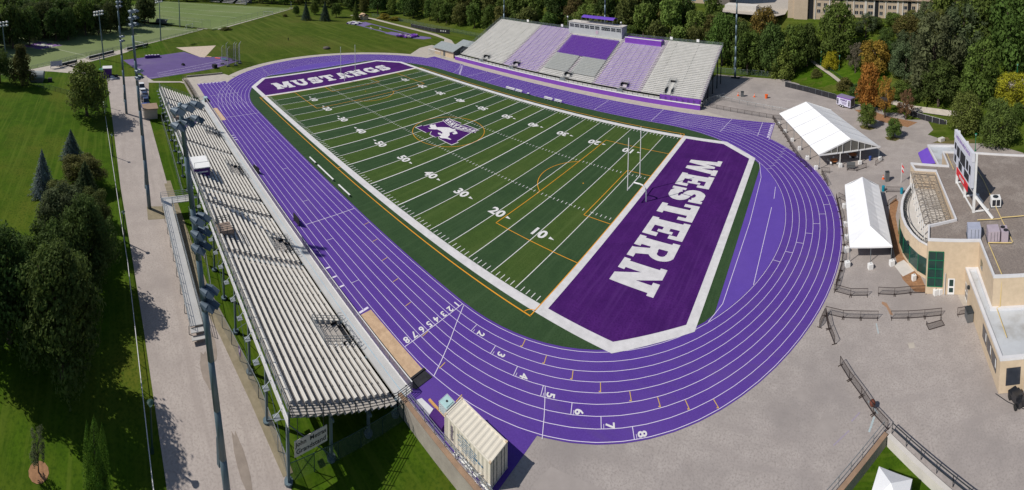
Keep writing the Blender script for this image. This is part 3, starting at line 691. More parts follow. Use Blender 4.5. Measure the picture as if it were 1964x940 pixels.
for x, r0, n, wd in VOM:
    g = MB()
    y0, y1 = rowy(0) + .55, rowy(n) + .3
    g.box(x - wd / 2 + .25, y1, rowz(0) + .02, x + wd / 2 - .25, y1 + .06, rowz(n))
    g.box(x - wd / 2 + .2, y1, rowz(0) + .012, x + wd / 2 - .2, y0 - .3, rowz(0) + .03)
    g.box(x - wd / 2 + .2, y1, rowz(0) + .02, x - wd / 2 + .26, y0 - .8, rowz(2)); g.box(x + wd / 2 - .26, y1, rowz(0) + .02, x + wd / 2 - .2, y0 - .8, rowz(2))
    sw = g.build('stairwell', BLACK2, st)  # no hole is cut; black sheets paint in the shade of the opening
    g = MB()
    for sx in (-1, 1):
        xx = x + sx * (wd / 2 - .1)
        for i in range(n + 1):
            y = rowy(i) + .3; z = rowz(i); g.bar((xx, y, z), (xx, y, z + 1.0), .05)
        for h_ in (.35, .68, 1.0): g.bar((xx, rowy(0) + .3, rowz(0) + h_), (xx, rowy(n) + .3, rowz(n) + h_), .045)
    for h_ in (.35, .68, 1.0): g.bar((x - wd / 2 + .1, rowy(n) + .3, rowz(n) + h_), (x + wd / 2 - .1, rowy(n) + .3, rowz(n) + h_), .045)
    for k in range(4): g.bar((x - wd / 2 + .3 + k * (wd - .6) / 3, y0 - .1, 0), (x - wd / 2 + .3 + k * (wd - .6) / 3, y0 - .1, .95), .045)
    g.bar((x - wd / 2 + .3, y0 - .1, .95), (x + wd / 2 - .3, y0 - .1, .95), .045)
    for sx in (-1, 1):
        for k in range(2):
            q = Vector((x + sx * (wd / 2 + .2 + .5 * k), y0 - .15, 0)); g.bar(q, q + Vector((0, .55, .0)), .04); g.bar(q + Vector((0, 0, .8)), q + Vector((0, .55, .55)), .04); g.bar(q, q + Vector((0, 0, .8)), .04)
    g.build('stair_railing', STEEL, st)
g = MB()                                                         # front fence of the walkway
for k in range(52):
    x = NX0 + .3 + (NX1 - NX0 - .6) * k / 51; g.bar((x, -48.88, 0), (x, -48.88, 1.05), .06)
g.build('fence_post', STEEL, st)
g = MB(); g.bar((NX0, -48.88, 1.07), (NX1, -48.88, 1.07), .07); g.bar((NX0, -48.9, .03), (NX1, -48.9, .03), .1, .06); g.build('fence_rail', WHITE, st)
g = MB(); g.box(NX0, -48.885, .08, NX1, -48.875, 1.03); g.build('fence_wire', mesh_alpha('purple_grey_wire', (0.20, 0.17, 0.26), .45), st)
for xe, nm in ((NX1, 0), (NX0, 1)):                              # end railings
    g = MB()
    for k in range(9):
        y = -49.0 - 1.74 * k; z = max(0, (-50.9 - y) / .783 * .352) + .02
        if k == 8: y = -62.9; z = 5.05
        g.bar((xe, y, z - .45), (xe, y, z + 1.12), .06)
    for h_ in (.25, .55, .85, 1.12):
        g.bar((xe, -49.0, h_), (xe, -51.0, h_), .045); g.bar((xe, -51.0, h_ + .02), (xe, -62.9, 5.05 + h_), .045)
    g.build('end_railing', DARKST if not nm else STEEL, st)
g = MB()                                                         # back fence
for k in range(68):
    x = NX0 + (NX1 - NX0) * k / 67; g.bar((x, -63.0, 3.9), (x, -63.05, 6.6), .06)
    if k % 2 == 0: g.bar((x, -63.0, 4.6), (x, -63.9, 3.9), .06); g.box(x - .35, -63.9, 3.86, x + .35, -63.3, 3.9)
for z in (5.2, 5.9, 6.6): g.bar((NX0, -63.04, z), (NX1, -63.04, z), .05)
g.build('back_railing', STEEL, st)
g = MB(); g.box(NX0, -63.02, 4.1, NX1, -62.98, 5.0)
for k in range(4): g.box(NX0, -63.06, 4.12 + .22 * k, NX1, -63.02, 4.28 + .22 * k)
g.build('back_panel', PARAPET, st)
g = MB()                                                         # steel frame below
for k in range(18):
    x = NX0 + .5 + (NX1 - NX0 - 1.1) * k / 17; zb = zlow(x)
    for y, zt_ in ((-62.9, 4.7), (-58.4, 2.6), (-54.1, .7), (-50.7, -.25)):
        g.bar((x, y, zb), (x, y, zt_), .26); g.tube((x, y, zb), (x, y, zb + .25), .42, n=10)
    g.bar((x, -48.9, -.35), (x, -51.1, -.35), .3); g.bar((x, -51.1, -.35), (x, -62.95, 4.75), .2, .34)
    if k < 17:
        x2 = NX0 + .5 + (NX1 - NX0 - 1.1) * (k + 1) / 17
        if k % 2 == 0: g.bar((x, -62.9, zb + .3), (x2, -62.9, 4.3), .05); g.bar((x2, -62.9, zb + .3), (x, -62.9, 4.3), .05)
    g.bar((x, -58.4, zb + .4), (x, -62.9, 3.9), .07)
for y, z in ((-62.95, 4.6), (-58.4, 2.45), (-54.1, .55)): g.bar((NX0, y, z), (NX1, y, z), .16, .24)
g.build('steel_frame', POLE, st)
for x, lbl in ((18.1, 'brown railed camera platform at the back of the near grandstand beside a light pole'), (-29, 'small railed camera platform near the far end of the near grandstand')):
    t = thing('camera_platform', lbl, 'platform', (x, -61.3, 4.6), group='camera platforms on the near grandstand')
    g = MB(); g.box(x - 1.4, -62.4, 5.0, x + 1.4, -60.2, 5.12); g.box(x + 1.34, -62.4, 5.12, x + 1.4, -60.2, 5.5); g.build('deck', mat('brown_ply', (0.33, 0.25, 0.20), (0.28, 0.21, 0.165), 2), t)
    g = MB()
    for sx in (-1, 1):
        for y in (-62.4, -61.3, -60.2): g.bar((x + sx * 1.4, y, 3.6 if y > -61 else 4.6), (x + sx * 1.4, y, 6.2), .07)
        for z in (5.55, 5.9, 6.2): g.bar((x + sx * 1.4, -62.4, z), (x + sx * 1.4, -60.2, z), .06)
    for z in (5.55, 5.9, 6.2): g.bar((x - 1.4, -60.2, z), (x + 1.4, -60.2, z), .06); g.bar((x - 1.4, -62.4, z), (x + 1.4, -62.4, z), .06)
    g.build('railing', DARKST, t)
t = thing('camera_booth', 'small purple booth with a flat white roof set among the near grandstand benches', 'booth', (-2.1, -61.3, 3.9))
g = MB(); g.box(-4.4, -62.6, 3.9, .2, -59.6, 5.9); g.build('wall', PURPLED, t)
g = MB(); g.box(-4.55, -62.7, 5.9, .35, -59.4, 6.05); g.build('roof', WHITE, t)
g = MB(); g.box(.2, -62.3, 5.0, .23, -59.9, 5.25); g.build('white_band', PAINT, t)
g = MB()
for x, y in ((-4.3, -59.5), (-2, -59.5), (.1, -59.5), (.1, -62.5)): g.bar((x, y, 6.05), (x, y, 7.0), .05)
g.bar((-4.3, -59.5, 7.0), (.1, -59.5, 7.0), .05); g.bar((.1, -62.5, 7.0), (.1, -59.5, 7.0), .05); g.build('railing', STEEL, t)

# aluminium ramp up to the stand
t = thing('access_ramp', 'aluminium access ramp with railings between the service road and the near grandstand', 'ramp', (12, -68.2, -1.9))
def rz_(x): return .55 - 1.3 * (x - 1) / 27
g = MB(); g.box(-.8, -69.1, .42, 1.4, -63.1, .55)
b0 = [(1.4, -69.0, rz_(1.4)), (1.4, -67.3, rz_(1.4)), (27.8, -67.0, rz_(27.8)), (27.8, -68.7, rz_(27.8))]
g.mesh([q for q in b0] + [(x, y, z - .12) for x, y, z in b0], [(0, 1, 2, 3)[::-1], (4, 5, 6, 7), (0, 4, 5, 1), (1, 5, 6, 2), (2, 6, 7, 3), (3, 7, 4, 0)])
g.box(27.8, -68.7, rz_(27.8) - .35, 28.6, -67.0, rz_(27.8) - .25); g.box(28.6, -68.7, -1.5, 29.3, -67.0, -1.4)
g.build('deck', ALU, t)
g = MB()
for sy, yo in ((-1, -68.95), (1, -67.2)):
    for k in range(15):
        x = 1.4 + 26.3 * k / 14; y = yo + .01 * k * 1.6; g.bar((x, y, rz_(x)), (x, y, rz_(x) + 1.05), .05)
    for h_ in (.3, .65, 1.05): g.bar((1.4, yo, rz_(1.4) + h_), (27.7, yo + .23, rz_(27.7) + h_), .045)
for x in (-.8, 1.4):
    for k in range(5):
        y = -69.1 + 1.5 * k
        if x > 0 and y < -67.2: continue
        g.bar((x, y, .5), (x, y, 1.6), .05)
    for h_ in (.35, .7, 1.05): g.bar((x, -69.1 if x < 0 else -67.3, .55 + h_), (x, -63.1, .55 + h_), .045)
for h_ in (.35, .7, 1.05): g.bar((-.8, -69.1, .55 + h_), (1.4, -69.1, .55 + h_), .045)
g.build('railing', STEEL, t)
g = MB()
for k in range(9):
    x = -.6 + 28.2 * k / 8
    for y in (-68.8, -67.2): g.bar((x, y, -1.98), (x, y, (rz_(x) if x > 1.4 else .5) - .1), .09)
g.build('support_post', STEEL, t)

# sign under the stand
t = thing('grandstand_sign', 'pale sign with the name John Metras Grandstand hung under the near grandstand', 'sign', (46.9, -60.6, 1.2))
g = MB(); g.box(46.84, -62.35, .55, 46.9, -58.95, 2.15); g.build('board', STONE, t)
g = MB(); put_text(g, 'John  Metras', .62, (46.912, -60.65, 1.72), (0, 1, 0), (0, 0, 1), .012); put_text(g, 'Grandstand', .66, (46.912, -60.65, 1.0), (0, 1, 0), (0, 0, 1), .012); g.build('lettering', BLACK, t)
g = MB()
for y in (-62, -59.3): g.bar((46.87, y, 2.1), (46.87, y, 4.3), .05)
g.build('hanger', DARKST, t)

# ------------------------------------------------------------------ far grandstand
fs = thing('grandstand', 'tall far grandstand with white and purple benches behind a purple wall', 'grandstand', (0, 63, 0))
FX0, FX1, FY0, NR = -48.6, 49.3, 52.6, 33
def fy(i): return FY0 + .765 * i
def fz(i): return 2.15 + .345 * i
g = MB(); g.box(-50, 49.75, 0, 49.3, 49.95, 1.42)
g.build('front_wall', PURPLE, fs)
g = MB(); g.box(-50, 49.68, 1.42, 49.3, 50.0, 1.6); g.build('wall_cap', WHITE, fs)
g = MB(); g.box(36.4, 50.4, 1.6, 49.3, 50.5, 2.95); g.box(-50.0, 49.95, 0, -49.8, 52.2, 1.4); g.build('raised_panel', PURPLE, fs)
g = MB(); g.box(FX0 - 1.2, 50.0, 1.3, FX1, 52.3, 1.52); g.build('front_walkway', WTREAD, fs)
g = MB()
for k in range(56):
    x = -49.6 + 98.6 * k / 55; g.bar((x, 50.1, 1.5), (x, 50.1, 2.65), .09)
g.bar((-49.8, 50.1, 2.62), (49.2, 50.1, 2.62), .035); g.bar((-49.8, 50.1, 2.1), (49.2, 50.1, 2.1), .03)
g.build('front_railing', DARKST, fs)
SEC = [('white', FX0, -27.2), ('purple', -25.8, -11.0), ('mixed', -9.6, 11.6), ('lilac', 13.0, 28.2), ('white', 29.6, FX1 - .9)]
FVOM = [(-36, 0, 3, 2.2), (-21, 0, 3, 2.2), (1.6, 0, 3, 2.2), (23, 0, 3, 2.2), (38.0, 0, 8, 2.0)]
for kind, x0, x1 in SEC:
    tm, bm_ = {'white': (WTREAD, WBENCH), 'purple': (LILAC, PBENCH), 'lilac': (LILAC, PBENCH), 'mixed': (WTREAD, WBENCH)}[kind]
    g = MB()
    for i in range(NR):
        y, z = fy(i), fz(i)
        g.box(x0 - .7, y - .33, z - .06, x1 + .7, y + .435, z)
        g.box(x0 - .7, y + .41, z, x1 + .7, y + .435, z + .30)
    sec = g.build('bleacher_section', tm, fs)
    for i in range(NR):
        y, z = fy(i), fz(i)
        if kind == 'mixed' and 3 <= i < 28: continue
        segs = [(x0, x1)]
        for vx, r0, n, wd in FVOM:
            if r0 <= i < r0 + n: segs = [s for a, b in segs for s in ((a, min(b, vx - wd / 2 - .1)), (max(a, vx + wd / 2 + .1), b)) if s[1] - s[0] > .2]
        if kind == 'lilac' and i > 27: continue
        if kind == 'mixed' and i >= 31: continue
        for a, b in segs:
            g = MB(); g.box(a, y - .13, z + .36, b, y + .13, z + .42)
            for k in range(int((b - a) / 2.2) + 1): g.box(min(a + .1 + 2.2 * k, b - .06), y - .08, z, min(a + .16 + 2.2 * k, b), y + .08, z + .36)
            g.build('bench', bm_, sec)
    if kind == 'mixed':
        for i in range(3, 28):
            y, z = fy(i), fz(i); g = MB(); n = 40
            for k in range(n):
                xx = x0 + .5 + (x1 - x0 - 1.0) * k / (n - 1)
                if i < 14 and abs(xx - 1.2) < .8: continue
                g.box(xx - .21, y - .2, z + .40, xx + .21, y + .18, z + .45); g.box(xx - .21, y + .17, z + .42, xx + .21, y + .21, z + .86); g.box(xx - .03, y - .02, z, xx + .03, y + .04, z + .4)
            g.build('seat_row', GSEAT if i < 14 else PSEAT, sec)
g = MB()
for a in (-26.5, -10.3, 12.3, 28.9, FX1 - .4):
    for i in range(NR):
        y, z = fy(i), fz(i); g.box(a - .5, y - .33, z, a + .5, y - .02, z + .17)
for i in range(3, 14): y, z = fy(i), fz(i); g.box(.7, y - .33, z, 1.7, y - .02, z + .17)
g.build('aisle_steps', mat('mauve_step', (0.22, 0.17, 0.24), rough=.7), fs)
g = MB()
for a in (-26.5, -10.3, 12.3, 28.9):
    for i in range(1, NR - 2, 2):
        y, z = fy(i), fz(i); g.bar((a, y, z), (a, y, z + .9), .05); g.bar((a, y, z + .9), (a, y + .7, z + 1.2), .05)
g.build('aisle_railing', STEEL, fs)
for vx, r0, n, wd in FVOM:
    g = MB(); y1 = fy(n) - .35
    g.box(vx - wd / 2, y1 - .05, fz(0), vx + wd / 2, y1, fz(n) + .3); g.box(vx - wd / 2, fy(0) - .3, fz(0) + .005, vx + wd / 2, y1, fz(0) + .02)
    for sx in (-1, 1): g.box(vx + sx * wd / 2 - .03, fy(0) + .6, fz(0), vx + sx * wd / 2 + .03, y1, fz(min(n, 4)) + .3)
    g.build('stairwell', BLACK2, fs)  # black faces stand in for the shade inside an opening left uncut
    g = MB()
    for sx in (-1, 1):
        for i in range(n + 1): g.bar((vx + sx * (wd / 2 + .1), fy(i) - .35, fz(i)), (vx + sx * (wd / 2 + .1), fy(i) - .35, fz(i) + 1.05), .06)
        for h_ in (.5, 1.05): g.bar((vx + sx * (wd / 2 + .1), fy(0) - .35, fz(0) + h_), (vx + sx * (wd / 2 + .1), fy(n) - .35, fz(n) + h_), .05)
    for h_ in (.5, 1.05): g.bar((vx - wd / 2 - .1, fy(n) - .35, fz(n) + h_), (vx + wd / 2 + .1, fy(n) - .35, fz(n) + h_), .05)
    if n < 5: g.box(vx - wd / 2 - .3, 50.9, 1.52, vx + wd / 2 - .5, 51.0, 2.5)
    g.build('stair_railing', STEEL, fs)
g = MB()                                                         # back and side fences
def fence_line(P, h_, k):
    for a, b in zip(P, P[1:]):
        a = Vector(a); b = Vector(b); n = max(1, int((b - a).length / k))
        for i in range(n + 1): q = a.lerp(b, i / n); g.bar(q, q + Vector((0, 0, h_)), .06)
        for hh in (.35, .7, 1.0): g.bar(a + Vector((0, 0, h_ * hh)), b + Vector((0, 0, h_ * hh)), .05)
yb, zb = fy(NR - 1) + .5, fz(NR - 1)
fence_line([(FX0 - .7, FY0 - .3, 2.1), (FX0 - .7, yb, zb), (FX1 + .1, yb, zb), (FX1 + .1, FY0 - .3, 2.1)], 1.3, 1.9)
g.build('back_railing', STEEL, fs)
g = MB(); g.face([(FX0 - .7, yb, zb), (FX1, yb, zb), (FX1, yb, zb + 1.25), (FX0 - .7, yb, zb + 1.25)]); g.build('railing_wire', CHAING, fs)
for x in (-34, -16.5, 30.2, 40.2):
    g = MB(); g.box(x - .5, yb - .1, zb + .75, x + .5, yb - .06, zb + 1.75); sgn = g.build('section_sign', WHITE, fs)
g = MB()
for k in range(13):
    x = FX0 + .3 + (FX1 - FX0 - .6) * k / 12
    for i in (1, 9, 17, 25, 32): g.bar((x, fy(i), 0), (x, fy(i), fz(i) - .2), .3)
    g.bar((x, fy(0), 1.8), (x, fy(32), fz(32) - .3), .25, .4)
for i in (9, 17, 25, 32): g.bar((FX0, fy(i), fz(i) - .3), (FX1, fy(i), fz(i) - .3), .2, .3)
g.build('steel_frame', DARKST, fs)
g = MB(); g.box(13.4, fy(28) - .1, fz(28), 27.6, fy(32), fz(28) + 1.9); bx = g.build('sponsor_box', PURPLE, fs)
g = MB(); g.box(13.3, fy(28) - .14, fz(28) + 1.9, 27.7, fy(28) + .5, fz(28) + 2.05); g.build('box_cap', WHITE, bx)
# press box on top
t = thing('press_box', 'grey press box with a row of dark windows on top of the far grandstand', 'press box', (0, 77, 13))
g = MB(); g.box(-11.8, 75.2, 12.4, 11.5, 79.5, 16.9); g.build('wall', mat('grey_siding', (0.48, 0.49, 0.50), (0.44, 0.45, 0.46), .6, .7), t)
g = MB(); g.box(-12, 75.0, 16.9, 11.7, 79.7, 17.1); g.build('roof', STONE, t)
for k in range(10):
    for j in range(2):
        x = -11.3 + 2.28 * k + j * .98
        if k == 6: x += .5
        f = MB(); f.box(x, 75.1, 15.1, x + .82, 75.18, 16.3); fr = f.build('window', WIN, t)
        f = MB(); f.box(x, 75.06, 15.66, x + .82, 75.1, 15.72); f.box(x + .38, 75.06, 15.1, x + .43, 75.1, 15.66); f.build('mullion', PARAPET, fr)
f = MB(); f.box(.4, 75.12, 13.3, 1.5, 75.19, 14.6); f.build('crest', mat('pale_pink_crest', (0.5, 0.38, 0.45), rough=.7), t)
t = thing('roof_canopy', 'purple fabric canopy on thin posts above the press box roof', 'canopy', (1, 77.5, 17.1))
g = MB(); cv = []
for i in range(13):
    for j in range(5):
        a = j / 4; cv.append((-6.4 + 14 * i / 12, 75.6 + 4 * a, 19.1 + .75 * math.sin(PI * a) - .12 * math.sin(PI * (i % 2))))
g.mesh(cv, [(i * 5 + j, (i + 1) * 5 + j, (i + 1) * 5 + j + 1, i * 5 + j + 1) for i in range(12) for j in range(4)])
g.mesh([(x, y, z - .05) for x, y, z in cv], [(i * 5 + j, i * 5 + j + 1, (i + 1) * 5 + j + 1, (i + 1) * 5 + j) for i in range(12) for j in range(4)])
g.build('fabric', mat('violet_fabric', (0.13, 0.055, 0.42), (0.11, 0.048, 0.38), .5, .7), t)
g = MB()
for k in range(5):
    for y in (75.7, 79.5): g.bar((-6.2 + 3.4 * k, y, 17.1), (-6.2 + 3.4 * k, y, 19.15), .08)
for z in (17.7, 18.2): g.bar((-6.2, 75.7, z), (7.4, 75.7, z), .05)
g.build('post', STEEL, t)
for x, lb in ((-12.2, 'white lantern on a short pole at the western corner of the press box'), (11.2, 'white lantern on a short pole at the eastern corner of the press box')):
    t = thing('roof_lamp', lb, 'lamp', (x, 75.1, 15)); g = MB(); g.bar((x, 74.9, 14.5), (x, 74.9, 18.6), .09); g.build('pole', STEEL, t); g = MB(); g.ball((x, 74.9, 18.8), .34); g.build('globe', WHITE, t, True)

# shed with shingle roofs beside the far stand
t = thing('storage_building', 'cream storage building with two low grey shingle roofs beside the far grandstand', 'building', (-57, 58, 0))
g = MB(); g.box(-63.5, 50.6, 0, -51.8, 60, 2.6); g.box(-60, 60, 0, -49.8, 69, 2.6); g.build('wall', BRICK, t)
def gable(g, x0, y0, x1, y1, z, zr):
    ym = (y0 + y1) / 2
    g.mesh([(x0, y0, z), (x1, y0, z), (x1, ym, zr), (x0, ym, zr), (x0, y1, z), (x1, y1, z)], [(0, 1, 2, 3), (3, 2, 5, 4)])
    g.mesh([(x0, y0, z - .2), (x1, y0, z - .2), (x1, y0, z), (x0, y0, z)], [(0, 1, 2, 3)]); g.mesh([(x0, y1, z - .2), (x1, y1, z - .2), (x1, y1, z), (x0, y1, z)], [(3, 2, 1, 0)])
    g.mesh([(x0, y0, z - .2), (x1, y0, z - .2), (x1, y1, z - .2), (x0, y1, z - .2)], [(3, 2, 1, 0)])
g = MB(); gable(g, -64.2, 49.9, -51.2, 60.6, 2.8, 4.6); g.build('roof', ROOFS, t)
g = MB(); gable(g, -60.6, 60.2, -49.4, 69.8, 2.9, 4.4); g.build('roof', ROOFS, t)
g = MB(); g.mesh([(-51.15, 50.2, 2.6), (-51.15, 60.3, 2.6), (-51.15, 55.25, 4.4)], [(0, 1, 2)]); g.box(-51.7, 51, 0, -51.6, 60, 2.6); g.build('gable_wall', GREYB, t)
g = MB(); g.box(-58, 50.52, 0, -56.8, 50.6, 2.1); g.build('door', GREYB, t)

# ------------------------------------------------------------------ retaining walls
def wall(name, label, P, top, botf, th, rail=True, mt=WALLC):
    t = thing(name, label, 'wall', (P[0][0], P[0][1], botf(*P[0])))
    g = MB()
    for (x0, y0), (x1, y1) in zip(P, P[1:]):
        dx, dy = x1 - x0, y1 - y0; L = math.hypot(dx, dy); nx, ny = -dy / L * th / 2, dx / L * th / 2
        z = min(botf(x0, y0), botf(x1, y1)) - .3
        g.prism([(x0 - nx, y0 - ny), (x1 - nx, y1 - ny), (x1 + nx, y1 + ny), (x0 + nx, y0 + ny)], z, top)
    g.build('concrete_face', mt, t)
    g = MB()
    for (x0, y0), (x1, y1) in zip(P, P[1:]):
        dx, dy = x1 - x0, y1 - y0; L = math.hypot(dx, dy); k = (th / 2 + .06) / L; nx, ny = -dy * k, dx * k
        g.prism([(x0 - nx, y0 - ny), (x1 - nx, y1 - ny), (x1 + nx, y1 + ny), (x0 + nx, y0 + ny)], top, top + .06)
    g.build('coping', RUSTC if rail else STONE, t)
    return t
w1 = wall('retaining_wall', 'stained concrete retaining wall below the cream shipping container', [(46.6, -50.15), (75.2, -50.15)], .10, lambda x, y: zlow(x), .34)
w2 = wall('retaining_wall', 'grey concrete retaining wall running up to the point of the lawn triangle', [(75.2, -50.15), (91.9, -33.75)], .10, lambda x, y: zlow(x), .32)
w3 = wall('retaining_wall', 'low pale block wall along the eastern side of the lawn triangle', [(92.15, -33.9), (96.9, -39.55), (112, -57.1)], .06, lambda x, y: zlow(x), .35, False, STONE)
def rail_on(P, z, h_, sp, name, label, m1, bars=(.5, 1.0), zf=None, group=None, r=.045):
    t = thing(name, label, 'railing', (P[0][0], P[0][1], z), group=group)
    g = MB()
    for a, b in zip(P, P[1:]):
        a = Vector((*a, z)); b = Vector((*b, z)); n = max(1, int((b - a).length / sp))
        for i in range(n + 1): q = a.lerp(b, i / n); g.bar(q, q + Vector((0, 0, h_)), .055)
    g.build('post', m1, t)
    g = MB()
    for a, b in zip(P, P[1:]):
        for k in bars: g.bar((*a, z + h_ * k), (*b, z + h_ * k), r)
    g.build('rail', m1, t); return t
rail_on([(47.4, -49.85), (59.5, -49.85), (75.0, -49.85)], .0, 1.1, 1.5, 'pipe_railing', 'grey pipe railing on the retaining wall beside the cream container', STEEL, (.35, .7, 1.0))
rail_on([(75.3, -49.7), (91.7, -33.5)], .0, 1.1, 1.55, 'pipe_railing', 'thin pipe railing along the concrete wall left of the lawn triangle', STEEL, (.5, 1.0))
rail_on([(92.5, -33.7), (97.3, -39.2), (111.5, -56)], .0, 1.1, 1.6, 'pipe_railing', 'dark double pipe railing along the eastern side of the lawn triangle', DARKST, (.5, 1.0), r=.07)
t = thing('ramp_wall', 'low concrete ramp wall with handrails beside the far end of the near grandstand', 'wall', (-67, -51.4, -.2))
g = MB(); g.box(-77.5, -52.2, -.4, -57.0, -51.9, .35); g.box(-77.5, -51.0, -.4, -57, -50.8, .2); g.build('concrete_face', WALLC, t)
g = MB()
for y in (-52.05, -51.5, -50.9):
    for k in range(10): x = -77.3 + 2.2 * k; g.bar((x, y, .2), (x, y, 1.2), .06)
    for z in (.75, 1.2): g.bar((-77.4, y, z), (-57.2, y, z), .06)
g.build('handrail', mat('brown_rail', (0.16, 0.12, 0.10), rough=.6), t)
t = tag(MB().box(-80.6, -50, 0, -80.2, -36.5, .5).build('low_wall', WALLC), 'low brown wall at the edge of the walk by the throwing pad', 'wall')

# ------------------------------------------------------------------ light poles
def ray_at(u, v, dist):
    """the place a given horizontal distance away along one line of sight"""
    th = (u - CX) / F; y = (CY - v) / F
    dd = RT * math.sin(th) + UP * y + FW * math.cos(th); k = dist / math.hypot(dd.x, dd.y)
    return Vector((83.7882, -77.3382, 48.2707)) + dd * k
def hdist(x, y): return math.hypot(x - 83.7882, y + 77.3382)
def floodlight(parent, c, aim, r=.42, sub=True):
    """a lamp with a visor, pointing along aim"""
    c = Vector(c); aim = Vector(aim).normalized(); g = MB()
    g.tube(c - aim * .35, c + aim * .25, r * .45, r, n=10)
    side = aim.cross(Vector((0, 0, 1))).normalized(); up = side.cross(aim)
    a, b = c + aim * .25, c + aim * .95
    q = [a + side * r + up * .1, a + up * r * 1.1, a - side * r + up * .1]; e = [b + side * r * .8 + up * .12, b + up * r, b - side * r * .8 + up * .12]
    g.mesh(q + e + [v + up * .03 for v in q] + [v + up * .03 for v in e], [(0, 1, 4, 3), (1, 2, 5, 4), (6, 9, 10, 7), (7, 10, 11, 8), (0, 3, 9, 6), (2, 8, 11, 5), (3, 4, 10, 9), (4, 5, 11, 10)])
    f = g.build('floodlight', LAMPM, parent)
    g = MB(); g.tube(c + aim * .252, c + aim * .262, r * .9, r * .9, n=10); g.build('lens', mat('lamp_glass', (0.42, 0.46, 0.50), rough=.15, spec=.6), f)
    return f
AIMF = Vector((.55, .75, -.38))
def stadium_pole(base, top, r0, r1, label, clusters, width=3.0, dirn=(0.78, -0.62), group='tall floodlight poles around the stadium'):
    base = Vector(base); top = Vector(top)
    t = thing('light_pole', label, 'light pole', base, group=group)
    g = MB(); n = 8
    for i in range(n):
        a, b = base.lerp(top, i / n), base.lerp(top, (i + 1) / n); g.tube(a, b, r0 + (r1 - r0) * i / n, r0 + (r1 - r0) * (i + 1) / n, n=10)
    g.build('mast', POLE, t, True)
    g = MB(); q = base.lerp(top, .1); g.obox((q.x - .35, q.y - .25, q.z), .4, .5, 2.6, .3); q = base.lerp(top, .12); g.obox((q.x - .3, q.y - .2, q.z + 2.2), .3, .4, .9, .3)
    g.build('control_box', POLE, t)
    dx = Vector((dirn[0], dirn[1], 0)).normalized()
    for f, rows_, cols, wd in clusters:
        c = base.lerp(top, f)
        for rr in range(rows_):
            cc = c - Vector((0, 0, 1.25 * rr)); g = MB(); g.bar(cc - dx * wd / 2, cc + dx * wd / 2, .16); g.build('crossarm', STEEL if rows_ > 1 else WHITE, t)
            for k in range(cols):
                floodlight(t, cc + dx * wd * (k / (cols - 1) - .5) + Vector((.25, .3, -.05)), AIMF)
    return t
P1 = (-1.9, -71.2, -2); P2 = (-50.0, -73.5, -.9)
stadium_pole(P1, ray_at(250, 19, hdist(*P1[:2])), .38, .22, 'tall steel floodlight pole on the service road beside the access ramp', [(.995, 3, 2, 1.6), (.70, 2, 2, 1.0)])
stadium_pole(P2, ray_at(224, -8, hdist(*P2[:2])), .38, .22, 'tall steel floodlight pole on the service road near the parked cars', [(.985, 3, 2, 1.6), (.66, 2, 2, 1.0)])
pb = ray_at(434.5, 940, 1); 
NPX, NPY = 46.2, -69.6
nd = hdist(NPX, NPY)
bq = ray_at(435, 940, nd); tq = ray_at(345, 198, nd); bt = bq + (bq - tq).normalized() * (bq.z + 1.95)
stadium_pole(bt, tq, .34, .20, 'nearest tall blue-grey floodlight pole rising across the near grandstand', [(.992, 2, 3, 2.2), (.73, 3, 2, .8), (.555, 2, 2, .6)], dirn=(.55, -.83))
for (x, y), (u, v), lb in (((52.4, 86.1), (1414, -14), 'tall floodlight pole on the asphalt beside the eastern end of the far grandstand'),
                           ((1.2, 81.5), (1161, -30), 'tall floodlight pole rising behind the press box'), ((-49.5, 80.0), (967, -40), 'tall floodlight pole behind the western corner of the far grandstand')):
    stadium_pole((x, y, ground_z(x, y) if y > 84 else 0), ray_at(u, v, hdist(x, y)), .42, .26, lb, [(.99, 2, 3, 3.0)], dirn=(1, 0))
g = MB(); g.sheet([(50.9, 84.9), (54.2, 84.9), (54.2, 87.2), (50.9, 87.2)], 0.004); g.build('pole_footing_pavement', BLACK2)['kind'] = 'structure'
def field_pole(x, y, h, lab, lean=None, lamps=True):
    z = ground_z(x, y); t = thing('field_light_pole', lab, 'light pole', (x, y, z), group='light poles around the soccer fields')
    top = Vector((x, y, z + h)) if lean is None else ray_at(lean[0], lean[1], hdist(x, y))
    g = MB(); g.tube((x, y, z), Vector((x, y, z)).lerp(top, .5), .32, .25); g.tube(Vector((x, y, z)).lerp(top, .5), top, .25, .18); g.build('mast', POLE, t)
    if lamps:
        for rr in range(2):
            c = top - Vector((0, 0, .2 + 1.3 * rr)); g = MB(); g.bar(c + Vector((-1.6, 1.6, 0)), c + Vector((1.6, -1.6, 0)), .15); g.build('crossarm', STEEL, t)
            for k in range(4):
                f = MB(); q = c + Vector((-1.6, 1.6, 0)) * (1 - k / 1.5); f.tube(q + Vector((.3, .3, 0)), q + Vector((-.35, -.4, -.2)), .3, .46, n=8); f.build('floodlight', WHITE, t)
field_pole(-89.5, -117.8, 22, 'light pole at the left edge beside the pale soccer field', (4, 42))
field_pole(-114.1, -80.6, 22, 'light pole behind the bleachers of the nearer soccer field', (189, 21))
field_pole(-147.7, -51.6, 22, 'light pole on the lawn by the soccer field corner', (305, -2))
field_pole(-184.2, -35.8, 20, 'light pole on the path between the two soccer fields', (342, -30))
field_pole(-217.1, -110, 19, 'slim light pole against the dark forest edge', (114, -10))
field_pole(-262, 30, 20, 'slim light pole at the far end of the further soccer field', None)

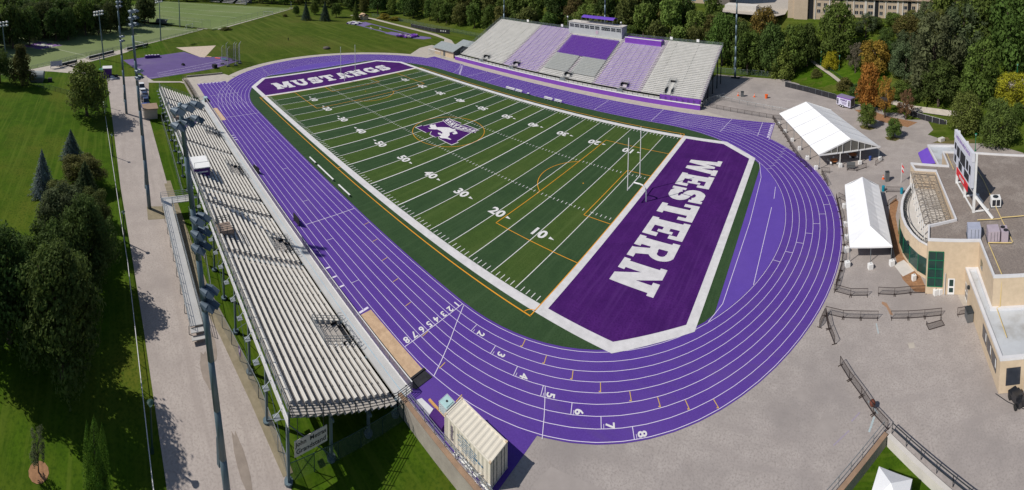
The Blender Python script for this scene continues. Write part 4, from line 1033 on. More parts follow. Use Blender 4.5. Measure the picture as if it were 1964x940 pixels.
# thin utility pole and the wire fence along the lawn
t = tag(MB().tube((-52, -79.6, -1.2), ray_at(190, 104, hdist(-52, -79.6)), .12, .08).build('utility_pole', STEEL), 'thin bare utility pole on the lawn edge beside the service road', 'pole')
t = thing('wire_fence', 'long low wire fence with a pale top rail along the lawn beside the service road', 'fence', (10, -77, -2))
P = [(-60, -80.6), (-24, -78.4), (0, -77.0), (14.6, -76.1), (43.6, -75.2), (70, -74.0)]
g = MB()
for (a, b), (c, e) in zip(P, P[1:]): g.tube((a, b, zlow(a) + 1.25), (c, e, zlow(c) + 1.25), .05, n=6)
g.build('top_rail', PARAPET, t)
g = MB()
for (a, b), (c, e) in zip(P, P[1:]):
    n = int(math.hypot(c - a, e - b) / 3.2)
    for i in range(n): x, y = a + (c - a) * i / n, b + (e - b) * i / n; g.bar((x, y, zlow(x)), (x, y, zlow(x) + 1.25), .05)
g.build('post', STEEL, t)
g = MB()
for (a, b), (c, e) in zip(P, P[1:]): g.face([(a, b, zlow(a)), (c, e, zlow(c)), (c, e, zlow(c) + 1.22), (a, b, zlow(a) + 1.22)])
g.build('wire', mesh_alpha('thin_wire', (0.10, 0.12, 0.10), .10), t)

def lamp_post(x, y, h, label, m=GREENM, rz=0.0):
    z = ground_z(x, y); t = thing('lamp_post', label, 'lamp post', (x, y, z), group='green lamp posts')
    g = MB(); g.tube((x, y, z), (x, y, z + h - .5), .11, .08); g.tube((x, y, z), (x, y, z + .6), .2, .14); g.build('post', m, t)
    g = MB(); g.tube((x, y, z + h - .5), (x, y, z + h - .12), .16, .32, n=8); g.build('lantern', MINT, t)
    g = MB(); g.tube((x, y, z + h - .12), (x, y, z + h + .05), .36, .1, n=8); g.build('cap', m, t)
DG = mat('dark_green_post', (0.02, 0.05, 0.04), rough=.5)
for x, y, lb in ((-24.3, -78.0, 'lamp post at the road edge level with the purple booth'), (7.5, -76.4, 'lamp post at the road edge beside the broad dark trees'), (40.6, -74.9, 'lamp post on the shaded verge nearest the bottom edge'), (-56, -79.3, 'lamp post by the road end near the leafy round tree')):
    lamp_post(x, y, 5.4, lb, DG)
lamp_post(122.4, 29.0, 4.5, 'green lamp post behind the flat-roofed building beside the round trees')
lamp_post(142.1, 49.5, 10.5, 'tall green lamp post in front of the yellow-green tree at the right edge')
lamp_post(83.5, 95.2, 5.5, 'green lamp post on the path beside the small yellow tree'); lamp_post(90.3, 89.5, 5.5, 'green lamp post lower on the path right of the small yellow tree'); lamp_post(80, 101, 6, 'green lamp post high on the path below the residence')

# ------------------------------------------------------------------ goals and benches
def goal_post(sx, label):
    t = thing('goal_post', label, 'goal post', (sx * 52.9, 0, 0), group='white football goal posts')
    g = MB(); pts = [(sx * 52.9, 0, 0), (sx * 52.9, 0, 1.9), (sx * 52.75, 0, 2.5), (sx * 52.3, 0, 2.95), (sx * 51.6, 0, 3.1), (sx * 50.35, 0, 3.08)]
    g.path(pts, .14, 8); g.build('gooseneck', WHITE, t)
    g = MB(); g.tube((sx * 50.35, -2.85, 3.08), (sx * 50.35, 2.85, 3.08), .11); g.build('crossbar', WHITE, t)
    for y in (-2.85, 2.85): g = MB(); g.tube((sx * 50.35, y, 2.98), (sx * 50.35, y, 12.8), .085); g.build('upright', WHITE, t)
goal_post(1, 'white football goal post at the WESTERN end zone'); goal_post(-1, 'white football goal post at the MUSTANGS end zone')
def team_bench(x, y, L, label, group, back=False, sgn=1):
    t = thing('team_bench', label, 'bench', (x, y, 0), group=group)
    g = MB(); g.box(x - L / 2, y - .15, .42, x + L / 2, y + .15, .47); g.build('seat', WHITE, t)
    if back: g = MB(); g.box(x - L / 2, y + sgn * .22, .62, x + L / 2, y + sgn * .26, .95); g.build('backrest', WHITE, t)
    for k in range(3):
        xx = x - L / 2 + .3 + (L - .6) * k / 2; g = MB(); g.bar((xx, y - .25, .01), (xx, y + .25, .01), .06); g.bar((xx, y - .2, .02), (xx, y, .42), .05); g.bar((xx, y + .2, .02), (xx, y + .05, .42), .05)
        if back: g.bar((xx, y + sgn * .2, .3), (xx, y + sgn * .26, .95), .05)
        g.build('leg', STEEL, t)
for x, L, lb in ((-5.2, 3.0, 'white bench on the near turf edge, furthest of the three'), (.9, 7.0, 'longest white bench on the near turf edge, in the middle of three'), (8.8, 4.4, 'white bench on the near turf edge closest to the near grandstand stairs')):
    team_bench(x, -35.4, L, lb, 'benches on the near side of the turf')
for x, L, lb in ((-9.1, 3.6, 'white backed bench on the far turf edge, furthest left'), (-5.6, 2.6, 'shorter white backed bench beside the longer one on the far turf edge'), (5.9, 3.0, 'white backed bench with blue ends on the far turf edge'), (9.5, 2.6, 'white backed bench on the far turf edge, furthest right')):
    team_bench(x, 35.6, L, lb, 'benches on the far side of the turf', True, 1)
t = thing('equipment_box', 'small dark box with a white lid between the benches on the far turf edge', 'box', (-1.8, 35.8, 0)); g = MB(); g.box(-2.1, 35.5, 0, -1.5, 36.0, .5); g.build('body', NAVY, t); g = MB(); g.box(-2.15, 35.45, .5, -1.45, 36.05, .58); g.build('lid', WHITE, t)
def soccer_goal(x, y, a, w_, h_, label):
    z = ground_z(x, y); t = thing('soccer_goal', label, 'soccer goal', (x, y, z), group='white soccer goals')
    c, s = math.cos(a), math.sin(a); q = lambda u, v, zz: (x + u * c - v * s, y + u * s + v * c, z + zz)
    g = MB(); g.path([q(-w_ / 2, 0, 0), q(-w_ / 2, 0, h_), q(w_ / 2, 0, h_), q(w_ / 2, 0, 0)], .09); 
    for sx in (-1, 1): g.path([q(sx * w_ / 2, 0, h_), q(sx * w_ / 2, 1.9, 0), q(sx * w_ / 2, 0, 0)], .05)
    g.path([q(-w_ / 2, 1.9, 0), q(w_ / 2, 1.9, 0)], .05); g.build('frame', WHITE, t)
    g = MB(); g.face([q(-w_ / 2, 0, h_), q(w_ / 2, 0, h_), q(w_ / 2, 1.9, 0), q(-w_ / 2, 1.9, 0)]); g.build('net', NETM, t)
soccer_goal(-60.2, 47.6, 0.02, 7.3, 2.4, 'white soccer goal parked against the cream storage building')
soccer_goal(-137, -64, math.radians(40), 7, 2.4, 'white soccer goal beside the fence of the nearer soccer field'); soccer_goal(-178, -128, math.radians(-60), 7.3, 2.4, 'white soccer goal in the forest shadow')
soccer_goal(-178, -31, math.radians(130), 6, 2.4, 'white soccer goal beside the team shelter of the further soccer field'); soccer_goal(-206, 28, math.radians(60), 6, 2.2, 'white soccer goal near the faded letters of the further soccer field')

# ------------------------------------------------------------------ screens, boards and props on the track
for x, y, a, lb in ((-6.0, -48.2, .25, 'black padded board standing on the runway opposite the purple booth'), (13.5, -47.5, .05, 'wide black padded board standing on the runway near the tall pole shadow')):
    t = thing('padded_board', lb, 'board', (x, y, 0), group='black boards on the runway')
    g = MB(); g.obox((x, y, .05), 2.2, .12, 1.25, a); g.build('panel', BLACK, t)
    g = MB()
    for k in (-.8, .8): g.obox((x + k * math.cos(a), y + k * math.sin(a), 0), .08, .8, .06, a)
    g.build('foot', DARKST, t)
t = tag(MB().box(45.98, -48.75, 0.0, 46.2, -46.2, .14).build('pit_kerb', BLACK), 'black rubber kerb at the end of the near long jump sand pit', 'kerb')
t = tag(MB().prism([(46.25, -49.1), (47.3, -48.4), (47.35, -46.15), (46.25, -46.3)], 0.004, .05).build('black_tarpaulin', BLACK), 'black tarpaulin spread on the purple rubber at the end of the sand pit', 'tarpaulin')
# container
t = thing('shipping_container', 'cream corrugated shipping container with blue lettering standing on the purple rubber', 'container', (55.9, -48.2, 0))
x0, x1, y0, y1, zt_ = 52.95, 58.9, -49.4, -47.05, 2.6
g = MB(); n = 44; A = []; B = []
for k in range(n + 1):
    x = x0 + .1 + (x1 - x0 - .2) * k / n; o = .05 if (k // 2) % 2 else 0.0
    A.append((x, y0 + .02 + o)); B.append((x, y1 - .02 - o))
for P in (A, B):
    for (a, b), (c, e) in zip(P, P[1:]): g.face([(a, b, .12), (c, e, .12), (c, e, 2.5), (a, b, 2.5)])
for k in range(n):
    xa, xb = A[k][0], A[k + 1][0]; za, zb = [2.56 - (.045 if (j // 2) % 2 else 0) for j in (k, k + 1)]
    g.face([(xa, y0 + .06, za), (xb, y0 + .06, zb), (xb, y1 - .06, zb), (xa, y1 - .06, za)])
g.box(x0 + .02, y0 + .1, .1, x0 + .06, y1 - .1, 2.5); g.box(x0, y0 + .05, .06, x1, y1 - .05, .12)
g.build('body', CREAMC, t)
g = MB()
for y in (y0 + .06, y1 - .06):
    for z in (.06, 2.54): g.bar((x0, y, z), (x1, y, z), .12)
for x in (x0 + .06, x1 - .06):
    for z in (.06, 2.54): g.bar((x, y0, z), (x, y1, z), .118)
    for y in (y0 + .06, y1 - .06): g.bar((x, y, 0), (x, y, 2.6), .13)
g.build('frame', CREAMC, t)
g = MB()
for x in (x0 + .07, x1 - .07):
    for y in (y0 + .07, y1 - .07):
        for z in (.0, 2.5): g.box(x - .1, y - .1, z, x + .1, y + .1, z + .13)
g.build('corner_casting', mat('rust_speckled_cream', (0.50, 0.34, 0.20), (0.66, 0.58, 0.46), 9, .7), t)
for s_ in (0, 1):
    ya, yb_ = (y0 + .14, (y0 + y1) / 2 - .01) if s_ == 0 else ((y0 + y1) / 2 + .01, y1 - .14)
    g = MB(); g.box(x1 - .06, ya, .14, x1 - .02, yb_, 2.46)
    for k in range(4): g.box(x1 - .02, ya + .06, .25 + .56 * k, x1 + .0, yb_ - .06, .62 + .56 * k)
    dr = g.build('door', CREAMC, t)
    g = MB()
    for y in (ya + .3, yb_ - .3): g.tube((x1 + .02, y, .15), (x1 + .02, y, 2.46), .03, n=6)
    g.build('lock_rod', GREYB, dr)
g = MB(); yy = y0 - .004
g.use(BLUETXT)
rr = random.Random(3)
for r_, (xa, xb, zz, h_) in enumerate(((55.0, 56.4, 2.15, .14), (54.7, 57.2, 1.9, .10), (55.0, 57.1, 1.7, .10), (54.8, 57.3, 1.5, .10), (55.2, 57.0, 1.3, .10), (54.9, 57.2, 1.1, .10), (55.4, 56.9, .9, .08), (56.9, 57.9, 1.35, .2))):
    x = xa
    while x < xb:
        wd = rr.uniform(.05, .16); g.face([(x, yy, zz), (x + wd, yy, zz), (x + wd, yy, zz + h_), (x, yy, zz + h_)]); x += wd + rr.choice((.04, .05, .12))
g.build('blue_lettering', None, t)
g = MB(); g.use(mat('dark_logo', (0.06, 0.055, 0.10), (0.16, 0.12, 0.18), 6, .6))
for k in range(10): a = k * .62; g.sheet([(0, 0), (0, 0), (0, 0)], 0) if 0 else g.face([(53.85 + .2 * math.sin(k * 1.7) * .3, yy - .001 * k, .75 + .15 * k), (54.12 + .1 * math.cos(k), yy - .001 * k, .75 + .15 * k), (54.12 + .08 * math.sin(k * 2.1), yy - .001 * k, .87 + .15 * k), (53.82 + .06 * math.cos(2 * k), yy - .001 * k, .87 + .15 * k)])
g.build('logo', None, t)
t = thing('water_tank', 'pale mint caged water tank beside the end of the cream container', 'tank', (51.2, -47.5, 0))
g = MB(); g.box(50.65, -48.05, .14, 51.75, -46.95, 1.1); g.box(50.75, -47.95, 1.1, 51.65, -47.05, 1.16); g.build('tank_body', MINT, t)
g = MB()
for k in range(6):
    z = .16 + .185 * k
    for a, b in (((50.6, -48.1), (51.8, -48.1)), ((51.8, -48.1), (51.8, -46.9)), ((51.8, -46.9), (50.6, -46.9)), ((50.6, -46.9), (50.6, -48.1))): g.bar((*a, z), (*b, z), .03)
for k in range(6):
    for x, y in ((50.6 + .24 * k, -48.1), (50.6 + .24 * k, -46.9), (50.6, -48.1 + .24 * k), (51.8, -48.1 + .24 * k)): g.bar((x, y, .14), (x, y, 1.1), .025)
g.build('cage', PARAPET, t)
g = MB(); g.tube((51.2, -47.5, 1.16), (51.2, -47.5, 1.21), .11, n=10); g.build('cap', BLACK, t)
g = MB(); g.box(50.6, -48.1, .0, 51.8, -46.9, .13); g.build('pallet', GREYB, t)
t = tag(MB().prism([(48.45, -49.3), (48.65, -48.75), (50.3, -48.55), (50.45, -49.15)], 0.0, .35).build('equipment_mat', PARAPET), 'pale folded mat lying by the railing near the cream container', 'mat')
t = tag(MB().prism([(50.5, -49.3), (50.4, -48.35), (52.1, -48.3), (52.3, -49.2)], 0.0, .4).build('equipment_mat', PURPLED), 'purple foam mat lying against the railing near the cream container', 'mat')
t = tag(MB().bar((49.1, -48.1, .1), (52.8, -48.0, .1), .24, .14).build('timber_beam', mat('orange_timber', (0.62, 0.35, 0.12), (0.52, 0.28, 0.10), 3, .7)), 'long orange timber beam lying between the mats and the water tank', 'beam')
rr = random.Random(5)
t = thing('chair_heap', 'tangled heap of folded white chairs between the railing and the cream container', 'chair heap', (57, -49.6, 0))
g = MB()
for k in range(70):
    x = rr.uniform(54.5, 59.4); y = rr.uniform(-49.82, -49.5); z = rr.uniform(.05, .8); q = Vector((x, y, z)); g.bar(q, q + Vector((rr.uniform(-.4, .4), rr.uniform(-.12, .12), rr.uniform(-.2, .35))), .05, .03)
for k in range(16):
    x = rr.uniform(54.5, 59.2); z = rr.uniform(.05, .6); g.obox((x, -49.64, z), .4, .03 + .25 * rr.random(), .04, rr.uniform(-.3, .3))
g.build('folded_chairs', WHITE, t)
t = thing('water_tank', 'pale mint tank with black crates at the far end of the near grandstand runway', 'tank', (-53.2, -48.9, 0)); g = MB(); g.box(-54.2, -49.3, 0, -52.8, -48.2, 1.1); g.build('tank_body', MINT, t); g = MB(); g.box(-52.7, -49.2, 0, -51.9, -48.3, .5); g.box(-53.6, -48.15, 0, -52.4, -47.8, .4); g.build('crate', BLACK, t)

# ------------------------------------------------------------------ tents
BT = Vector((0, 0, 0)); ang = math.atan2(26.6 - 21.6, 98.1 - 84.3)
A0 = Vector((84.35, 21.9, 0)); ux = Vector((math.cos(ang), math.sin(ang), 0)); uy = Vector((-math.sin(ang) * 1.0, math.cos(ang), 0)); uy = (Vector((73.3, 45.3, 0)) - A0).normalized()
TW, TL = 14.6, 26.2
def tp(a, b, z): q = A0 + ux * a + uy * b; return (q.x, q.y, z)
t = thing('event_tent', 'large white marquee with a clear gable beside the bend of the track', 'tent', (*tp(TW / 2, TL / 2, 0)[:2], 0))
EV, RDG = 3.0, 5.9
g = MB(); nb = 5
for k in range(nb):
    for j in range(4):
        b0, b1 = TL * (k + j / 4) / nb, TL * (k + (j + 1) / 4) / nb; s0, s1 = .10 * math.sin(PI * j / 4), .10 * math.sin(PI * (j + 1) / 4)
        for sd in (0, 1):
            e = -.25 if sd == 0 else TW + .25; m_ = TW / 2
            h = [(e, EV), ((e + m_) / 2, (EV + RDG) / 2), (m_, RDG)]
            for (a0, z0), (a1, z1), ks in ((h[0], h[1], .6), (h[1], h[2], .6)):
                f = [tp(a0, b0, z0 - s0 * (0 if z0 in (EV, RDG) else 1)), tp(a1, b0, z1 - s0 * (0 if z1 in (EV, RDG) else 1)), tp(a1, b1, z1 - s1 * (0 if z1 in (EV, RDG) else 1)), tp(a0, b1, z0 - s1 * (0 if z0 in (EV, RDG) else 1))]
                g.face(f)
g.build('roof', TENT, t)
g = MB()
for k in range(nb + 1):
    b = TL * k / nb
    for e in (-.27, TW + .27): g.bar(tp(e, b, EV + .02), tp(TW / 2, b, RDG + .02), .09, .05)
g.bar(tp(TW / 2, 0, RDG + .03), tp(TW / 2, TL, RDG + .03), .12, .06)
g.build('roof_seam', mat('grey_seam', (0.42, 0.42, 0.45), rough=.6), t)
g = MB()
for b in (0, TL):
    for a0, a1 in ((0, .5), (.5, 1)): pass
    g.bar(tp(-.25, b, EV), tp(TW + .25, b, EV), .14, .3)
    g.bar(tp(-.25, b, EV + .05), tp(TW / 2, b, RDG - .05), .12, .3); g.bar(tp(TW + .25, b, EV + .05), tp(TW / 2, b, RDG - .05), .12, .3)
    for a, wd in ((.18, .12), (.28, .3), (.365, .45), (.5, .2), (.63, .45), (.74, .3), (.86, .12)):
        zz = EV + (RDG - EV) * (1 - abs(a - .5) * 2); g.bar(tp(a * TW, b, EV), tp(a * TW, b, zz - .12), wd, .06)
g.build('gable_frame', WHITE, t)
g = MB()
for b in (.05,): g.face([tp(.3, b, EV + .1), tp(TW - .3, b, EV + .1), tp(TW / 2, b, RDG - .2)])
g.build('gable_window', mat('tinted_vinyl', (0.13, 0.125, 0.11), rough=.15, spec=.6), t)
for k in range(nb + 1):
    for a in (0, TW):
        g = MB(); g.bar(tp(a, TL * k / nb, 0), tp(a, TL * k / nb, EV), .12); g.build('leg', STEEL, t)
for a in (.33, .67): g = MB(); g.bar(tp(a * TW, 0, 0), tp(a * TW, 0, EV), .16); g.build('leg', WHITE, t)
# weights
def weight(x, y, lb, s=1.0):
    t = thing('tent_weight', lb, 'weight', (x, y, 0), group='white concrete tent weights')
    g = MB(); g.obox((x, y, 0), .72 * s, .62 * s, .78, .35); g.build('block', WHITE, t); g = MB(); g.tube((x, y, .78), (x + .05, y, .98), .04, n=6); g.build('lifting_loop', STEEL, t)
for k, (x, y) in enumerate(((72.8, 45.1), (75.0, 40.3), (77.3, 35.3), (79.4, 30.7), (81.5, 26.0), (83.6, 21.5))): weight(x, y, 'white tent weight by the long side of the marquee facing the track')
for x, y, lb in ((89.0, 23.0, 'white tent weight under the left gable post of the marquee'), (93.5, 24.6, 'white tent weight under the middle gable post of the marquee'), (98.4, 26.6, 'white tent weight at the right gable corner of the marquee')): weight(x, y, lb)
t = thing('event_tent', 'smaller plain white hipped tent between the track and the curved building', 'tent', (92.8, 1, 0))
g = MB()
e0, e1, f0, f1, ez, rz = 89.4, 96.1, -8.2, 10.6, 2.45, 4.3; mx = (e0 + e1) / 2
N = 24
for k in range(N):
    y_0, y_1 = f0 + 2.4 + (f1 - f0 - 2.8) * k / N, f0 + 2.4 + (f1 - f0 - 2.8) * (k + 1) / N
    w0, w1 = .07 * abs(math.sin(k * 1.31)), .07 * abs(math.sin((k + 1) * 1.31))
    for ex, sgn in ((e0, 1), (e1, -1)):
        mid = (ex + mx) / 2
        g.face([(ex, y_0, ez), (mid, y_0, (ez + rz) / 2 - .12 - w0), (mid, y_1, (ez + rz) / 2 - .12 - w1), (ex, y_1, ez)]); g.face([(mid, y_0, (ez + rz) / 2 - .12 - w0), (mx, y_0, rz), (mx, y_1, rz), (mid, y_1, (ez + rz) / 2 - .12 - w1)])
        g.face([(ex, y_0, ez), (ex, y_1, ez), (ex, y_1, ez - .25), (ex, y_0, ez - .25)])
ya = f0 + 2.4; yb_ = f1 - .4
g.face([(e0, f0, ez), (e1, f0, ez), (mx, ya, rz)]); g.face([(e0, f0, ez), (mx, ya, rz), ((e0 + mx) / 2, ya, (ez + rz) / 2 - .12), (e0, ya, ez)]); g.face([(e1, f0, ez), (e1, ya, ez), ((e1 + mx) / 2, ya, (ez + rz) / 2 - .12), (mx, ya, rz)])
g.face([(e0, f0, ez), (e0, f0, ez - .25), (e1, f0, ez - .25), (e1, f0, ez)])
g.face([(e0, yb_, ez), (mx, yb_, rz), (e1, yb_, ez), (e1, f1, ez), (e0, f1, ez)])
g.build('roof', TENT, t)
for x in (e0 + .1, mx, e1 - .1):
    for k in range(5): 
        y = f0 + .1 + (f1 - f0 - .2) * k / 4
        if x == mx and 0 < k < 4: continue
        g = MB(); g.bar((x, y, 0), (x, y, ez), .08); g.build('leg', STEEL, t)
g = MB(); g.face([(90.6, -7.6, .05), (96.0, -7.6, .05), (96.0, -7.6, 2.2), (90.6, -7.6, 2.2)]) if 0 else None
g.box(90.5, -7.4, .02, 95.9, -7.34, 2.0) if 0 else g.box(96.15, -7.9, 0, 96.2, 6, 2.2); g.build('side_wall', BLACK, t)
for x, y, lb in ((89.1, -9.2, 'white tent weight at the near track-side corner of the hipped tent'), (92.6, -9.7, 'white tent weight in front of the near end of the hipped tent'), (96.0, -9.1, 'white tent weight at the building-side corner of the hipped tent')): weight(x, y, lb)
for x, y in ((89.1, -5.8), (89.2, -2.7), (89.3, 1.0), (89.3, 6.8)): weight(x, y, 'white tent weight along the track side of the hipped tent')
for x, y, lb in ((98.8, -12.6, 'white rock on the mulch bed by the curved wall'), (101.3, -15.95, 'left of two white blocks at the foot of the tall green window'), (102.0, -15.9, 'right of two white blocks at the foot of the tall green window')): weight(x, y, lb, .8)
# tables and chairs under the marquee
def table(x, y, lb, nch=5):
    t = thing('round_table', lb, 'table', (x, y, 0), group='round tables under the marquee')
    g = MB(); g.tube((x, y, .7), (x, y, .75), .9, n=18); g.build('tabletop', TABLE, t); g = MB(); g.tube((x, y, 0), (x, y, .7), .06); g.tube((x, y, 0), (x, y, .04), .4); g.build('pedestal', DARKST, t)
    for k in range(nch):
        a = 2 * PI * k / nch + .4; cx_, cy_ = x + 1.25 * math.cos(a), y + 1.25 * math.sin(a)
        c = thing('folding_chair', 'white folding chair at an orange round table under the marquee', 'chair', (cx_, cy_, 0), group='white chairs under the marquee')
        g = MB(); g.obox((cx_, cy_, .43), .42, .42, .04, a); g.build('seat', WHITE, c)
        g = MB(); g.obox((cx_ + .22 * math.cos(a), cy_ + .22 * math.sin(a), .5), .03, .42, .4, a); g.build('backrest', WHITE, c)
        for i in (-1, 1):
            g = MB(); px, py = cx_ - i * .18 * math.sin(a), cy_ + i * .18 * math.cos(a); g.bar((px - .18 * math.cos(a), py - .18 * math.sin(a), 0), (px + .2 * math.cos(a), py + .2 * math.sin(a), .9), .03); g.bar((px + .2 * math.cos(a), py + .2 * math.sin(a), 0), (px - .16 * math.cos(a), py - .16 * math.sin(a), .43), .03); g.build('leg', STEEL, c)
table(87.6, 24.7, 'orange round table at the left of the marquee gable'); table(92.1, 28.0, 'orange round table behind the middle gable post of the marquee'); table(82.5, 34.5, 'orange round table near the track side of the marquee'); table(78.5, 42, 'orange round table at the far end of the marquee')
def barrel(x, y, h, r, m, lb, cat='barrel', nm='waste_barrel'):
    z = ground_z(x, y); t = thing(nm, lb, cat, (x, y, z)); g = MB(); g.tube((x, y, z), (x, y, z + h), r * .92, r, n=14); g.build('drum', m, t)
    g = MB(); g.tube((x, y, z + h), (x, y, z + h + .04), r * 1.06, r * 1.0, n=14); g.build('rim', m, t)
barrel(97.4, 12.9, 1.0, .32, TEAL, 'teal waste barrel left of the gate by the hipped tent'); barrel(101.0, 11.8, 1.0, .32, TEAL, 'teal waste barrel right of the gate beside the brick corner'); barrel(96.0, 26.6, .9, .3, BLUEP, 'dark blue waste barrel under the marquee gable')
t = thing('speaker_cabinet', 'tall grey cabinet standing alone on the plaza beside an orange cone', 'cabinet', (98.7, 16.9, 0)); g = MB(); g.obox((98.7, 16.9, 0), .8, .7, 2.0, .2); g.build('body', GREYB, t); g = MB(); g.obox((98.7, 16.9, 2.0), .84, .74, .06, .2); g.build('lid', DARKST, t)
def cone(x, y, lb, s=1.0):
    t = thing('traffic_cone', lb, 'cone', (x, y, 0), group='orange traffic cones'); g = MB(); g.obox((x, y, 0), .5 * s, .5 * s, .05, .4); g.build('base', CONE, t); g = MB(); g.tube((x, y, .05), (x, y, .9 * s), .2 * s, .04 * s, n=12); g.build('body', CONE, t); g = MB(); g.tube((x, y, .45 * s), (x, y, .6 * s), .125 * s, .1 * s, n=12); g.build('band', WHITE, t)
cone(98.0, 17.8, 'orange cone beside the tall grey cabinet on the plaza', 1.0); cone(57.4, 66.4, 'orange cone left of the grey bin on the asphalt behind the fence', 1.3); cone(62.7, 66.7, 'orange cone standing alone on the asphalt behind the fence', 1.3)
t = thing('orange_bin', 'orange plastic bin on the asphalt right of the cones', 'bin', (66.6, 66.5, 0)); g = MB(); g.tube((66.6, 66.5, 0), (66.6, 66.5, 1.15), .42, .5, n=12); g.build('drum', CONE, t); g = MB(); g.tube((66.6, 66.5, 1.15), (66.6, 66.5, 1.2), .54, n=12); g.build('rim', CONE, t)
t = thing('waste_bin', 'tall grey bin beside a cone on the asphalt behind the far grandstand corner', 'bin', (58.8, 66.2, 0)); g = MB(); g.obox((58.8, 66.2, 0), .9, .9, 1.5, .3); g.build('body', GREYB, t); g = MB(); g.obox((58.8, 66.2, 1.5), 1.0, 1.0, .1, .3); g.build('lid', DARKST, t)
t = thing('waste_bin', 'dark grey wheeled bin leaning by the brick wall at the plaza gate', 'bin', (104.6, -21.2, 0)); g = MB(); g.obox((104.6, -21.2, .1), .8, 1.2, 1.2, 0); g.build('body', GREYB, t); g = MB(); g.obox((104.6, -21.2, 1.3), .9, 1.3, .12, 0); g.build('lid', DARKST, t)
t = thing('flag', 'red and white maple leaf flag on a pole by the brick corner', 'flag', (101.6, 16.1, 0)); g = MB(); g.tube((101.6, 16.1, 0), (101.6, 16.1, 4.2), .05, n=6); g.build('pole', WHITE, t)
g = MB()
for k in range(3):
    g.use(RED if k != 1 else PAINT)
    for j in range(4):
        z0, z1 = 3.9 - .5 * k - .125 * j, 3.9 - .5 * k - .125 * (j + 1); g.face([(101.6, 16.1, z0), (101.9 + .05 * j, 15.55 + .08 * k, z0 - .25), (101.9 + .05 * j, 15.55 + .08 * k, z1 - .25), (101.6, 16.1, z1)])
cf = g.build('cloth', None, t)
g = MB(); vs = [(0, .2), (.05, .1), (.16, .12), (.12, .02), (.2, -.03), (.08, -.1), (.02, -.12), (.02, -.2), (-.02, -.2), (-.02, -.12), (-.08, -.1), (-.2, -.03), (-.12, .02), (-.16, .12), (-.05, .1)]
g.face([(101.76 + .0 + y * .12 - .02, 15.80 - y * .3 - .02, 3.03 + x) for x, y in vs]); g.build('maple_leaf', RED, cf)

# trailer
t = thing('food_trailer', 'small white and purple trailer lettered PURPLE parked against the black fence', 'trailer', (91.5, 62.5, 0))
a = math.atan2(60.1 - 63.4, 93.1 - 88.9); tx = Vector((math.cos(a), math.sin(a), 0)); ty = Vector((-math.sin(a), math.cos(a), 0)); T0 = Vector((91.0, 61.8, 0)) + ty * 1.3
def q_(u, v, z): p = T0 + tx * u + ty * v; return (p.x, p.y, z)
g = MB()
def obx(g, u0, u1, v0, v1, z0, z1): 
    P = [q_(u0, v0, z0), q_(u1, v0, z0), q_(u1, v1, z0), q_(u0, v1, z0), q_(u0, v0, z1), q_(u1, v0, z1), q_(u1, v1, z1), q_(u0, v1, z1)]
    g.mesh(P, [(3, 2, 1, 0), (4, 5, 6, 7), (0, 1, 5, 4), (1, 2, 6, 5), (2, 3, 7, 6), (3, 0, 4, 7)])
obx(g, -2.6, 2.6, -1.2, 1.2, .5, 3.1); g.build('body', mat('lilac_white_vinyl', (0.62, 0.60, 0.74), (0.56, 0.54, 0.68), .8, .5), t)
g = MB(); obx(g, -2.65, 2.65, -1.25, 1.25, 3.1, 3.25); g.build('roof', mat('grey_violet_roof', (0.22, 0.18, 0.30), rough=.6), t)
g = MB(); obx(g, -2.62, 2.62, -1.22, -1.205, 2.8, 3.08); g.build('trim', PURPLE, t)
g = MB(); obx(g, 2.6, 2.64, -.9, .9, .7, 2.9); g.build('rear_door', GREYB, t)
for u in (-1.0, -.1):
    g = MB(); g.tube(q_(u, -1.1, .42), q_(u, -1.32, .42), .4, n=14); wv = g.build('wheel', TYRE, t); g = MB(); g.tube(q_(u, -1.32, .42), q_(u, -1.34, .42), .2, n=10); g.build('rim', PARAPET, wv)
g = MB(); put_text(g, 'PURPLE', .72, q_(.0, -1.215, 2.25), tx, (0, 0, 1), .04); put_text(g, 'FRIDAY', .28, q_(.4, -1.215, 1.72), tx, (0, 0, 1), .01) if 0 else None
for k in range(3): g.mesh([q_(-.9 + .2 * k, -1.215, 1.6 - .25 * k), q_(1.2 - .1 * k, -1.215, 1.6 - .25 * k), q_(1.2 - .1 * k, -1.215, 1.7 - .25 * k), q_(-.9 + .2 * k, -1.215, 1.7 - .25 * k)], [(0, 1, 2, 3)])
g.build('lettering', PURPLED, t)
g = MB()
for u in (-2.15, 2.1):
    for k in range(9): w_ = .28 - .02 * abs(k - 4) + .05 * ((k * 7) % 3); z = .7 + .2 * k; g.mesh([q_(u - w_, -1.216, z), q_(u + w_ * .8, -1.216, z), q_(u + w_ * .7, -1.216, z + .19), q_(u - w_ * .8, -1.216, z + .19)], [(0, 1, 2, 3)])
g.build('painted_figures', BLACK, t)
g = MB(); g.bar(q_(2.6, 0, .5), q_(3.6, 0, .5), .12); g.bar(q_(3.4, 0, 0), q_(3.4, 0, .5), .08); g.build('tow_bar', DARKST, t)

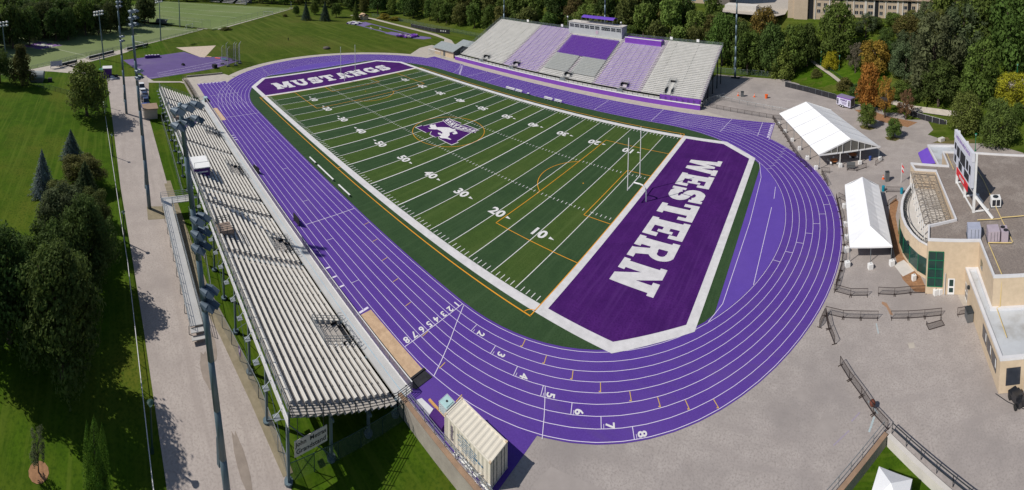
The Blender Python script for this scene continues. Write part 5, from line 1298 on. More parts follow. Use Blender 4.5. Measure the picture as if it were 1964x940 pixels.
# ------------------------------------------------------------------ fences and barriers
def chain_fence(P, h_, label, sp=3.0, wm=CHAIN, pm=STEEL, name='chain_link_fence', group=None, screen=None):
    P = [(x, y, ground_z(x, y)) for x, y in P]
    t = thing(name, label, 'fence', P[0], group=group); g = MB(); r_ = MB(); wv = MB()
    for a, b in zip(P, P[1:]):
        a = Vector(a); b = Vector(b); n = max(1, round((b - a).length / sp))
        for i in range(n + 1): q = a.lerp(b, i / n); q.z = ground_z(q.x, q.y); g.tube(q, q + Vector((0, 0, h_)), .045, n=6)
        for i in range(n):
            q0, q1 = a.lerp(b, i / n), a.lerp(b, (i + 1) / n); q0.z = ground_z(q0.x, q0.y); q1.z = ground_z(q1.x, q1.y); up = Vector((0, 0, h_))
            r_.tube(q0 + up, q1 + up, .035, n=6); wv.face([q0, q1, q1 + up, q0 + up])
    g.build('post', pm, t); r_.build('rail', pm, t); wv.build('screen' if screen else 'wire', screen or wm, t); return t
chain_fence([(51.5, 53.0), (73.2, 48.9)], 1.2, 'low dark chain-link fence between the track and the asphalt yard', 2.2, mesh_alpha('dark_wire', (0.1, 0.09, 0.09), .3), RUSTB)
chain_fence([(47, 61.5), (54, 60.6), (75.0, 54.6)], 1.2, 'thin pale chain-link fence across the asphalt yard', 2.6, mesh_alpha('thin_wire2', (0.3, 0.3, 0.3), .10))
chain_fence([(49.6, 52.5), (50.4, 56.5), (54, 62.0)], 1.9, 'short tall chain-link return fence at the eastern end of the far grandstand', 2.0)
chain_fence([(45, 90.3), (59, 91.2), (71.2, 90.6)], 2.0, 'chain-link fence along the back of the asphalt yard', 2.6, CHAING)
chain_fence([(71.4, 80.2), (80, 75.3), (88.7, 69.2)], 1.8, 'long fence with black screening behind the asphalt yard', 2.5, screen=BLACK, name='screened_fence')
chain_fence([(88.7, 69.2), (90.8, 65.2)], 1.8, 'short black screened fence end beside the white trailer', 2.5, screen=BLACK, name='screened_fence')
chain_fence([(110.5, 55.2), (114.5, 51.2), (119.6, 46.2)], 1.7, 'black screened fence with pale posts below the round trees', 2.4, screen=BLACK, pm=PARAPET, name='screened_fence')
chain_fence([(-163, 83), (-128, 87), (-118, 86.5)], 2.0, 'green chain-link fence at the foot of the woods behind the jump runways', 3.0, CHAING, DG)
chain_fence([(-118, 86.5), (-97, 87.3), (-60, 89), (45, 90.2)], 2.0, 'green chain-link fence at the foot of the woods behind the far grandstand', 3.0, CHAING, DG)
chain_fence([(-118, 80.2), (-97.3, 80.6)], 1.9, 'black screened fence along the gravel path by the woods', 3.0, screen=BLACK, name='screened_fence')
t = thing('dugout_board', 'black board with three pale marks standing on the gravel path by the woods', 'board', (-93, 82, 0)); g = MB(); g.mesh([(-97.1, 80.4, 0), (-89.3, 83.3, 0), (-89.3, 83.3, 2.3), (-97.1, 80.4, 2.3)], [(0, 1, 2, 3)]); g.mesh([(-97.1, 80.5, 0), (-89.3, 83.4, 0), (-89.3, 83.4, 2.3), (-97.1, 80.5, 2.3)], [(3, 2, 1, 0)]); g.build('panel', BLACK, t)
g = MB()
for k in range(3): u = .35 + .16 * k; x, y = -97.1 + 7.8 * u, 80.37 + 2.9 * u; g.face([(x, y, .9), (x + .55, y + .2, .9), (x + .55, y + .2, 1.6), (x, y, 1.6)])
g.build('mark', WHITE, t)
chain_fence([(-43, -63.9), (-20, -64.0), (-4, -64.3)], 1.8, 'chain-link fence behind the far half of the near grandstand', 3.0)
chain_fence([(2, -64.2), (15.5, -63.9), (25, -64.9), (30.5, -63.9), (38, -62.9), (46.6, -62.8)], 1.9, 'chain-link fence behind the near half of the near grandstand', 2.6)
chain_fence([(46.6, -62.8), (47.6, -50.4)], 1.9, 'chain-link fence under the near end of the near grandstand', 2.6, CHAING, DG)
for x, ch in ((33.2, 'F'), (15.5, 'G'), (-8.4, 'H')):
    t = thing('gate_sign', 'small purple sign lettered %s on the fence behind the near grandstand' % ch, 'sign', (x, -64.0, -1.2)); yy = -64.12 if x < 30 else -63.62
    g = MB(); g.box(x - .4, yy - .02, -.95, x + .4, yy, -.1); g.build('board', PURPLED, t); g = MB(); put_text(g, ch, .75, (x, yy - .03, -.52), (-1, 0, 0) if 0 else (1, 0, 0), (0, 0, 1), .02); g.build('lettering', PAINT, t)
chain_fence([(-101.6, -110.5), (-124, -88.8), (-150, -52), (-170.6, -24)], 1.2, 'low chain-link fence along the near edge of the nearer soccer field', 3.0)
chain_fence([(-172, -20), (-226, -67)], 5.0, 'high net fence between the two soccer fields', 6.0, mesh_alpha('ball_net', (0.2, 0.22, 0.2), .07))
chain_fence([(-166.5, -15), (-213, 48.4), (-228, 54)], 5.0, 'high net fence along the near edge of the further soccer field', 6.0, mesh_alpha('ball_net', (0.2, 0.22, 0.2), .07))
chain_fence([(-88, -120), (-80, -108), (-70, -95), (-62, -84)], 1.6, 'green chain-link fence across the lawn by the grey shelter', 2.6, CHAING, DG)

BAR = None
def barrier(p, q, label, flat=False):
    """one steel crowd barrier from p to q"""
    global BAR
    if BAR is None:
        t = thing('crowd_barrier', 'x', 'barrier', (0, 0, 0), group='brown steel crowd barriers'); L = 2.3
        g = MB()
        for a, b in (((-L / 2, 0, .12), (L / 2, 0, .12)), ((-L / 2, 0, 1.08), (L / 2, 0, 1.08)), ((-L / 2, 0, .12), (-L / 2, 0, 1.08)), ((L / 2, 0, .12), (L / 2, 0, 1.08))): g.bar(a, b, .05)
        g.build('frame', RUSTB, t, world=False)
        g = MB()
        for k in range(1, 21): x = -L / 2 + L * k / 21; g.bar((x, 0, .12), (x, 0, 1.08), .016)
        g.build('infill_bar', RUSTB, t, world=False)
        for x in (-L / 2 + .08, L / 2 - .08): g = MB(); g.bar((x, -.32, .03), (x, .32, .03), .06); g.bar((x, 0, .03), (x, 0, .14), .05); g.build('foot', RUSTB, t, world=False)
        BAR = t; first = True
    else: first = False
    a = math.atan2(q[1] - p[1], q[0] - p[0]); c = ((p[0] + q[0]) / 2, (p[1] + q[1]) / 2, 0.0); s_ = math.hypot(q[0] - p[0], q[1] - p[1]) / 2.3
    if first: t = BAR; t.location = c; t.rotation_euler = (0, 0, a); t['label'] = label
    else: t = dup(BAR, c, a, label)
    t.scale = (s_, 1, 1)
    if flat: t.rotation_euler = (math.radians(88), 0, a); t.location = (c[0], c[1], .06)
    return t
def barrier_line(P, labels):
    for i, (p, q) in enumerate(zip(P, P[1:])): barrier(p, q, labels[i] if isinstance(labels, list) else labels)
def split(P, L=2.35):
    out = [P[0]]
    for a, b in zip(P, P[1:]):
        n = max(1, round(math.hypot(b[0] - a[0], b[1] - a[1]) / L))
        out += [(a[0] + (b[0] - a[0]) * k / n, a[1] + (b[1] - a[1]) * k / n) for k in range(1, n + 1)]
    return out
barrier_line(split([(70.7, 49.3), (73.1, 43.2), (75.4, 37.6), (78.0, 29.8), (80.1, 24.6), (82.6, 20.2)]), 'brown crowd barrier in the row between the track and the long side of the marquee')
barrier_line(split([(84.9, 19.4), (86.2, 14.5)]), 'brown crowd barrier curving off the marquee corner beside the track')
barrier(( 84.8, 20.3), (86.6, 20.2), 'brown crowd barrier set across at the marquee corner by the track')
barrier_line(split([(87.8, 9.8), (88.5, 3.2), (88.8, -4.1), (88.1, -10.2), (87.2, -14.1)]), 'brown crowd barrier in the row between the track and the hipped tent')
barrier((88.3, 10.2), (90.0, 8.6), 'brown crowd barrier slanting from the far corner of the hipped tent')
barrier_line([(87.0, -14.4), (89.3, -15.2), (91.7, -15.2)], ['left barrier of the pair in front of the hipped tent, touching the track', 'right barrier of the pair in front of the hipped tent, ending at the gap'])
barrier_line([(93.2, -15.0), (95.5, -15.3), (97.8, -15.2), (100.1, -15.4)], ['barrier just right of the gap in front of the mulch bed', 'middle barrier of the three leading to the tall green window', 'barrier touching the brick wall beside the tall green window'])
barrier_line([(85.8, -18.5), (88.1, -19.1), (90.4, -19.2), (92.7, -19.3)], ['barrier at the left end of the lower plaza row beside the track', 'second barrier from the track in the lower plaza row', 'third barrier from the track in the lower plaza row, ending at the gap'])
barrier_line([(94.4, -19.4), (96.7, -19.6), (98.9, -19.7), (101.2, -19.8)], ['barrier just right of the rusty stain in the lower plaza row', 'middle barrier right of the gap in the lower plaza row', 'barrier in the lower plaza row above the one lying flat'])
barrier((103.3, -20.2), (104.9, -20.2), 'short barrier beside the dark grey bin at the brick wall')
barrier((98.85, -20.75), (101.0, -20.4), 'barrier lying flat on the plaza pavement', True)
barrier_line([(85.8, -18.7), (86.15, -20.9), (86.9, -23.2)], ['barrier turned away from the track at the start of the lower row', 'barrier standing at the loose end of the track-side line'])
barrier((85.7, -18.8), (85.0, -20.8), 'barrier edge-on beside the track kerb, left of the turned ones')
barrier_line([(87.5, -25.9), (88.5, -27.8), (89.7, -29.7), (90.8, -31.7), (92.1, -33.4)], ['top barrier of the line leading to the point of the lawn triangle', 'second barrier of the line leading to the point of the lawn triangle', 'third barrier, above the brown ball, leading to the lawn triangle', 'last barrier touching the point of the lawn triangle'])
for p, q, lb in (((90.4, 21.6), (92.6, 21.4), 'barrier in front of the marquee gable, left one'), ((92.6, 21.4), (94.8, 22.9), 'barrier in front of the marquee gable, right one'), ((97.0, 24.0), (98.9, 26.2), 'barrier slanting at the right gable corner of the marquee'), ((97.9, 12.5), (101.2, 12.2), 'barrier between the two teal barrels'), ((97.6, 7.4), (99.5, 9.2), 'barrier slanting between the hipped tent and the mulch bed')): barrier(p, q, lb)
t = tag(MB().ball((90.75, -31.2, .75), .33, 12, 8).build('brown_ball', mat('brown_leather', (0.16, 0.05, 0.03), (0.10, 0.03, 0.02), 5, .7), smooth=True), 'round brown buoy-like ball hung on the barrier line', 'ball')
t = thing('notice_board', 'dark notice panel propped at the barrier before the marquee', 'board', (91.3, 22.2, 0)); g = MB(); g.obox((91.3, 22.2, .3), 1.9, .06, 1.3, .0); g.build('panel', GREYB, t); g = MB(); g.obox((90.6, 22.2, 0), .06, .5, .3); g.obox((92, 22.2, 0), .06, .5, .3); g.build('foot', DARKST, t)

# plaza markings
g = MB(); g.sheet([(96.0, -23.3), (96.75, -23.3), (96.75, -24.1), (96.0, -24.1)], -0.012); g.sheet([(75.7, -41.2), (76.2, -40.7), (76.8, -41.3), (76.3, -41.8)], -0.012); g.sheet([(104.4, -16.2), (105.9, -16.5), (105.8, -18.7), (104.6, -18.7)], -0.012); struct('concrete_patches', g, CONC)
g = MB(); g.sheet([(84.8, -32.9), (86.0, -31.1), (87.4, -32.7), (85.6, -34.2)], -0.012); g.sheet([(82, -29.5), (84, -28.7), (83.6, -30.6)], -0.012); g.line((66, -47), (80, -37.5), .09, -0.010); g.line((78, -38), (83, -35.2), .07, -0.010); g.line((93, -29), (106, -36), .05, -0.010)
g.sheet([(62, -44.5), (68, -43.2), (71, -45), (66, -47.5), (61.5, -46.6)], -0.014)
struct('asphalt_patches', g, mat('patched_asphalt', (0.345, 0.305, 0.285), (0.305, 0.27, 0.252), .8, .95, detail=8))
g = MB(); g.sheet([(93.6, -16.3), (94.2, -16.6), (94.6, -17.9), (94.8, -18.8), (94.4, -18.7), (94.1, -17.4), (93.5, -16.7)], -0.010); struct('rust_stain', g, mat('rust_stain', (0.36, 0.20, 0.11), (0.30, 0.20, 0.14), 3, .95))
g = MB(); g.line((88.2, -33.2), (86.6, -34.6), .12, -0.010); g.line((89.4, -31.4), (88.5, -32.3), .14, -0.010); struct('chalk_marks', g, mat('violet_chalk', (0.33, 0.28, 0.38), (0.30, 0.26, 0.30), 6, .95))
g = MB(); g.line((90.9, -31.9), (90.2, -33.4), .22, -0.008); g.line((90.4, -30.2), (91.3, -31.6), .16, -0.008); g.line((92.4, -20), (92.5, -21.6), .16, -0.010); struct('survey_paint', g, mat('cyan_paint', (0.40, 0.52, 0.55), (0.36, 0.36, 0.36), 8, .95))
# mulch bed, rocks and slab at the curved building
g = MB(); g.sheet([(97.2, 3.5), (98.2, 8.4), (99.6, 10.2), (99.9, 8.8), (98.6, 4), (98.2, -4), (98.7, -8), (100.0, -12), (100.4, -15.3), (98.5, -14.9), (97.2, -12.3), (96.9, -9.2), (96.8, -4.2)], -0.008); struct('mulch_bed_ground', g, MULCH)
g = MB(); g.sheet([(96.3, -9.0), (98.1, -8.0), (99.4, -10.6), (97.3, -11.7)], 0.0); struct('entrance_slab_pavement', g, STONE)
g = MB(); g.sheet([(113, 35.6), (116, 37.5), (120, 44), (122, 43), (125, 34), (118.5, 34.2)], -0.006); g.sheet([(101.2, 39.9), (103.2, 40.4), (105.2, 38.8), (103.6, 37.3), (101.6, 38.2)], -0.006); g.sheet([(95, 47.6), (97, 48), (99.4, 45.8), (97.6, 44.4), (95.4, 45.6)], -0.006); struct('dry_grass', g, DRY)
g = MB(); g.sheet([(94.5, 60.2), (98.5, 61), (104, 55), (112, 50), (108.5, 46.5), (102, 50.5), (97, 55.5)], -0.006); struct('leaf_litter_ground', g, MULCH)
t = tag(MB().obox((115.6, 36.3, 0), 1.5, 1.0, .9, .5).build('planter_box', STONE), 'pale stone planter on the dry grass behind the building', 'planter')
t = thing('marquee_peak', 'white pop-up canopy peak on the lawn triangle at the bottom edge', 'tent', (91.6, -38.9, -1)); 
g = MB(); c_ = (91.5, -39.4); hw = 1.6
for k in range(4):
    a0, a1 = PI / 2 * k + .35, PI / 2 * (k + 1) + .35; g.face([(c_[0] + 1.41 * hw * math.cos(a0), c_[1] + 1.41 * hw * math.sin(a0), .9), (c_[0] + 1.41 * hw * math.cos(a1), c_[1] + 1.41 * hw * math.sin(a1), .9), (c_[0], c_[1], 1.75)])
g.build('roof', TENT, t); g = MB()
for k in range(4): a0 = PI / 2 * k + .35; q = (c_[0] + 1.38 * hw * math.cos(a0), c_[1] + 1.38 * hw * math.sin(a0)); g.bar((*q, -1.3), (*q, .9), .06)
g.build('leg', STEEL, t)

# ------------------------------------------------------------------ flat-roofed brick building at the right edge
t = thing('brick_building', 'cream brick building with gravel roofs and a curved front at the right edge', 'building', (108, -8, 0))
MAIN = [(99.9, -15.5), (107.1, -17.1), (106.4, -24.6), (112.5, -26.2), (150, -35), (150, -1), (124.6, 7.6), (115.5, 11.2), (109.3, 12.6), (108.8, 6.3), (101.8, 8.2), (102.1, 5.5), (105.9, 4.6), (105.2, -11.3), (100.7, -12.2)]
def shell(P, z0, z1, mw, mr, par=.25, pw=.4, part=('wall', 'roof', 'parapet'), parent=None):
    g = MB(); n = len(P)
    for i in range(n): (xa, ya), (xb, yb) = P[i], P[(i + 1) % n]; g.face([(xa, ya, z0), (xb, yb, z0), (xb, yb, z1), (xa, ya, z1)])
    wl = g.build(part[0], mw, parent)
    g = MB(); g.sheet(P, z1 - .12); rf = g.build(part[1], mr, parent)
    # parapet: inset ring
    ar = sum(P[i][0] * P[(i + 1) % n][1] - P[(i + 1) % n][0] * P[i][1] for i in range(n)); sg = 1 if ar > 0 else -1
    inn = []; out = []
    for i in range(n):
        a = Vector(P[i - 1]); b = Vector(P[i]); c = Vector(P[(i + 1) % n]); d1 = (b - a).normalized(); d2 = (c - b).normalized()
        n1 = Vector((-d1.y, d1.x)) * sg; n2 = Vector((-d2.y, d2.x)) * sg; m_ = (n1 + n2); k = m_.length_squared / 2 if m_.length > 1e-3 else 1
        inn.append(b + m_ / max(.3, k) * pw * 1.0 * .5 * 1.0 * (1.0)); out.append(b - m_ / max(.3, k) * .03)
    g = MB(); z2 = z1 + par
    for i in range(n):
        j = (i + 1) % n; A = (*out[i], z2); B = (*out[j], z2); Cc = (*inn[j], z2); D = (*inn[i], z2)
        g.face([A, B, Cc, D]); g.face([D, Cc, (*inn[j], z1 - .12), (*inn[i], z1 - .12)]); g.face([(*out[i], z1 - .1), (*out[j], z1 - .1), B, A])
    g.build(part[2], PARAPET, parent); return wl, rf
mw, mr = shell(MAIN, 0, 7.75, BRICK, ROOFG, parent=t)
ANNEX = [(105.35, -16.75), (107.1, -17.12), (106.42, -24.6), (112.5, -26.25), (150, -35.1), (150, -43), (104.6, -32.0)]
shell(ANNEX, 0, 3.8, BRICK, ROOFW, .2, .7, ('annex_wall', 'annex_roof', 'annex_parapet'), t)
NB = [(108.8, 12.75), (109.3, 12.65), (115.5, 11.3), (115.2, 22.8), (108.8, 23.8)]
shell(NB, 0, 4.4, BRICK, ROOFW, .3, .5, ('porch_wall', 'porch_roof', 'porch_parapet'), t)
g = MB(); g.mesh([(108.7, 23.4, 4.2), (108.7, 15.4, 4.2), (106.7, 18.2, 2.7), (106.8, 24.2, 2.7)], [(0, 1, 2, 3)]); g.mesh([(108.7, 23.4, 4.15), (108.7, 15.4, 4.15), (106.7, 18.2, 2.65), (106.8, 24.2, 2.65)], [(3, 2, 1, 0)]); g.mesh([(106.7, 18.2, 2.7), (106.8, 24.2, 2.7), (106.8, 24.2, 2.4), (106.7, 18.2, 2.4)], [(0, 1, 2, 3)])
g.build('awning', mat('violet_awning', (0.15, 0.07, 0.46), (0.13, 0.06, 0.41), .6, .6), t)
# curved terrace
CV = [(101.6, 6.0), (100.6, 4.3), (99.5, 2.2), (98.7, 0.0), (98.2, -2.2), (97.95, -4.6), (98.1, -7.0), (98.7, -9.4), (99.6, -11.4), (100.6, -12.6)]
g = MB()
for (a, b), (c, e) in zip(CV, CV[1:]): g.face([(a, b, 0), (c, e, 0), (c, e, 5.0), (a, b, 5.0)])
g.build('curved_wall', BRICK, t)
g = MB(); g.sheet(CV + [(105.2, -11.25), (105.85, 4.55)], 4.3); g.build('terrace_floor', STONE, t)
INN = [(x + .45 * math.cos(a), y + .45 * math.sin(a)) for (x, y), a in zip(CV, [math.radians(q) for q in (-40, -30, -25, -20, -10, 0, 12, 22, 32, 45)])]
g = MB()
for i in range(len(CV) - 1):
    A, B, Cc, D = CV[i], CV[i + 1], INN[i + 1], INN[i]; g.face([(*A, 5.02), (*B, 5.02), (*Cc, 5.02), (*D, 5.02)]); g.face([(*D, 5.02), (*Cc, 5.02), (*Cc, 4.3), (*D, 4.3)])
g.build('terrace_parapet', PARAPET, t)
g = MB(); IN2 = [(x + .5 * math.cos(a), y + .5 * math.sin(a)) for (x, y), a in zip(INN, [math.radians(q) for q in (-40, -30, -25, -20, -10, 0, 12, 22, 32, 45)])]
for i in range(len(CV) - 1):
    for k in range(4): p, q = Vector(IN2[i]).lerp(Vector(IN2[i + 1]), k / 4), Vector(INN[i]).lerp(Vector(INN[i + 1]), k / 4); g.bar((*p, 4.3), (*q, 5.35), .07); g.bar((*q, 4.9), (*p, 4.5), .05)
    for z in (4.6, 5.3): g.bar((*IN2[i], z), (*IN2[i + 1], z), .08)
g.build('terrace_railing', DARKST, t)
gl = MB(); fr = MB()
for i in range(3, len(CV) - 1):
    A, B = Vector(CV[i]), Vector(CV[i + 1]); dn = (B - A).normalized(); nn = Vector((dn.y, -dn.x)); nn = nn if nn.x < 0 else -nn
    a, b = A + nn * .03, B + nn * .03; gl.face([(*a, .5), (*b, .5), (*b, 3.1), (*a, 3.1)])
    fr.bar((*(A + nn * .05), .5), (*(A + nn * .05), 3.1), .08)
gw = gl.build('curved_window', GLASS, t); fr.build('mullion', GREENM, gw)
# terrace trellis
g = MB()
def tr(u, v): return (101.3 - .9 * v + 4.3 * u - .3 * u * v, 5.2 - 1.1 * u - 16.4 * v)
for k in range(10): p = tr(.0, k / 9); g.bar((*p, 4.3), (*p, 7.5), .13); q = tr(.14, k / 9); g.bar((*p, 6.6), (*q, 7.5), .07)
tp_ = g.build('trellis_post', WHITE, t)
g = MB()
for u in (0, .33, .66, 1.0): g.bar((*tr(u, 0), 7.5), (*tr(u, 1), 7.5), .09, .14)
for k in range(34): v = k / 33; g.bar((*tr(-.03, v), 7.62), (*tr(1.0, v), 7.62), .05, .09)
for k in range(5): g.bar((*tr(0, k / 5), 7.45), (*tr(1, (k + 1) / 5), 7.45), .05); g.bar((*tr(1, k / 5), 7.45), (*tr(0, (k + 1) / 5), 7.45), .05)
g.build('trellis', mat('grey_brown_slat', (0.25, 0.22, 0.19), (0.20, 0.175, 0.15), 2, .7), t)
# facade openings
fa, fb = Vector((99.9, -15.5)), Vector((107.1, -17.1)); fd = (fb - fa).normalized(); fn = Vector((fd.y, -fd.x)); fn = fn if fn.y < 0 else -fn
def fp(s, z, o=.03): q = fa + (fb - fa) * s + fn * o; return (q.x, q.y, z)
g = MB(); g.face([fp(.03, 1.15), fp(.32, 1.15), fp(.32, 6.2), fp(.03, 6.2)]); wn = g.build('window', GLASS, t)
g = MB()
for z in (1.15, 2.4, 3.7, 4.95, 6.2): g.bar(fp(.03, z, .06), fp(.32, z, .06), .07)
for s_ in (.03, .175, .32): g.bar(fp(s_, 1.15, .06), fp(s_, 6.2, .06), .08)
g.build('mullion', GREENM, wn)
g = MB(); g.face([fp(.43, 0.02), fp(.56, .02), fp(.56, 2.35), fp(.43, 2.35)]); dr = g.build('door', WHITE, t)
g = MB(); g.face([fp(.455, .35, .05), fp(.535, .35, .05), fp(.535, 1.0, .05), fp(.455, 1.0, .05)]); g.face([fp(.455, 1.25, .05), fp(.535, 1.25, .05), fp(.535, 2.2, .05), fp(.455, 2.2, .05)]); g.build('pane', GLASS, dr)
g = MB(); g.tube(fp(.37, 0, .2), fp(.37, 3.2, .2), .05); g.build('downpipe', PARAPET, t)
wa, wb_ = Vector((107.1, -17.12)), Vector((106.42, -24.6))
def wp(s, z, o=.04): q = wa + (wb_ - wa) * s; return (q.x - o, q.y, z)
g = MB(); g.face([wp(.16, 4.9), wp(.30, 4.9), wp(.30, 6.1), wp(.16, 6.1)]); g.build('window', GLASS, t)
ww, wv = Vector((105.35, -16.75)), Vector((104.6, -32.0))
def ap(s, z, o=.04): q = ww + (wv - ww) * s; return (q.x - o, q.y, z)
g = MB(); g.face([ap(.03, .02), ap(.11, .02), ap(.11, 2.4), ap(.03, 2.4)]); dr = g.build('door', WHITE, t)
g = MB()
for a_, b_ in ((.04, .065), (.075, .10)):
    for z0, z1 in ((.3, 1.05), (1.3, 2.2)): g.face([ap(a_, z0, .06), ap(b_, z0, .06), ap(b_, z1, .06), ap(a_, z1, .06)])
g.build('pane', WIN, dr)
for a_, b_ in ((.58, .69), (.70, .81), (.82, .93)):
    g = MB(); g.face([ap(a_, 1.3), ap(b_, 1.3), ap(b_, 3.0), ap(a_, 3.0)]); wn = g.build('window', WIN, t)
    g = MB(); g.face([ap(b_ - .02, 1.9, .08), ap(b_, 1.9, .08), ap(b_, 2.9, .08), ap(b_ - .02, 2.9, .08)]); g.build('frame', WHITE, wn)
g = MB(); g.face([(105.3, -32.2, .9), (106.9, -32.55, .9), (106.9, -32.55, 2.9), (105.3, -32.2, 2.9)]); g.v = [(x, y - .04, z) for x, y, z in g.v]; g.build('window', WIN, t)
g = MB(); g.bar((98.45, -9.1, 3.5), (98.2, -9.1, 3.5), .3, .45); g.bar((105.2, -19.2, 2.9), (104.9, -19.2, 2.9), .3, .4); g.build('wall_lamp', DARKST, t)
# roof things
def hvac(x, y, sx, sy, h, m_, lb, fan=True, a=-.2):
    u = thing('air_conditioner', lb, 'air conditioner', (x, y, 7.65)); g = MB(); g.obox((x, y, 7.75), sx, sy, h, a); g.build('cabinet', m_, u)
    g = MB(); g.obox((x, y, 7.63), sx + .2, sy + .2, .12, a); g.build('base_frame', DARKST, u)
    if fan:
        g = MB(); g.tube((x, y, 7.75 + h), (x, y, 7.82 + h), min(sx, sy) * .34, n=14); g.build('fan_grille', DARKST, u)
        g = MB(); q = Vector((math.sin(a), -math.cos(a))) * (sy / 2 + .015)
        for k in (-1, 1): g.obox((x + q.x + k * sx * .22 * math.cos(a), y + q.y + k * sx * .22 * math.sin(a), 7.95), sx * .36, .03, h * .72, a)
        g.build('vent_grille', BLACK, u)
    else:
        g = MB()
        for k in (-.25, .05, .3): g.obox((x + k * sx * math.cos(a) + (sy / 2 + .012) * math.sin(a), y + k * sx * math.sin(a) - (sy / 2 + .012) * math.cos(a), 7.85), .04, .03, h * .85, a)
        g.build('panel_seam', DARKST, u)
hvac(112.8, -8.6, 1.6, 1.4, 1.35, WHITE, 'pale square air conditioner with dark grilles standing alone on the gravel roof')
hvac(106.7, -15.6, 1.9, 1.7, 1.5, HVAC1, 'blue-grey air handling unit near the roof corner', False); hvac(109.2, -16.9, 1.7, 1.8, 1.5, HVAC2, 'mauve-grey air handling unit next to the blue-grey one', False)
u = thing('air_conditioner', 'narrow mauve condenser with two round fans beside the mauve unit', 'air conditioner', (110.7, -17.4, 7.7)); g = MB(); g.obox((110.7, -17.4, 7.7), 1.0, 1.7, 1.5, -.2); g.build('cabinet', HVAC2, u); g = MB(); g.tube((110.65, -17.0, 9.2), (110.65, -17.0, 9.24), .36, n=14); g.tube((110.8, -17.8, 9.2), (110.8, -17.8, 9.24), .36, n=14); g.build('fan_grille', BLACK, u)
g = MB()
for P in ([(113.7, 3.7), (113.6, -.4), (112.2, -12.4), (111.5, -18.9)], [(112.1, -12.6), (118, -13.6)], [(112, -12.9), (108.4, -12.3)], [(111.3, -19), (108.1, -18)], [(108.1, -18), (107.5, -24.6)], [(109.9, 11.4), (109.4, 4.5)], [(112.9, -7.6), (113.0, -6)]):
    g.path([(x, y, 7.95) for x, y in P], .07, 6)
tag(g.build('gas_pipe', PIPE), 'yellow gas pipes running over the gravel roof of the brick building', 'pipe')
tag(MB().path([(107.45, -24.8, 7.9), (107.4, -24.9, 4.0), (106.9, -25, 3.95), (106.4, -29.5, 3.95)], .06).build('gas_pipe', PIPE), 'pale pipe dropping from the gravel roof onto the lower white roof', 'pipe')
# scoreboard
t = thing('scoreboard', 'white scoreboard with dark screens and a red banner standing on the building roof', 'scoreboard', (108, -5, 7.7))
g = MB(); g.box(107.85, -10.0, 11.8, 108.35, .0, 15.9); g.build('panel', mat('pale_blue_white_panel', (0.62, 0.63, 0.70), (0.55, 0.56, 0.63), .5, .5), t)
g = MB(); g.box(107.8, -10.05, 15.95, 108.3, .1, 17.4); g.build('top_panel', mat('white_top_panel', (0.66, 0.66, 0.72), (0.58, 0.58, 0.65), .4, .5), t)
for y0, y1, z0, z1 in ((-1.4, -.5, 14.3, 15.4), (-3.4, -1.9, 13.6, 15.3), (-6.6, -3.9, 13.4, 15.4), (-8.2, -7.2, 13.7, 15.2), (-9.5, -8.7, 13.6, 15), (-1.6, -.6, 12.1, 13.3), (-5.0, -3.2, 12.0, 13.2), (-8.8, -6.4, 12.1, 13.3)):
    g = MB(); g.box(107.8, y0, z0, 107.86, y1, z1); g.build('screen', BLACK, t)
g = MB(); put_text(g, 'WESTERN MUSTANGS', .78, (107.785, -5, 16.65), (0, -1, 0), (0, 0, 1), .02); g.build('lettering', PURPLE, t)
g = MB(); g.box(107.8, -8.4, 10.4, 107.9, -2.2, 11.65); bn = g.build('banner', RED, t)
g = MB(); put_text(g, 'STADIUM', .8, (107.785, -5.3, 11.0), (0, -1, 0), (0, 0, 1), .02) if 0 else [g.face([(107.785, -4 - .45 * k, 10.75), (107.785, -4.3 - .45 * k, 10.75), (107.785, -4.3 - .45 * k, 11.2 + .1 * (k % 2)), (107.785, -4 - .45 * k, 11.2 + .1 * (k % 3))]) for k in range(6)]; g.build('banner_marks', PAINT, bn)
for y in (-9.8, -5.0, -.2): g = MB(); g.bar((108.6, y, 7.7), (108.6, y, 17.2), .36); g.build('post', WHITE, t)
for y, yb2 in ((-9.8, -12.2), (-5, -7.4), (-9.8, -9.8), (-.2, -1.0)):
    g = MB(); g.bar((108.7, y, 10.4), (111.0 if y < -3 else 110.4, yb2, 7.75), .3); g.build('brace', WHITE, t)
g = MB()
for y in (-9.8, -5.0, -.2): g.bar((108.6, y, 7.85), (111.2, y, 7.85), .2)
g.bar((108.6, -9.8, 7.9), (108.6, -.2, 7.9), .2); g.bar((108.6, -9.8, 11.5), (108.6, -.2, 11.5), .2); g.build('base_beam', WHITE, t)

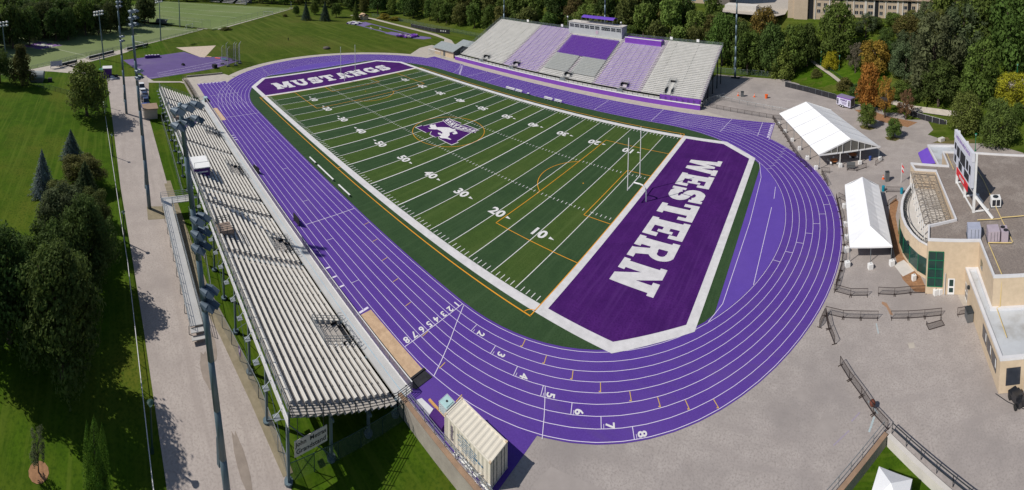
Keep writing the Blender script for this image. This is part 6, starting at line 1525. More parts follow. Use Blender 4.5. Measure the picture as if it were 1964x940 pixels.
# ------------------------------------------------------------------ cars
def car(x, y, a, m_, lb, L=4.5, W=1.8, H=1.45, z=None):
    z = ground_z(x, y) + .04 if z is None else z
    t = thing('parked_car', lb, 'car', (x, y, z), a, 'parked cars')
    prof = [(-L / 2, .35), (-L / 2 + .05, .78), (-L * .46, .86), (-L * .36, .92), (-L * .24, H), (L * .10, H), (L * .24, .95), (L * .44, .80), (L / 2, .66), (L / 2, .35)]
    g = MB(); n = len(prof)
    tw = [1, 1, 1, 1, .82, .82, 1, .98, .92, .95]
    vs = [(px, -W / 2 * k, pz) for (px, pz), k in zip(prof, tw)] + [(px, W / 2 * k, pz) for (px, pz), k in zip(prof, tw)]
    g.mesh(vs, [tuple(range(n)), tuple(range(2 * n - 1, n - 1, -1))] + [(i, n + i, n + (i + 1) % n, (i + 1) % n) for i in range(n)])
    g.build('body', m_, t, world=False)
    g = MB(); e = .012
    for s_ in (-1, 1): g.face([(-L * .33, s_ * (W / 2 * .985 + e), .95), (-L * .235, s_ * (W / 2 * .83 + e), H - .06), (L * .09, s_ * (W / 2 * .83 + e), H - .06), (L * .21, s_ * (W / 2 * .985 + e), .96)][::s_])
    g.build('window', WIN, t, world=False)
    g = MB(); g.face([(L * .115, -W * .40, H - .015), (L * .115, W * .40, H - .015), (L * .235, W * .47, .985), (L * .235, -W * .47, .985)]); g.v = [(q[0] + .01, q[1], q[2] + .02) for q in g.v]; g.build('windscreen', WIN, t, world=False)
    g = MB(); g.face([(-L * .35, -W * .46, .96), (-L * .35, W * .46, .96), (-L * .25, W * .40, H - .03), (-L * .25, -W * .40, H - .03)]); g.v = [(q[0] - .012, q[1], q[2] + .015) for q in g.v]; g.build('rear_window', WIN, t, world=False)
    for sx in (-.31, .31):
        for sy in (-1, 1):
            g = MB(); g.tube((L * sx, sy * (W / 2 - .2), .32), (L * sx, sy * (W / 2 + .01), .32), .32, n=14); wl = g.build('wheel', TYRE, t, world=False)
            g = MB(); g.tube((L * sx, sy * (W / 2 + .01), .32), (L * sx, sy * (W / 2 + .02), .32), .19, n=10); g.build('rim', PARAPET, wl, world=False)
    for sy in (-1, 1): g = MB(); g.box(L / 2 - .06, sy * W * .36 - .16, .58, L / 2 + .005, sy * W * .36 + .16, .70); g.build('headlight', WHITE, t, world=False)
    return t
for x, y, m_, lb, kw in ((-70.5, -67.4, CARW, 'white van parked at the far end of the row behind the near grandstand', dict(L=5.2, H=2.1, W=2.0)), (-66.6, -67.3, CARW, 'white car parked second from the far end behind the near grandstand', {}), (-63.2, -67.0, NAVY, 'dark blue car parked in the middle of the row behind the near grandstand', {}),
                         (-60.1, -67.6, CARB, 'black car with a bright roof parked behind the near grandstand', {}), (-56.8, -67.1, NAVY, 'navy van parked next to the black car behind the near grandstand', dict(L=4.9, H=1.9)), (-53.0, -67.8, BLUEP, 'blue car parked beside the brown kiosk', {})): car(x, y, math.radians(4), m_, lb, **kw)
car(142.7, 46.0, math.radians(130), CARB, 'black car on the road at the right edge below the tall green lamp post')
for x, y, m_, lb in ((60.6, 131, CARS, 'silver car on the concrete lot left of the residence'), (52, 140, CARW, 'white car on the concrete lot behind the woods'), (46, 136, CARS, 'silver car by the tan building on the concrete lot'), (44, 150, CARB, 'black car far back on the concrete lot')): car(x, y, .4, m_, lb, z=18.1)
t = thing('utility_cart', 'dark utility cart parked by the brick wall corner at the right edge', 'cart', (106.1, -33.6, 0))
g = MB(); g.obox((106.1, -33.6, .3), 1.0, 1.9, .6, .25); g.obox((106.0, -33.9, .9), .9, .7, .6, .25); g.build('body', CARB, t); g = MB()
for dx_, dy_ in ((-.5, -.7), (.5, -.6), (-.6, .6), (.4, .75)): g.tube((106.1 + dx_ - .08, -33.6 + dy_, .28), (106.1 + dx_ + .08, -33.6 + dy_, .28), .28, n=12)
g.build('wheel', TYRE, t)
t = thing('delivery_van', 'white van nose with blue and red marks at the right frame edge', 'van', (108.6, -34.2, 0)); g = MB(); g.prism([(107.0, -35.6), (107.0, -33.4), (111.8, -34.6), (111.8, -36.8)], .4, 1.9); g.build('body', CARW, t); g = MB(); g.face([(106.99, -34.9, 1.1), (106.99, -34.2, 1.1), (106.99, -34.2, 1.5), (106.99, -34.9, 1.5)]); g.build('blue_mark', BLUEP, t)
g = MB()
for x, y in ((107.8, -35.8), (107.8, -33.6), (111, -36.6), (111, -34.5)): g.tube((x, y - .1, .38), (x, y + .1, .38), .38, n=12)
g.build('wheel', TYRE, t)
tag(MB().path([(104.3, -31.9, .03), (105.2, -33.2, .03), (107, -35, .03), (108.5, -36, .03)], .04).build('power_cable', BLACK), 'dark cable lying on the plaza by the brick wall corner', 'cable')

# ------------------------------------------------------------------ buildings on the hill
HB = 16.0
t = thing('residence_block', 'long tan brick residence with rows of dark windows on the hill at the top right', 'building', (100, 138, HB))
g = MB(); g.box(67.2, 132, HB - 4, 140, 150, 52); g.box(70.1, 131.2, HB - 4, 76.3, 132.4, 52); g.build('wall', BRICKD, t)
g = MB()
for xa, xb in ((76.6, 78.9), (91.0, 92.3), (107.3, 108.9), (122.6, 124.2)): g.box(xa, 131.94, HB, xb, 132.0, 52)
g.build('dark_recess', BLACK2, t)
g = MB()
for xa, xb in ((79.6, 80.0), (86, 86.5), (94, 94.4), (97.2, 97.6), (102.4, 103.4), (106.6, 107.1), (112.0, 112.4), (117.5, 118.3), (120.0, 120.5), (127.0, 127.5)): g.box(xa, 131.75, HB, xb, 132.0, 52)
g.build('pilaster', STONE, t)
g = MB(); g.box(67, 131.1, 26.4, 140.2, 132, 26.75); g.build('ledge', mat('brown_ledge', (0.30, 0.22, 0.16), rough=.9), t)
for zz in range(8):
    z = 19.4 + 2.97 * zz
    for x, wd in ((81.4, 1.5), (84.4, 1.5), (95.4, 1.6), (98.8, 1.5), (101.0, 1.5), (105.2, 2.2), (110.2, 1.5), (114.1, 1.5), (116.3, 1.5), (121.2, 2.2), (125.4, 1.5), (132.0, 1.8)):
        g = MB(); g.box(x - wd / 2, 131.95, z, x + wd / 2, 131.99, z + 1.55); wn = g.build('window', WIN, t)
g = MB()
for zz in range(8):
    z = 19.4 + 2.97 * zz
    for x, wd in ((81.4, 1.5), (84.4, 1.5), (95.4, 1.6), (98.8, 1.5), (101.0, 1.5), (105.2, 2.2), (110.2, 1.5), (114.1, 1.5), (116.3, 1.5), (121.2, 2.2), (125.4, 1.5), (132.0, 1.8)):
        g.box(x - wd / 2 - .1, 131.9, z - .18, x + wd / 2 + .1, 131.97, z - .02)
        if zz % 2 == 0 or 1: g.box(x - .04, 131.93, z, x + .04, 131.95, z + 1.55)
g.build('window_sill', STONE, t)
t = thing('tan_building', 'tan building with blue-grey windows half hidden behind the woods above the far grandstand', 'building', (20, 155, HB))
g = MB(); g.box(4, 152, HB - 2, 30, 170, 50); g.build('wall', BRICKD, t); g = MB(); g.box(30, 151.5, HB - 2, 35.5, 170, 50); g.build('dark_wing', mat('grey_brown_wall', (0.16, 0.14, 0.125), rough=.9), t)
for k in range(3):
    for zz in range(7): g = MB(); g.box(7 + 7.2 * k, 151.93, 19 + 3.6 * zz, 10.2 + 7.2 * k, 151.98, 21.3 + 3.6 * zz); g.build('window', mat('blue_grey_glass', (0.16, 0.21, 0.25), rough=.2), t)
g = MB(); g.sheet([(36, 126), (62, 122), (66, 131), (66, 230), (30, 230)], 18.03); struct('parking_lot', g, CONC)
g = MB(); g.box(37, 134, 18, 52, 143, 20.5); t = tag(g.build('low_parapet_block', STONE), 'low pale flat-topped block on the concrete lot', 'building')
# path up the bank and its railing
PT = [(102.3, 66.2), (96.5, 73.0), (91.5, 80), (87.5, 87), (83, 94), (79.0, 101), (77, 107), (78, 116), (79, 122)]
g = MB()
for (a, b), (c, e) in zip(PT, PT[1:]):
    n = 6
    for k in range(n):
        p, q = Vector((a, b)).lerp(Vector((c, e)), k / n), Vector((a, b)).lerp(Vector((c, e)), (k + 1) / n); dd = (q - p).normalized(); nn = Vector((-dd.y, dd.x)) * .9
        z = max(ground_z(*(p + nn)), ground_z(*(p - nn)), ground_z(*p)) + .08; z2 = max(ground_z(*(q + nn)), ground_z(*(q - nn)), ground_z(*q)) + .08
        g.face([(*(p - nn), z), (*(q - nn), z2), (*(q + nn), z2), (*(p + nn), z)])
struct('hill_path', g, CONC)
t = thing('path_railing', 'dark railing along the concrete path up the bank to the residence', 'railing', (92, 80, 2)); g = MB()
for (a, b), (c, e) in zip(PT[:6], PT[1:6]):
    for k in range(4):
        p, q = Vector((a, b)).lerp(Vector((c, e)), k / 4) + Vector((1.0, .5)), Vector((a, b)).lerp(Vector((c, e)), (k + 1) / 4) + Vector((1.0, .5)); z, z2 = ground_z(*p) + .1, ground_z(*q) + .1
        g.bar((*p, z), (*p, z + 1.1), .07); g.bar((*p, z + 1.1), (*q, z2 + 1.1), .07); g.bar((*p, z + .6), (*q, z2 + .6), .05)
g.build('rail', DG, t)
g = MB(); g.sheet([(101, 69), (103, 66.5), (112.5, 57.2), (118.5, 53), (127, 47), (128, 49), (119, 55.5), (113, 59.5), (104, 67.8)], .0)
g.v = [(x, y, ground_z(x, y) + .45) for x, y, z in g.v]; struct('lower_path', g, CONC)
g = MB(); g.sheet([(136, 60), (150, 20), (156, 22), (146, 60)], 0); g.v = [(x, y, ground_z(x, y) + .6) for x, y, z in g.v]; struct('side_road', g, PLAZA)
g = MB()
bk = [(70.5, 91.5), (98, 67.8)]
for i in range(12):
    for j in range(6):
        def bp(i, j): x, y = 70.5 + 27.5 * i / 12 + .66 * 16 * j / 6, 91.2 - 23.6 * i / 12 + .75 * 16 * j / 6; return (x, y, ground_z(x, y) + .05)
        g.face([bp(i, j), bp(i + 1, j), bp(i + 1, j + 1), bp(i, j + 1)])
struct('grass_bank', g, GRASS)

# ------------------------------------------------------------------ small things in the far left
t = thing('kiosk', 'brown flat-roofed kiosk beside the parked cars behind the near grandstand', 'kiosk', (-46.5, -67, -1)); g = MB(); g.box(-49, -68.6, -1.1, -44.8, -64.8, 1.9); g.build('wall', CONC, t); g = MB(); g.box(-49.3, -68.9, 1.9, -44.5, -64.5, 2.1); g.build('roof', mat('brown_roof', (0.30, 0.21, 0.15), (0.25, 0.17, 0.12), 1, .8), t); g = MB(); g.box(-48.5, -68.66, -1.1, -47.4, -68.6, 1.0); g.build('door', GREYB, t)
t = thing('ticket_booth', 'purple booth with a pale roof at the end of the service road', 'booth', (-86.5, -79.2, 0)); g = MB(); g.box(-88.6, -80.6, 0, -85.2, -77.4, 3.6); g.build('wall', PURPLED, t); g = MB(); g.box(-88.8, -80.8, 3.6, -85.0, -77.2, 3.8); g.build('roof', PARAPET, t)
t = tag(MB().prism([(-85, -77), (-83.2, -79), (-82.2, -77.6), (-84, -75.4)], 0, .5).build('sheeted_stack', PARAPET), 'white sheeting heaped beside the purple booth', 'sheeting')
for x, y, s_, m_, lb in ((-84.9, -75.7, 1.0, BLACK, 'dark crate beside the purple booth'), (-84.6, -77.4, .8, PARAPET, 'pale drum beside the purple booth')): barrel(x, y, 1.2 * s_, .6, m_, lb, 'barrel', 'storage_drum')
t = thing('parasol', 'green parasol beside the purple booth at the end of the road', 'parasol', (-90, -80.5, 0)); g = MB(); g.tube((-90, -80.5, 0), (-90, -80.5, 2.6), .05); g.build('pole', STEEL, t); g = MB(); g.tube((-90, -80.5, 2.3), (-90, -80.5, 3.0), 1.9, .05, n=8); g.build('fabric', GREENM, t)
t = thing('domed_shelter', 'grey barrel-roofed shelter on the pale path by the soccer field', 'shelter', (-84.3, -105.5, 0)); g = MB(); g.box(-87.4, -108, 0, -82, -103, 1.6); g.build('wall', GREYB, t)
g = MB(); n = 10
for k in range(n):
    a0, a1 = PI * k / n, PI * (k + 1) / n; c0 = (-84.7 - 2.9 * math.cos(a0), 1.6 + 1.9 * math.sin(a0)); c1 = (-84.7 - 2.9 * math.cos(a1), 1.6 + 1.9 * math.sin(a1)); g.face([(c0[0], -108.2, c0[1]), (c1[0], -108.2, c1[1]), (c1[0], -102.8, c1[1]), (c0[0], -102.8, c0[1])])
g.face([(-84.7 - 2.9 * math.cos(PI * k / n), -102.85, 1.6 + 1.9 * math.sin(PI * k / n)) for k in range(n + 1)]); g.face([(-84.7 - 2.9 * math.cos(PI * k / n), -108.15, 1.6 + 1.9 * math.sin(PI * k / n)) for k in range(n + 1)][::-1]); g.build('roof', ROOFS, t)
t = tag(MB().box(-83.4, -101, 0, -82, -99.6, 1.4).build('storage_box', BLACK), 'black box on the path right of the grey barrel-roofed shelter', 'box')
t = thing('score_panel', 'grey and purple panel on white legs by the near corner of the soccer field', 'panel', (-100, -99, 0)); g = MB(); g.mesh([(-101.5, -102.5, .8), (-103.5, -97.8, .8), (-103.5, -97.8, 2.9), (-101.5, -102.5, 2.9)], [(0, 1, 2, 3)]); g.mesh([(-101.55, -102.5, .8), (-103.55, -97.8, .8), (-103.55, -97.8, 2.9), (-101.55, -102.5, 2.9)], [(3, 2, 1, 0)]); g.build('board', HVAC1, t); g = MB(); g.bar((-101.5, -102.4, 0), (-101.5, -102.4, 3), .2); g.bar((-103.5, -97.9, 0), (-103.5, -97.9, 3), .2); g.build('leg', WHITE, t)
def bleacher(x, y, a, L, D, H, lb, m_=ALU):
    t = thing('bleacher', lb, 'bleacher', (x, y, ground_z(x, y)), a, 'small bleachers by the soccer fields'); nr = 5
    for k in range(nr):
        g = MB(); g.box(-L / 2, -D / 2 + D * k / nr, H * (k + 1) / nr - .06, L / 2, -D / 2 + D * (k + .62) / nr, H * (k + 1) / nr); g.build('bench', m_, t, world=False)
    g = MB()
    for s_ in (-1, 0, 1):
        g.bar((s_ * L * .46, -D / 2, .1), (s_ * L * .46, D / 2, H - .1), .1); g.bar((s_ * L * .46, D / 2, 0), (s_ * L * .46, D / 2, H + 1.0), .1); g.bar((s_ * L * .46, -D / 2, 0), (s_ * L * .46, -D / 2, .4), .1)
    for z in (.5, 1.0): g.bar((-L * .46, D / 2, H + z), (L * .46, D / 2, H + z), .07)
    g.box(-L / 2, D / 2 - .05, .4, L / 2, D / 2, H - .1); g.build('frame', DARKST, t, world=False)
for x, y, a, L, lb in ((-107.3, -96.5, 132, 9.5, 'small bleacher nearest the grey and purple panel'), (-121, -82.5, 132, 15, 'small bleacher in the middle below the floodlight pole'), (-134, -65.3, 125, 13, 'small bleacher furthest along the soccer field edge')): bleacher(x, y, math.radians(a) + PI, L, 3.0, 1.6, lb)
for k in range(3): q = ((-288, 10.3), (-276.4, 18.2), (-265, 26.2))[k]; bleacher(q[0] - 2, q[1] + 3, math.radians(35), 11, 8, 4.5, ('leftmost', 'middle', 'rightmost')[k] + ' of the three white bleachers at the far end of the further soccer field', WHITE)
t = thing('team_shelter', 'silver team shelter at the fence between the two soccer fields', 'shelter', (-201.5, -45, 0)); g = MB(); a = Vector((-205.3, -48.2, 0)); b = Vector((-197.9, -42.0, 0)); nn = Vector((-.64, .77, 0))
for k in range(6):
    a0, a1 = PI * .55 * k / 6, PI * .55 * (k + 1) / 6; g.face([a + nn * (1.6 - 1.6 * math.cos(a0)) + Vector((0, 0, 2.4 * math.sin(a0))), b + nn * (1.6 - 1.6 * math.cos(a0)) + Vector((0, 0, 2.4 * math.sin(a0))), b + nn * (1.6 - 1.6 * math.cos(a1)) + Vector((0, 0, 2.4 * math.sin(a1))), a + nn * (1.6 - 1.6 * math.cos(a1)) + Vector((0, 0, 2.4 * math.sin(a1)))])
g.build('shell', GREYB, t); g = MB(); g.bar(a + nn * 1.5 + Vector((0, 0, 2.45)), b + nn * 1.5 + Vector((0, 0, 2.45)), .6, .08); g.build('roof', WHITE, t); g = MB(); g.bar(a + nn * 1.2 + Vector((0, 0, .45)), b + nn * 1.2 + Vector((0, 0, .45)), .35, .05); g.build('bench', WHITE, t)
# throwing cage
t = thing('throwing_cage', 'hammer throwing cage of pale poles and net on the purple pad', 'cage', (-93, -30, 0))
cp = [(-93.6, -33.1), (-89.6, -31.8), (-89.9, -28.5), (-91.8, -26.2), (-95.0, -25.6), (-97.6, -27.0), (-98.5, -30.0)]
g = MB()
for k, (x, y) in enumerate(cp): h = 8.3 if k in (2, 3) else 7.0; g.tube((x, y, 0), (x, y, h), .11, .08); g.bar((x, y, h), (x + .9, y + .5, h + 1.0), .1)
g.build('pole', PARAPET, t)
g = MB()
for (a, b), (c, e) in zip(cp, cp[1:]): g.face([(a, b, .2), (c, e, .2), (c, e, 6.8), (a, b, 6.8)])
g.build('net', mesh_alpha('cage_net', (0.07, 0.09, 0.06), .30), t)
g = MB()
for x, y in cp: g.obox((x, y, 0), 1.3, .8, .5, x * 1.7)
g.build('ballast', GREYB, t)
rr = random.Random(9)
for x, y, lb in ((-113.5, -60.5, 'purple landing mats with white tops on the edge of the throwing pad'),):
    t = thing('landing_mat', lb, 'mat', (x, y, 0)); g = MB(); g.obox((-113.6, -59.4, 0), 1.8, 6.5, 1.1, .05); g.build('foam', PURPLED, t); g = MB()
    for k in range(5): g.obox((-113.6 + rr.uniform(-.4, .4), -62 + 1.3 * k, 1.1), .9, .7, .1, rr.random())
    g.build('cover', PARAPET, t)
t = tag(MB().obox((-97.2, -48.5, 0), 1.4, .9, .6, .4).obox((-97.2, -48.5, .6), .8, .5, .25, .6).build('starting_block_crate', BLACK), 'small dark crate in the middle of the throwing pad', 'crate')
t = tag(MB().obox((-89.5, -37.2, 0), 1.8, 1.4, 1.3, .3).obox((-89.5, -37.2, 1.3), 1.9, 1.5, .1, .3).build('equipment_locker', BLACK), 'dark locker on the near corner of the throwing pad by the cage', 'locker')
for x, y, m_, lb in ((-107.5, -35.6, SAND, 'sand coloured mat at the point of the gravel sector'), (-103.8, -32.5, CONE, 'orange mat at the edge of the throwing pad'), (-101.3, -30.4, TEAL, 'teal mat at the edge of the throwing pad')): tag(MB().obox((x, y, 0), 2.6, 1.0, .15, .8).build('ground_mat', m_), lb, 'mat')
def heap(x, y, sx, sy, h, n, ms, lb, a=0.0, seed=1):
    rr = random.Random(seed); t = thing('landing_mat', lb, 'mat', (x, y, ground_z(x, y))); parts = {}
    for k in range(n):
        m_ = ms[k % len(ms)]; g = parts.setdefault(m_.name, (MB(), m_))[0]; u, v = rr.uniform(-sx, sx) / 2, rr.uniform(-sy, sy) / 2
        g.obox((x + u * math.cos(a) - v * math.sin(a), y + u * math.sin(a) + v * math.cos(a), rr.uniform(0, h * .4)), rr.uniform(1, 2.4), rr.uniform(.8, 1.8), rr.uniform(.3, .6) * h, rr.uniform(0, 3))
    for g, m_ in parts.values(): g.build('foam_block', m_, t)
heap(-147, 59.8, 7, 6, 1.0, 22, [PARAPET, PURPLED, WHITE], 'white and purple vaulting mats at the far end of the jump runways', .3, 2)
heap(-98.5, 63, 9, 6, 1.3, 24, [PURPLED, PURPLE, HVAC2], 'purple high jump mats at the near end of the jump runways', .5, 3)
t = thing('storage_hut', 'tan gabled hut on the path at the far end of the jump runways', 'hut', (-156, 72.8, 0)); g = MB(); g.box(-158.2, 71, 0, -153.8, 74.6, 2.6); g.prism([(-158.2, 71), (-153.8, 71), (-153.8, 74.6), (-158.2, 74.6)], 2.6, 2.62); g.build('wall', BRICK, t); g = MB(); gable(g, -158.6, 70.6, -153.4, 75, 2.65, 3.9); g.build('roof', SAND, t)
t = tag(MB().ball((-98.9, 16.8, .3), 1.7, 14, 7, .45).build('boulder', mat('dark_stone', (0.12, 0.10, 0.085), (0.08, 0.07, 0.06), 1, .95), smooth=True), 'dark boulder on the lawn beyond the bend of the track', 'boulder')
for x, y, lb in ((-126.5, 58.8, 'pale hurdle frame on the lawn left of the jump runway'), (-121.5, 61.6, 'pale hurdle frame on the lawn close to the jump runway')):
    t = thing('hurdle', lb, 'hurdle', (x, y, 0)); g = MB(); g.bar((x - .9, y, 1.0), (x + .9, y, 1.0), .12, .16); g.build('bar', WHITE, t); g = MB()
    for s_ in (-.8, .8): g.bar((x + s_, y, 0), (x + s_, y, 1.0), .08); g.bar((x + s_, y, .04), (x + s_, y - .8, .04), .08)
    g.build('leg', WHITE, t)
# one person walking on the lawn
def person(x, y, a, label):
    me = bpy.data.meshes.new('person'); J = {}; V = []; E = []; RD = []
    def j(n, p, r): J[n] = len(V); V.append(p); RD.append(r)
    j('pelvis', (0, 0, .95), .15); j('waist', (0, 0, 1.12), .13); j('chest', (0, .01, 1.34), .16); j('neck', (0, .01, 1.5), .06); j('head', (0, .04, 1.62), .10); j('crown', (0, .04, 1.74), .085)
    for s_, f in ((-1, .18), (1, -.16)):
        n = 'l' if s_ < 0 else 'r'
        j('hip' + n, (s_ * .09, 0, .9), .10); j('knee' + n, (s_ * .10, f * .7 + .04, .5), .065); j('ankle' + n, (s_ * .10, f, .09), .045); j('toe' + n, (s_ * .11, f + .17, .04), .04)
        j('shoulder' + n, (s_ * .18, 0, 1.42), .065); j('elbow' + n, (s_ * .24, -f * .5, 1.14), .045); j('wrist' + n, (s_ * .24, -f * 1.1 + .06, .9), .032); j('hand' + n, (s_ * .24, -f * 1.2 + .09, .80), .036)
        E.extend([(J['pelvis'], J['hip' + n]), (J['hip' + n], J['knee' + n]), (J['knee' + n], J['ankle' + n]), (J['ankle' + n], J['toe' + n]), (J['chest'], J['shoulder' + n]), (J['shoulder' + n], J['elbow' + n]), (J['elbow' + n], J['wrist' + n]), (J['wrist' + n], J['hand' + n])])
    E.extend([(J['pelvis'], J['waist']), (J['waist'], J['chest']), (J['chest'], J['neck']), (J['neck'], J['head']), (J['head'], J['crown'])])
    me.from_pydata(V, E, []); o = bpy.data.objects.new('person', me); C.objects.link(o)
    sk = o.modifiers.new('skin', 'SKIN'); sv = me.skin_vertices[0].data
    for i, r in enumerate(RD): sv[i].radius = (r, r)
    sv[0].use_root = True
    ss = o.modifiers.new('smooth', 'SUBSURF'); ss.levels = 1; ss.render_levels = 1
    me.materials.append(mat('dark_clothes', (0.02, 0.022, 0.03), rough=.9)); o.location = (x, y, 0); o.rotation_euler = (0, 0, a)
    tag(o, label, 'person')
    g = MB(); g.ball((0, .06, 1.70), .115, 10, 6, 1.15); f = g.build('face', SKIN, o, True, world=False); g = MB(); g.ball((0, .03, 1.73), .122, 10, 6, 1.1); g.build('hair', BLACK, o, True, world=False)
person(-123.1, 8.1, 1.2, 'person in dark clothes walking on the lawn beyond the bend of the track')

# ------------------------------------------------------------------ trees
def leaf_cloud(name, pts, leaf, seed):
    """leaf clumps: small bent quads at the given (position, outward) pairs"""
    rr = random.Random(seed); V = []; Fc = []
    for p, o in pts:
        s = leaf * rr.uniform(.55, 1.35)
        n = Vector((o[0] + rr.uniform(-.7, .7), o[1] + rr.uniform(-.7, .7), o[2] + rr.uniform(-.5, .8)))
        if n.length < 1e-3: n = Vector((0, 0, 1))
        n.normalize(); a = n.orthogonal().normalized(); b = n.cross(a); t = rr.uniform(0, 6.28); u = a * math.cos(t) + b * math.sin(t); v = n.cross(u)
        c = Vector(p); k = len(V)
        V += [c - u * s * .5, c - v * s * .32 + n * s * .12, c + u * s * .55, c + v * s * .34 + n * s * .10]; Fc.append((k, k + 1, k + 2, k + 3))
    me = bpy.data.meshes.new(name); me.from_pydata([tuple(q) for q in V], [], Fc); me.materials.append(LEAF); me.update(); return me
def broad_pts(seed, n, lobes=22, low=.22, spread=.42, open_=0.0, top=.5, lr=(.15, .24)):
    """unit crown: height 1, width 1; foliage gathered in clumps of uneven size"""
    rr = random.Random(seed); L = []
    for i in range(lobes):
        f = (i + .5) / lobes; z = low + (1 - low) * (.06 + .86 * f); e = (z - low) / (1 - low)
        wz = math.sqrt(max(.05, 1 - ((e - top + .12) / (.62 if e > top - .12 else .55)) ** 2)); a = i * 2.39996 + rr.uniform(-.5, .5)
        rad = spread * wz * rr.uniform(.45, .92); r = rr.uniform(*lr) * (1 - .32 * e)
        L.append((rad * math.cos(a), rad * math.sin(a), min(z, 1 - r * .75), r))
    tot = sum(q[3] ** 2 for q in L); out = []
    for x, y, z, r in L:
        m_ = int(n * r * r / tot)
        for k in range(m_):
            o = Vector((rr.gauss(0, 1), rr.gauss(0, 1), rr.gauss(.25, 1))).normalized(); rd = r * (rr.uniform(.62, 1.06) if rr.random() < .82 else rr.uniform(.1, .6)) * (1 + .18 * math.sin(7 * o.x + 3 * o.y + seed) * math.sin(6 * o.z))
            if rr.random() < open_: continue
            out.append(((x + o.x * rd, y + o.y * rd, z + o.z * rd * .82), tuple(o)))
    return out
def conifer_pts(seed, n, low=.06, wid=.5, tiers=13, sharp=1.0):
    rr = random.Random(seed); out = []
    for k in range(n):
        e = 1 - math.sqrt(rr.random()); z = low + (1 - low) * e; tier = (e * tiers) % 1.0
        R = wid * (1 - e) ** sharp * (.70 + .34 * (1 - tier)); a = rr.uniform(0, 6.283); br = .80 + .20 * math.sin(a * 9 + int(e * tiers) * 2.1)
        rd = R * br * (math.sqrt(rr.random()) * .55 + .45); out.append(((rd * math.cos(a), rd * math.sin(a), z - .05 * rd / max(.05, wid)), (math.cos(a) * .6, math.sin(a) * .6, .55)))
    return out
def column_pts(seed, n):
    rr = random.Random(seed); out = []; S_ = [(0, 0, 1.0, .30), (.22, .05, .86, .20), (-.2, .1, .9, .2), (.05, -.24, .72, .2), (-.1, .22, .6, .2), (.16, -.2, .5, .18)]
    for x, y, h, r in S_:
        for k in range(n // len(S_)):
            e = rr.random(); a = rr.uniform(0, 6.283); R = r * (1 - e ** 2.5) * rr.uniform(.7, 1.05); out.append(((x + R * math.cos(a), y + R * math.sin(a), .02 + h * e), (math.cos(a), math.sin(a), .5)))
    return out
def trunk_mesh(name, seed, h=.62, r=.035, limbs=6):
    rr = random.Random(seed); g = MB(); p = Vector((0, 0, -.04)); pts = [p]
    for k in range(4): p = p + Vector((rr.uniform(-.02, .02), rr.uniform(-.02, .02), (h + .04) / 4)); pts.append(p)
    for k in range(4): g.tube(pts[k], pts[k + 1], r * (1.15 - .22 * k), r * (1.15 - .22 * (k + 1)), n=7)
    for k in range(limbs):
        b = pts[1 + k % 3].lerp(pts[2 + k % 3], rr.random()); a = k * 2.4 + rr.uniform(-.4, .4); e = b + Vector((math.cos(a) * rr.uniform(.16, .30), math.sin(a) * rr.uniform(.16, .30), rr.uniform(.12, .28))); m_ = b.lerp(e, .5) + Vector((0, 0, -.02)); g.tube(b, m_, r * .5, r * .34, n=5); g.tube(m_, e, r * .34, r * .12, n=5)
    return g.data(name, BARK, True)
TRUNKS = [trunk_mesh('trunk', s) for s in (1, 2, 3)]
CTRUNK = trunk_mesh('trunk', 4, .9, .022, 0)
CROWN = {}
def crown(kind, v, fine):
    key = (kind, v, fine)
    if key in CROWN: return CROWN[key]
    n, lf = {0: (2300, .078), 1: (5200, .052), 2: (13000, .036)}[fine]; s = hash_(kind) * 10 + v
    if kind == 'broad': me = leaf_cloud('crown', broad_pts(s, n, 24 + 3 * v), lf, s)
    elif kind == 'tall': me = leaf_cloud('crown', broad_pts(s, n, 30, .14, .40, 0, .45), lf, s)
    elif kind == 'willow': me = leaf_cloud('crown', broad_pts(s, int(n * 1.25), 38, .10, .44, .05, .5, (.11, .17)), lf * .8, s)
    elif kind == 'round': me = leaf_cloud('crown', broad_pts(s, int(n * 1.4), 40, .08, .37, 0, .48, (.16, .19)), lf * .75, s)
    elif kind == 'open': me = leaf_cloud('crown', broad_pts(s, int(n * .7), 26, .2, .42, .25, .5, (.10, .17)), lf * .8, s)
    elif kind == 'bush': me = leaf_cloud('crown', broad_pts(s, n, 24, -.05, .40, 0, .35, (.17, .23)), lf, s)
    elif kind == 'pyramid': me = leaf_cloud('crown', broad_pts(s, n, 34, .10, .42, 0, .22, (.12, .2)), lf, s)
    elif kind == 'spruce': me = leaf_cloud('crown', conifer_pts(s, n, .05, .5, 13), lf * .8, s)
    elif kind == 'pine': me = leaf_cloud('crown', conifer_pts(s, n, .08, .5, 8, .72), lf * .95, s)
    elif kind == 'column': me = leaf_cloud('crown', column_pts(s, n), lf * .7, s)
    CROWN[key] = me; return me
def hash_(k): return sum(ord(c) * (i + 3) for i, c in enumerate(k)) % 97
TR = random.Random(11)
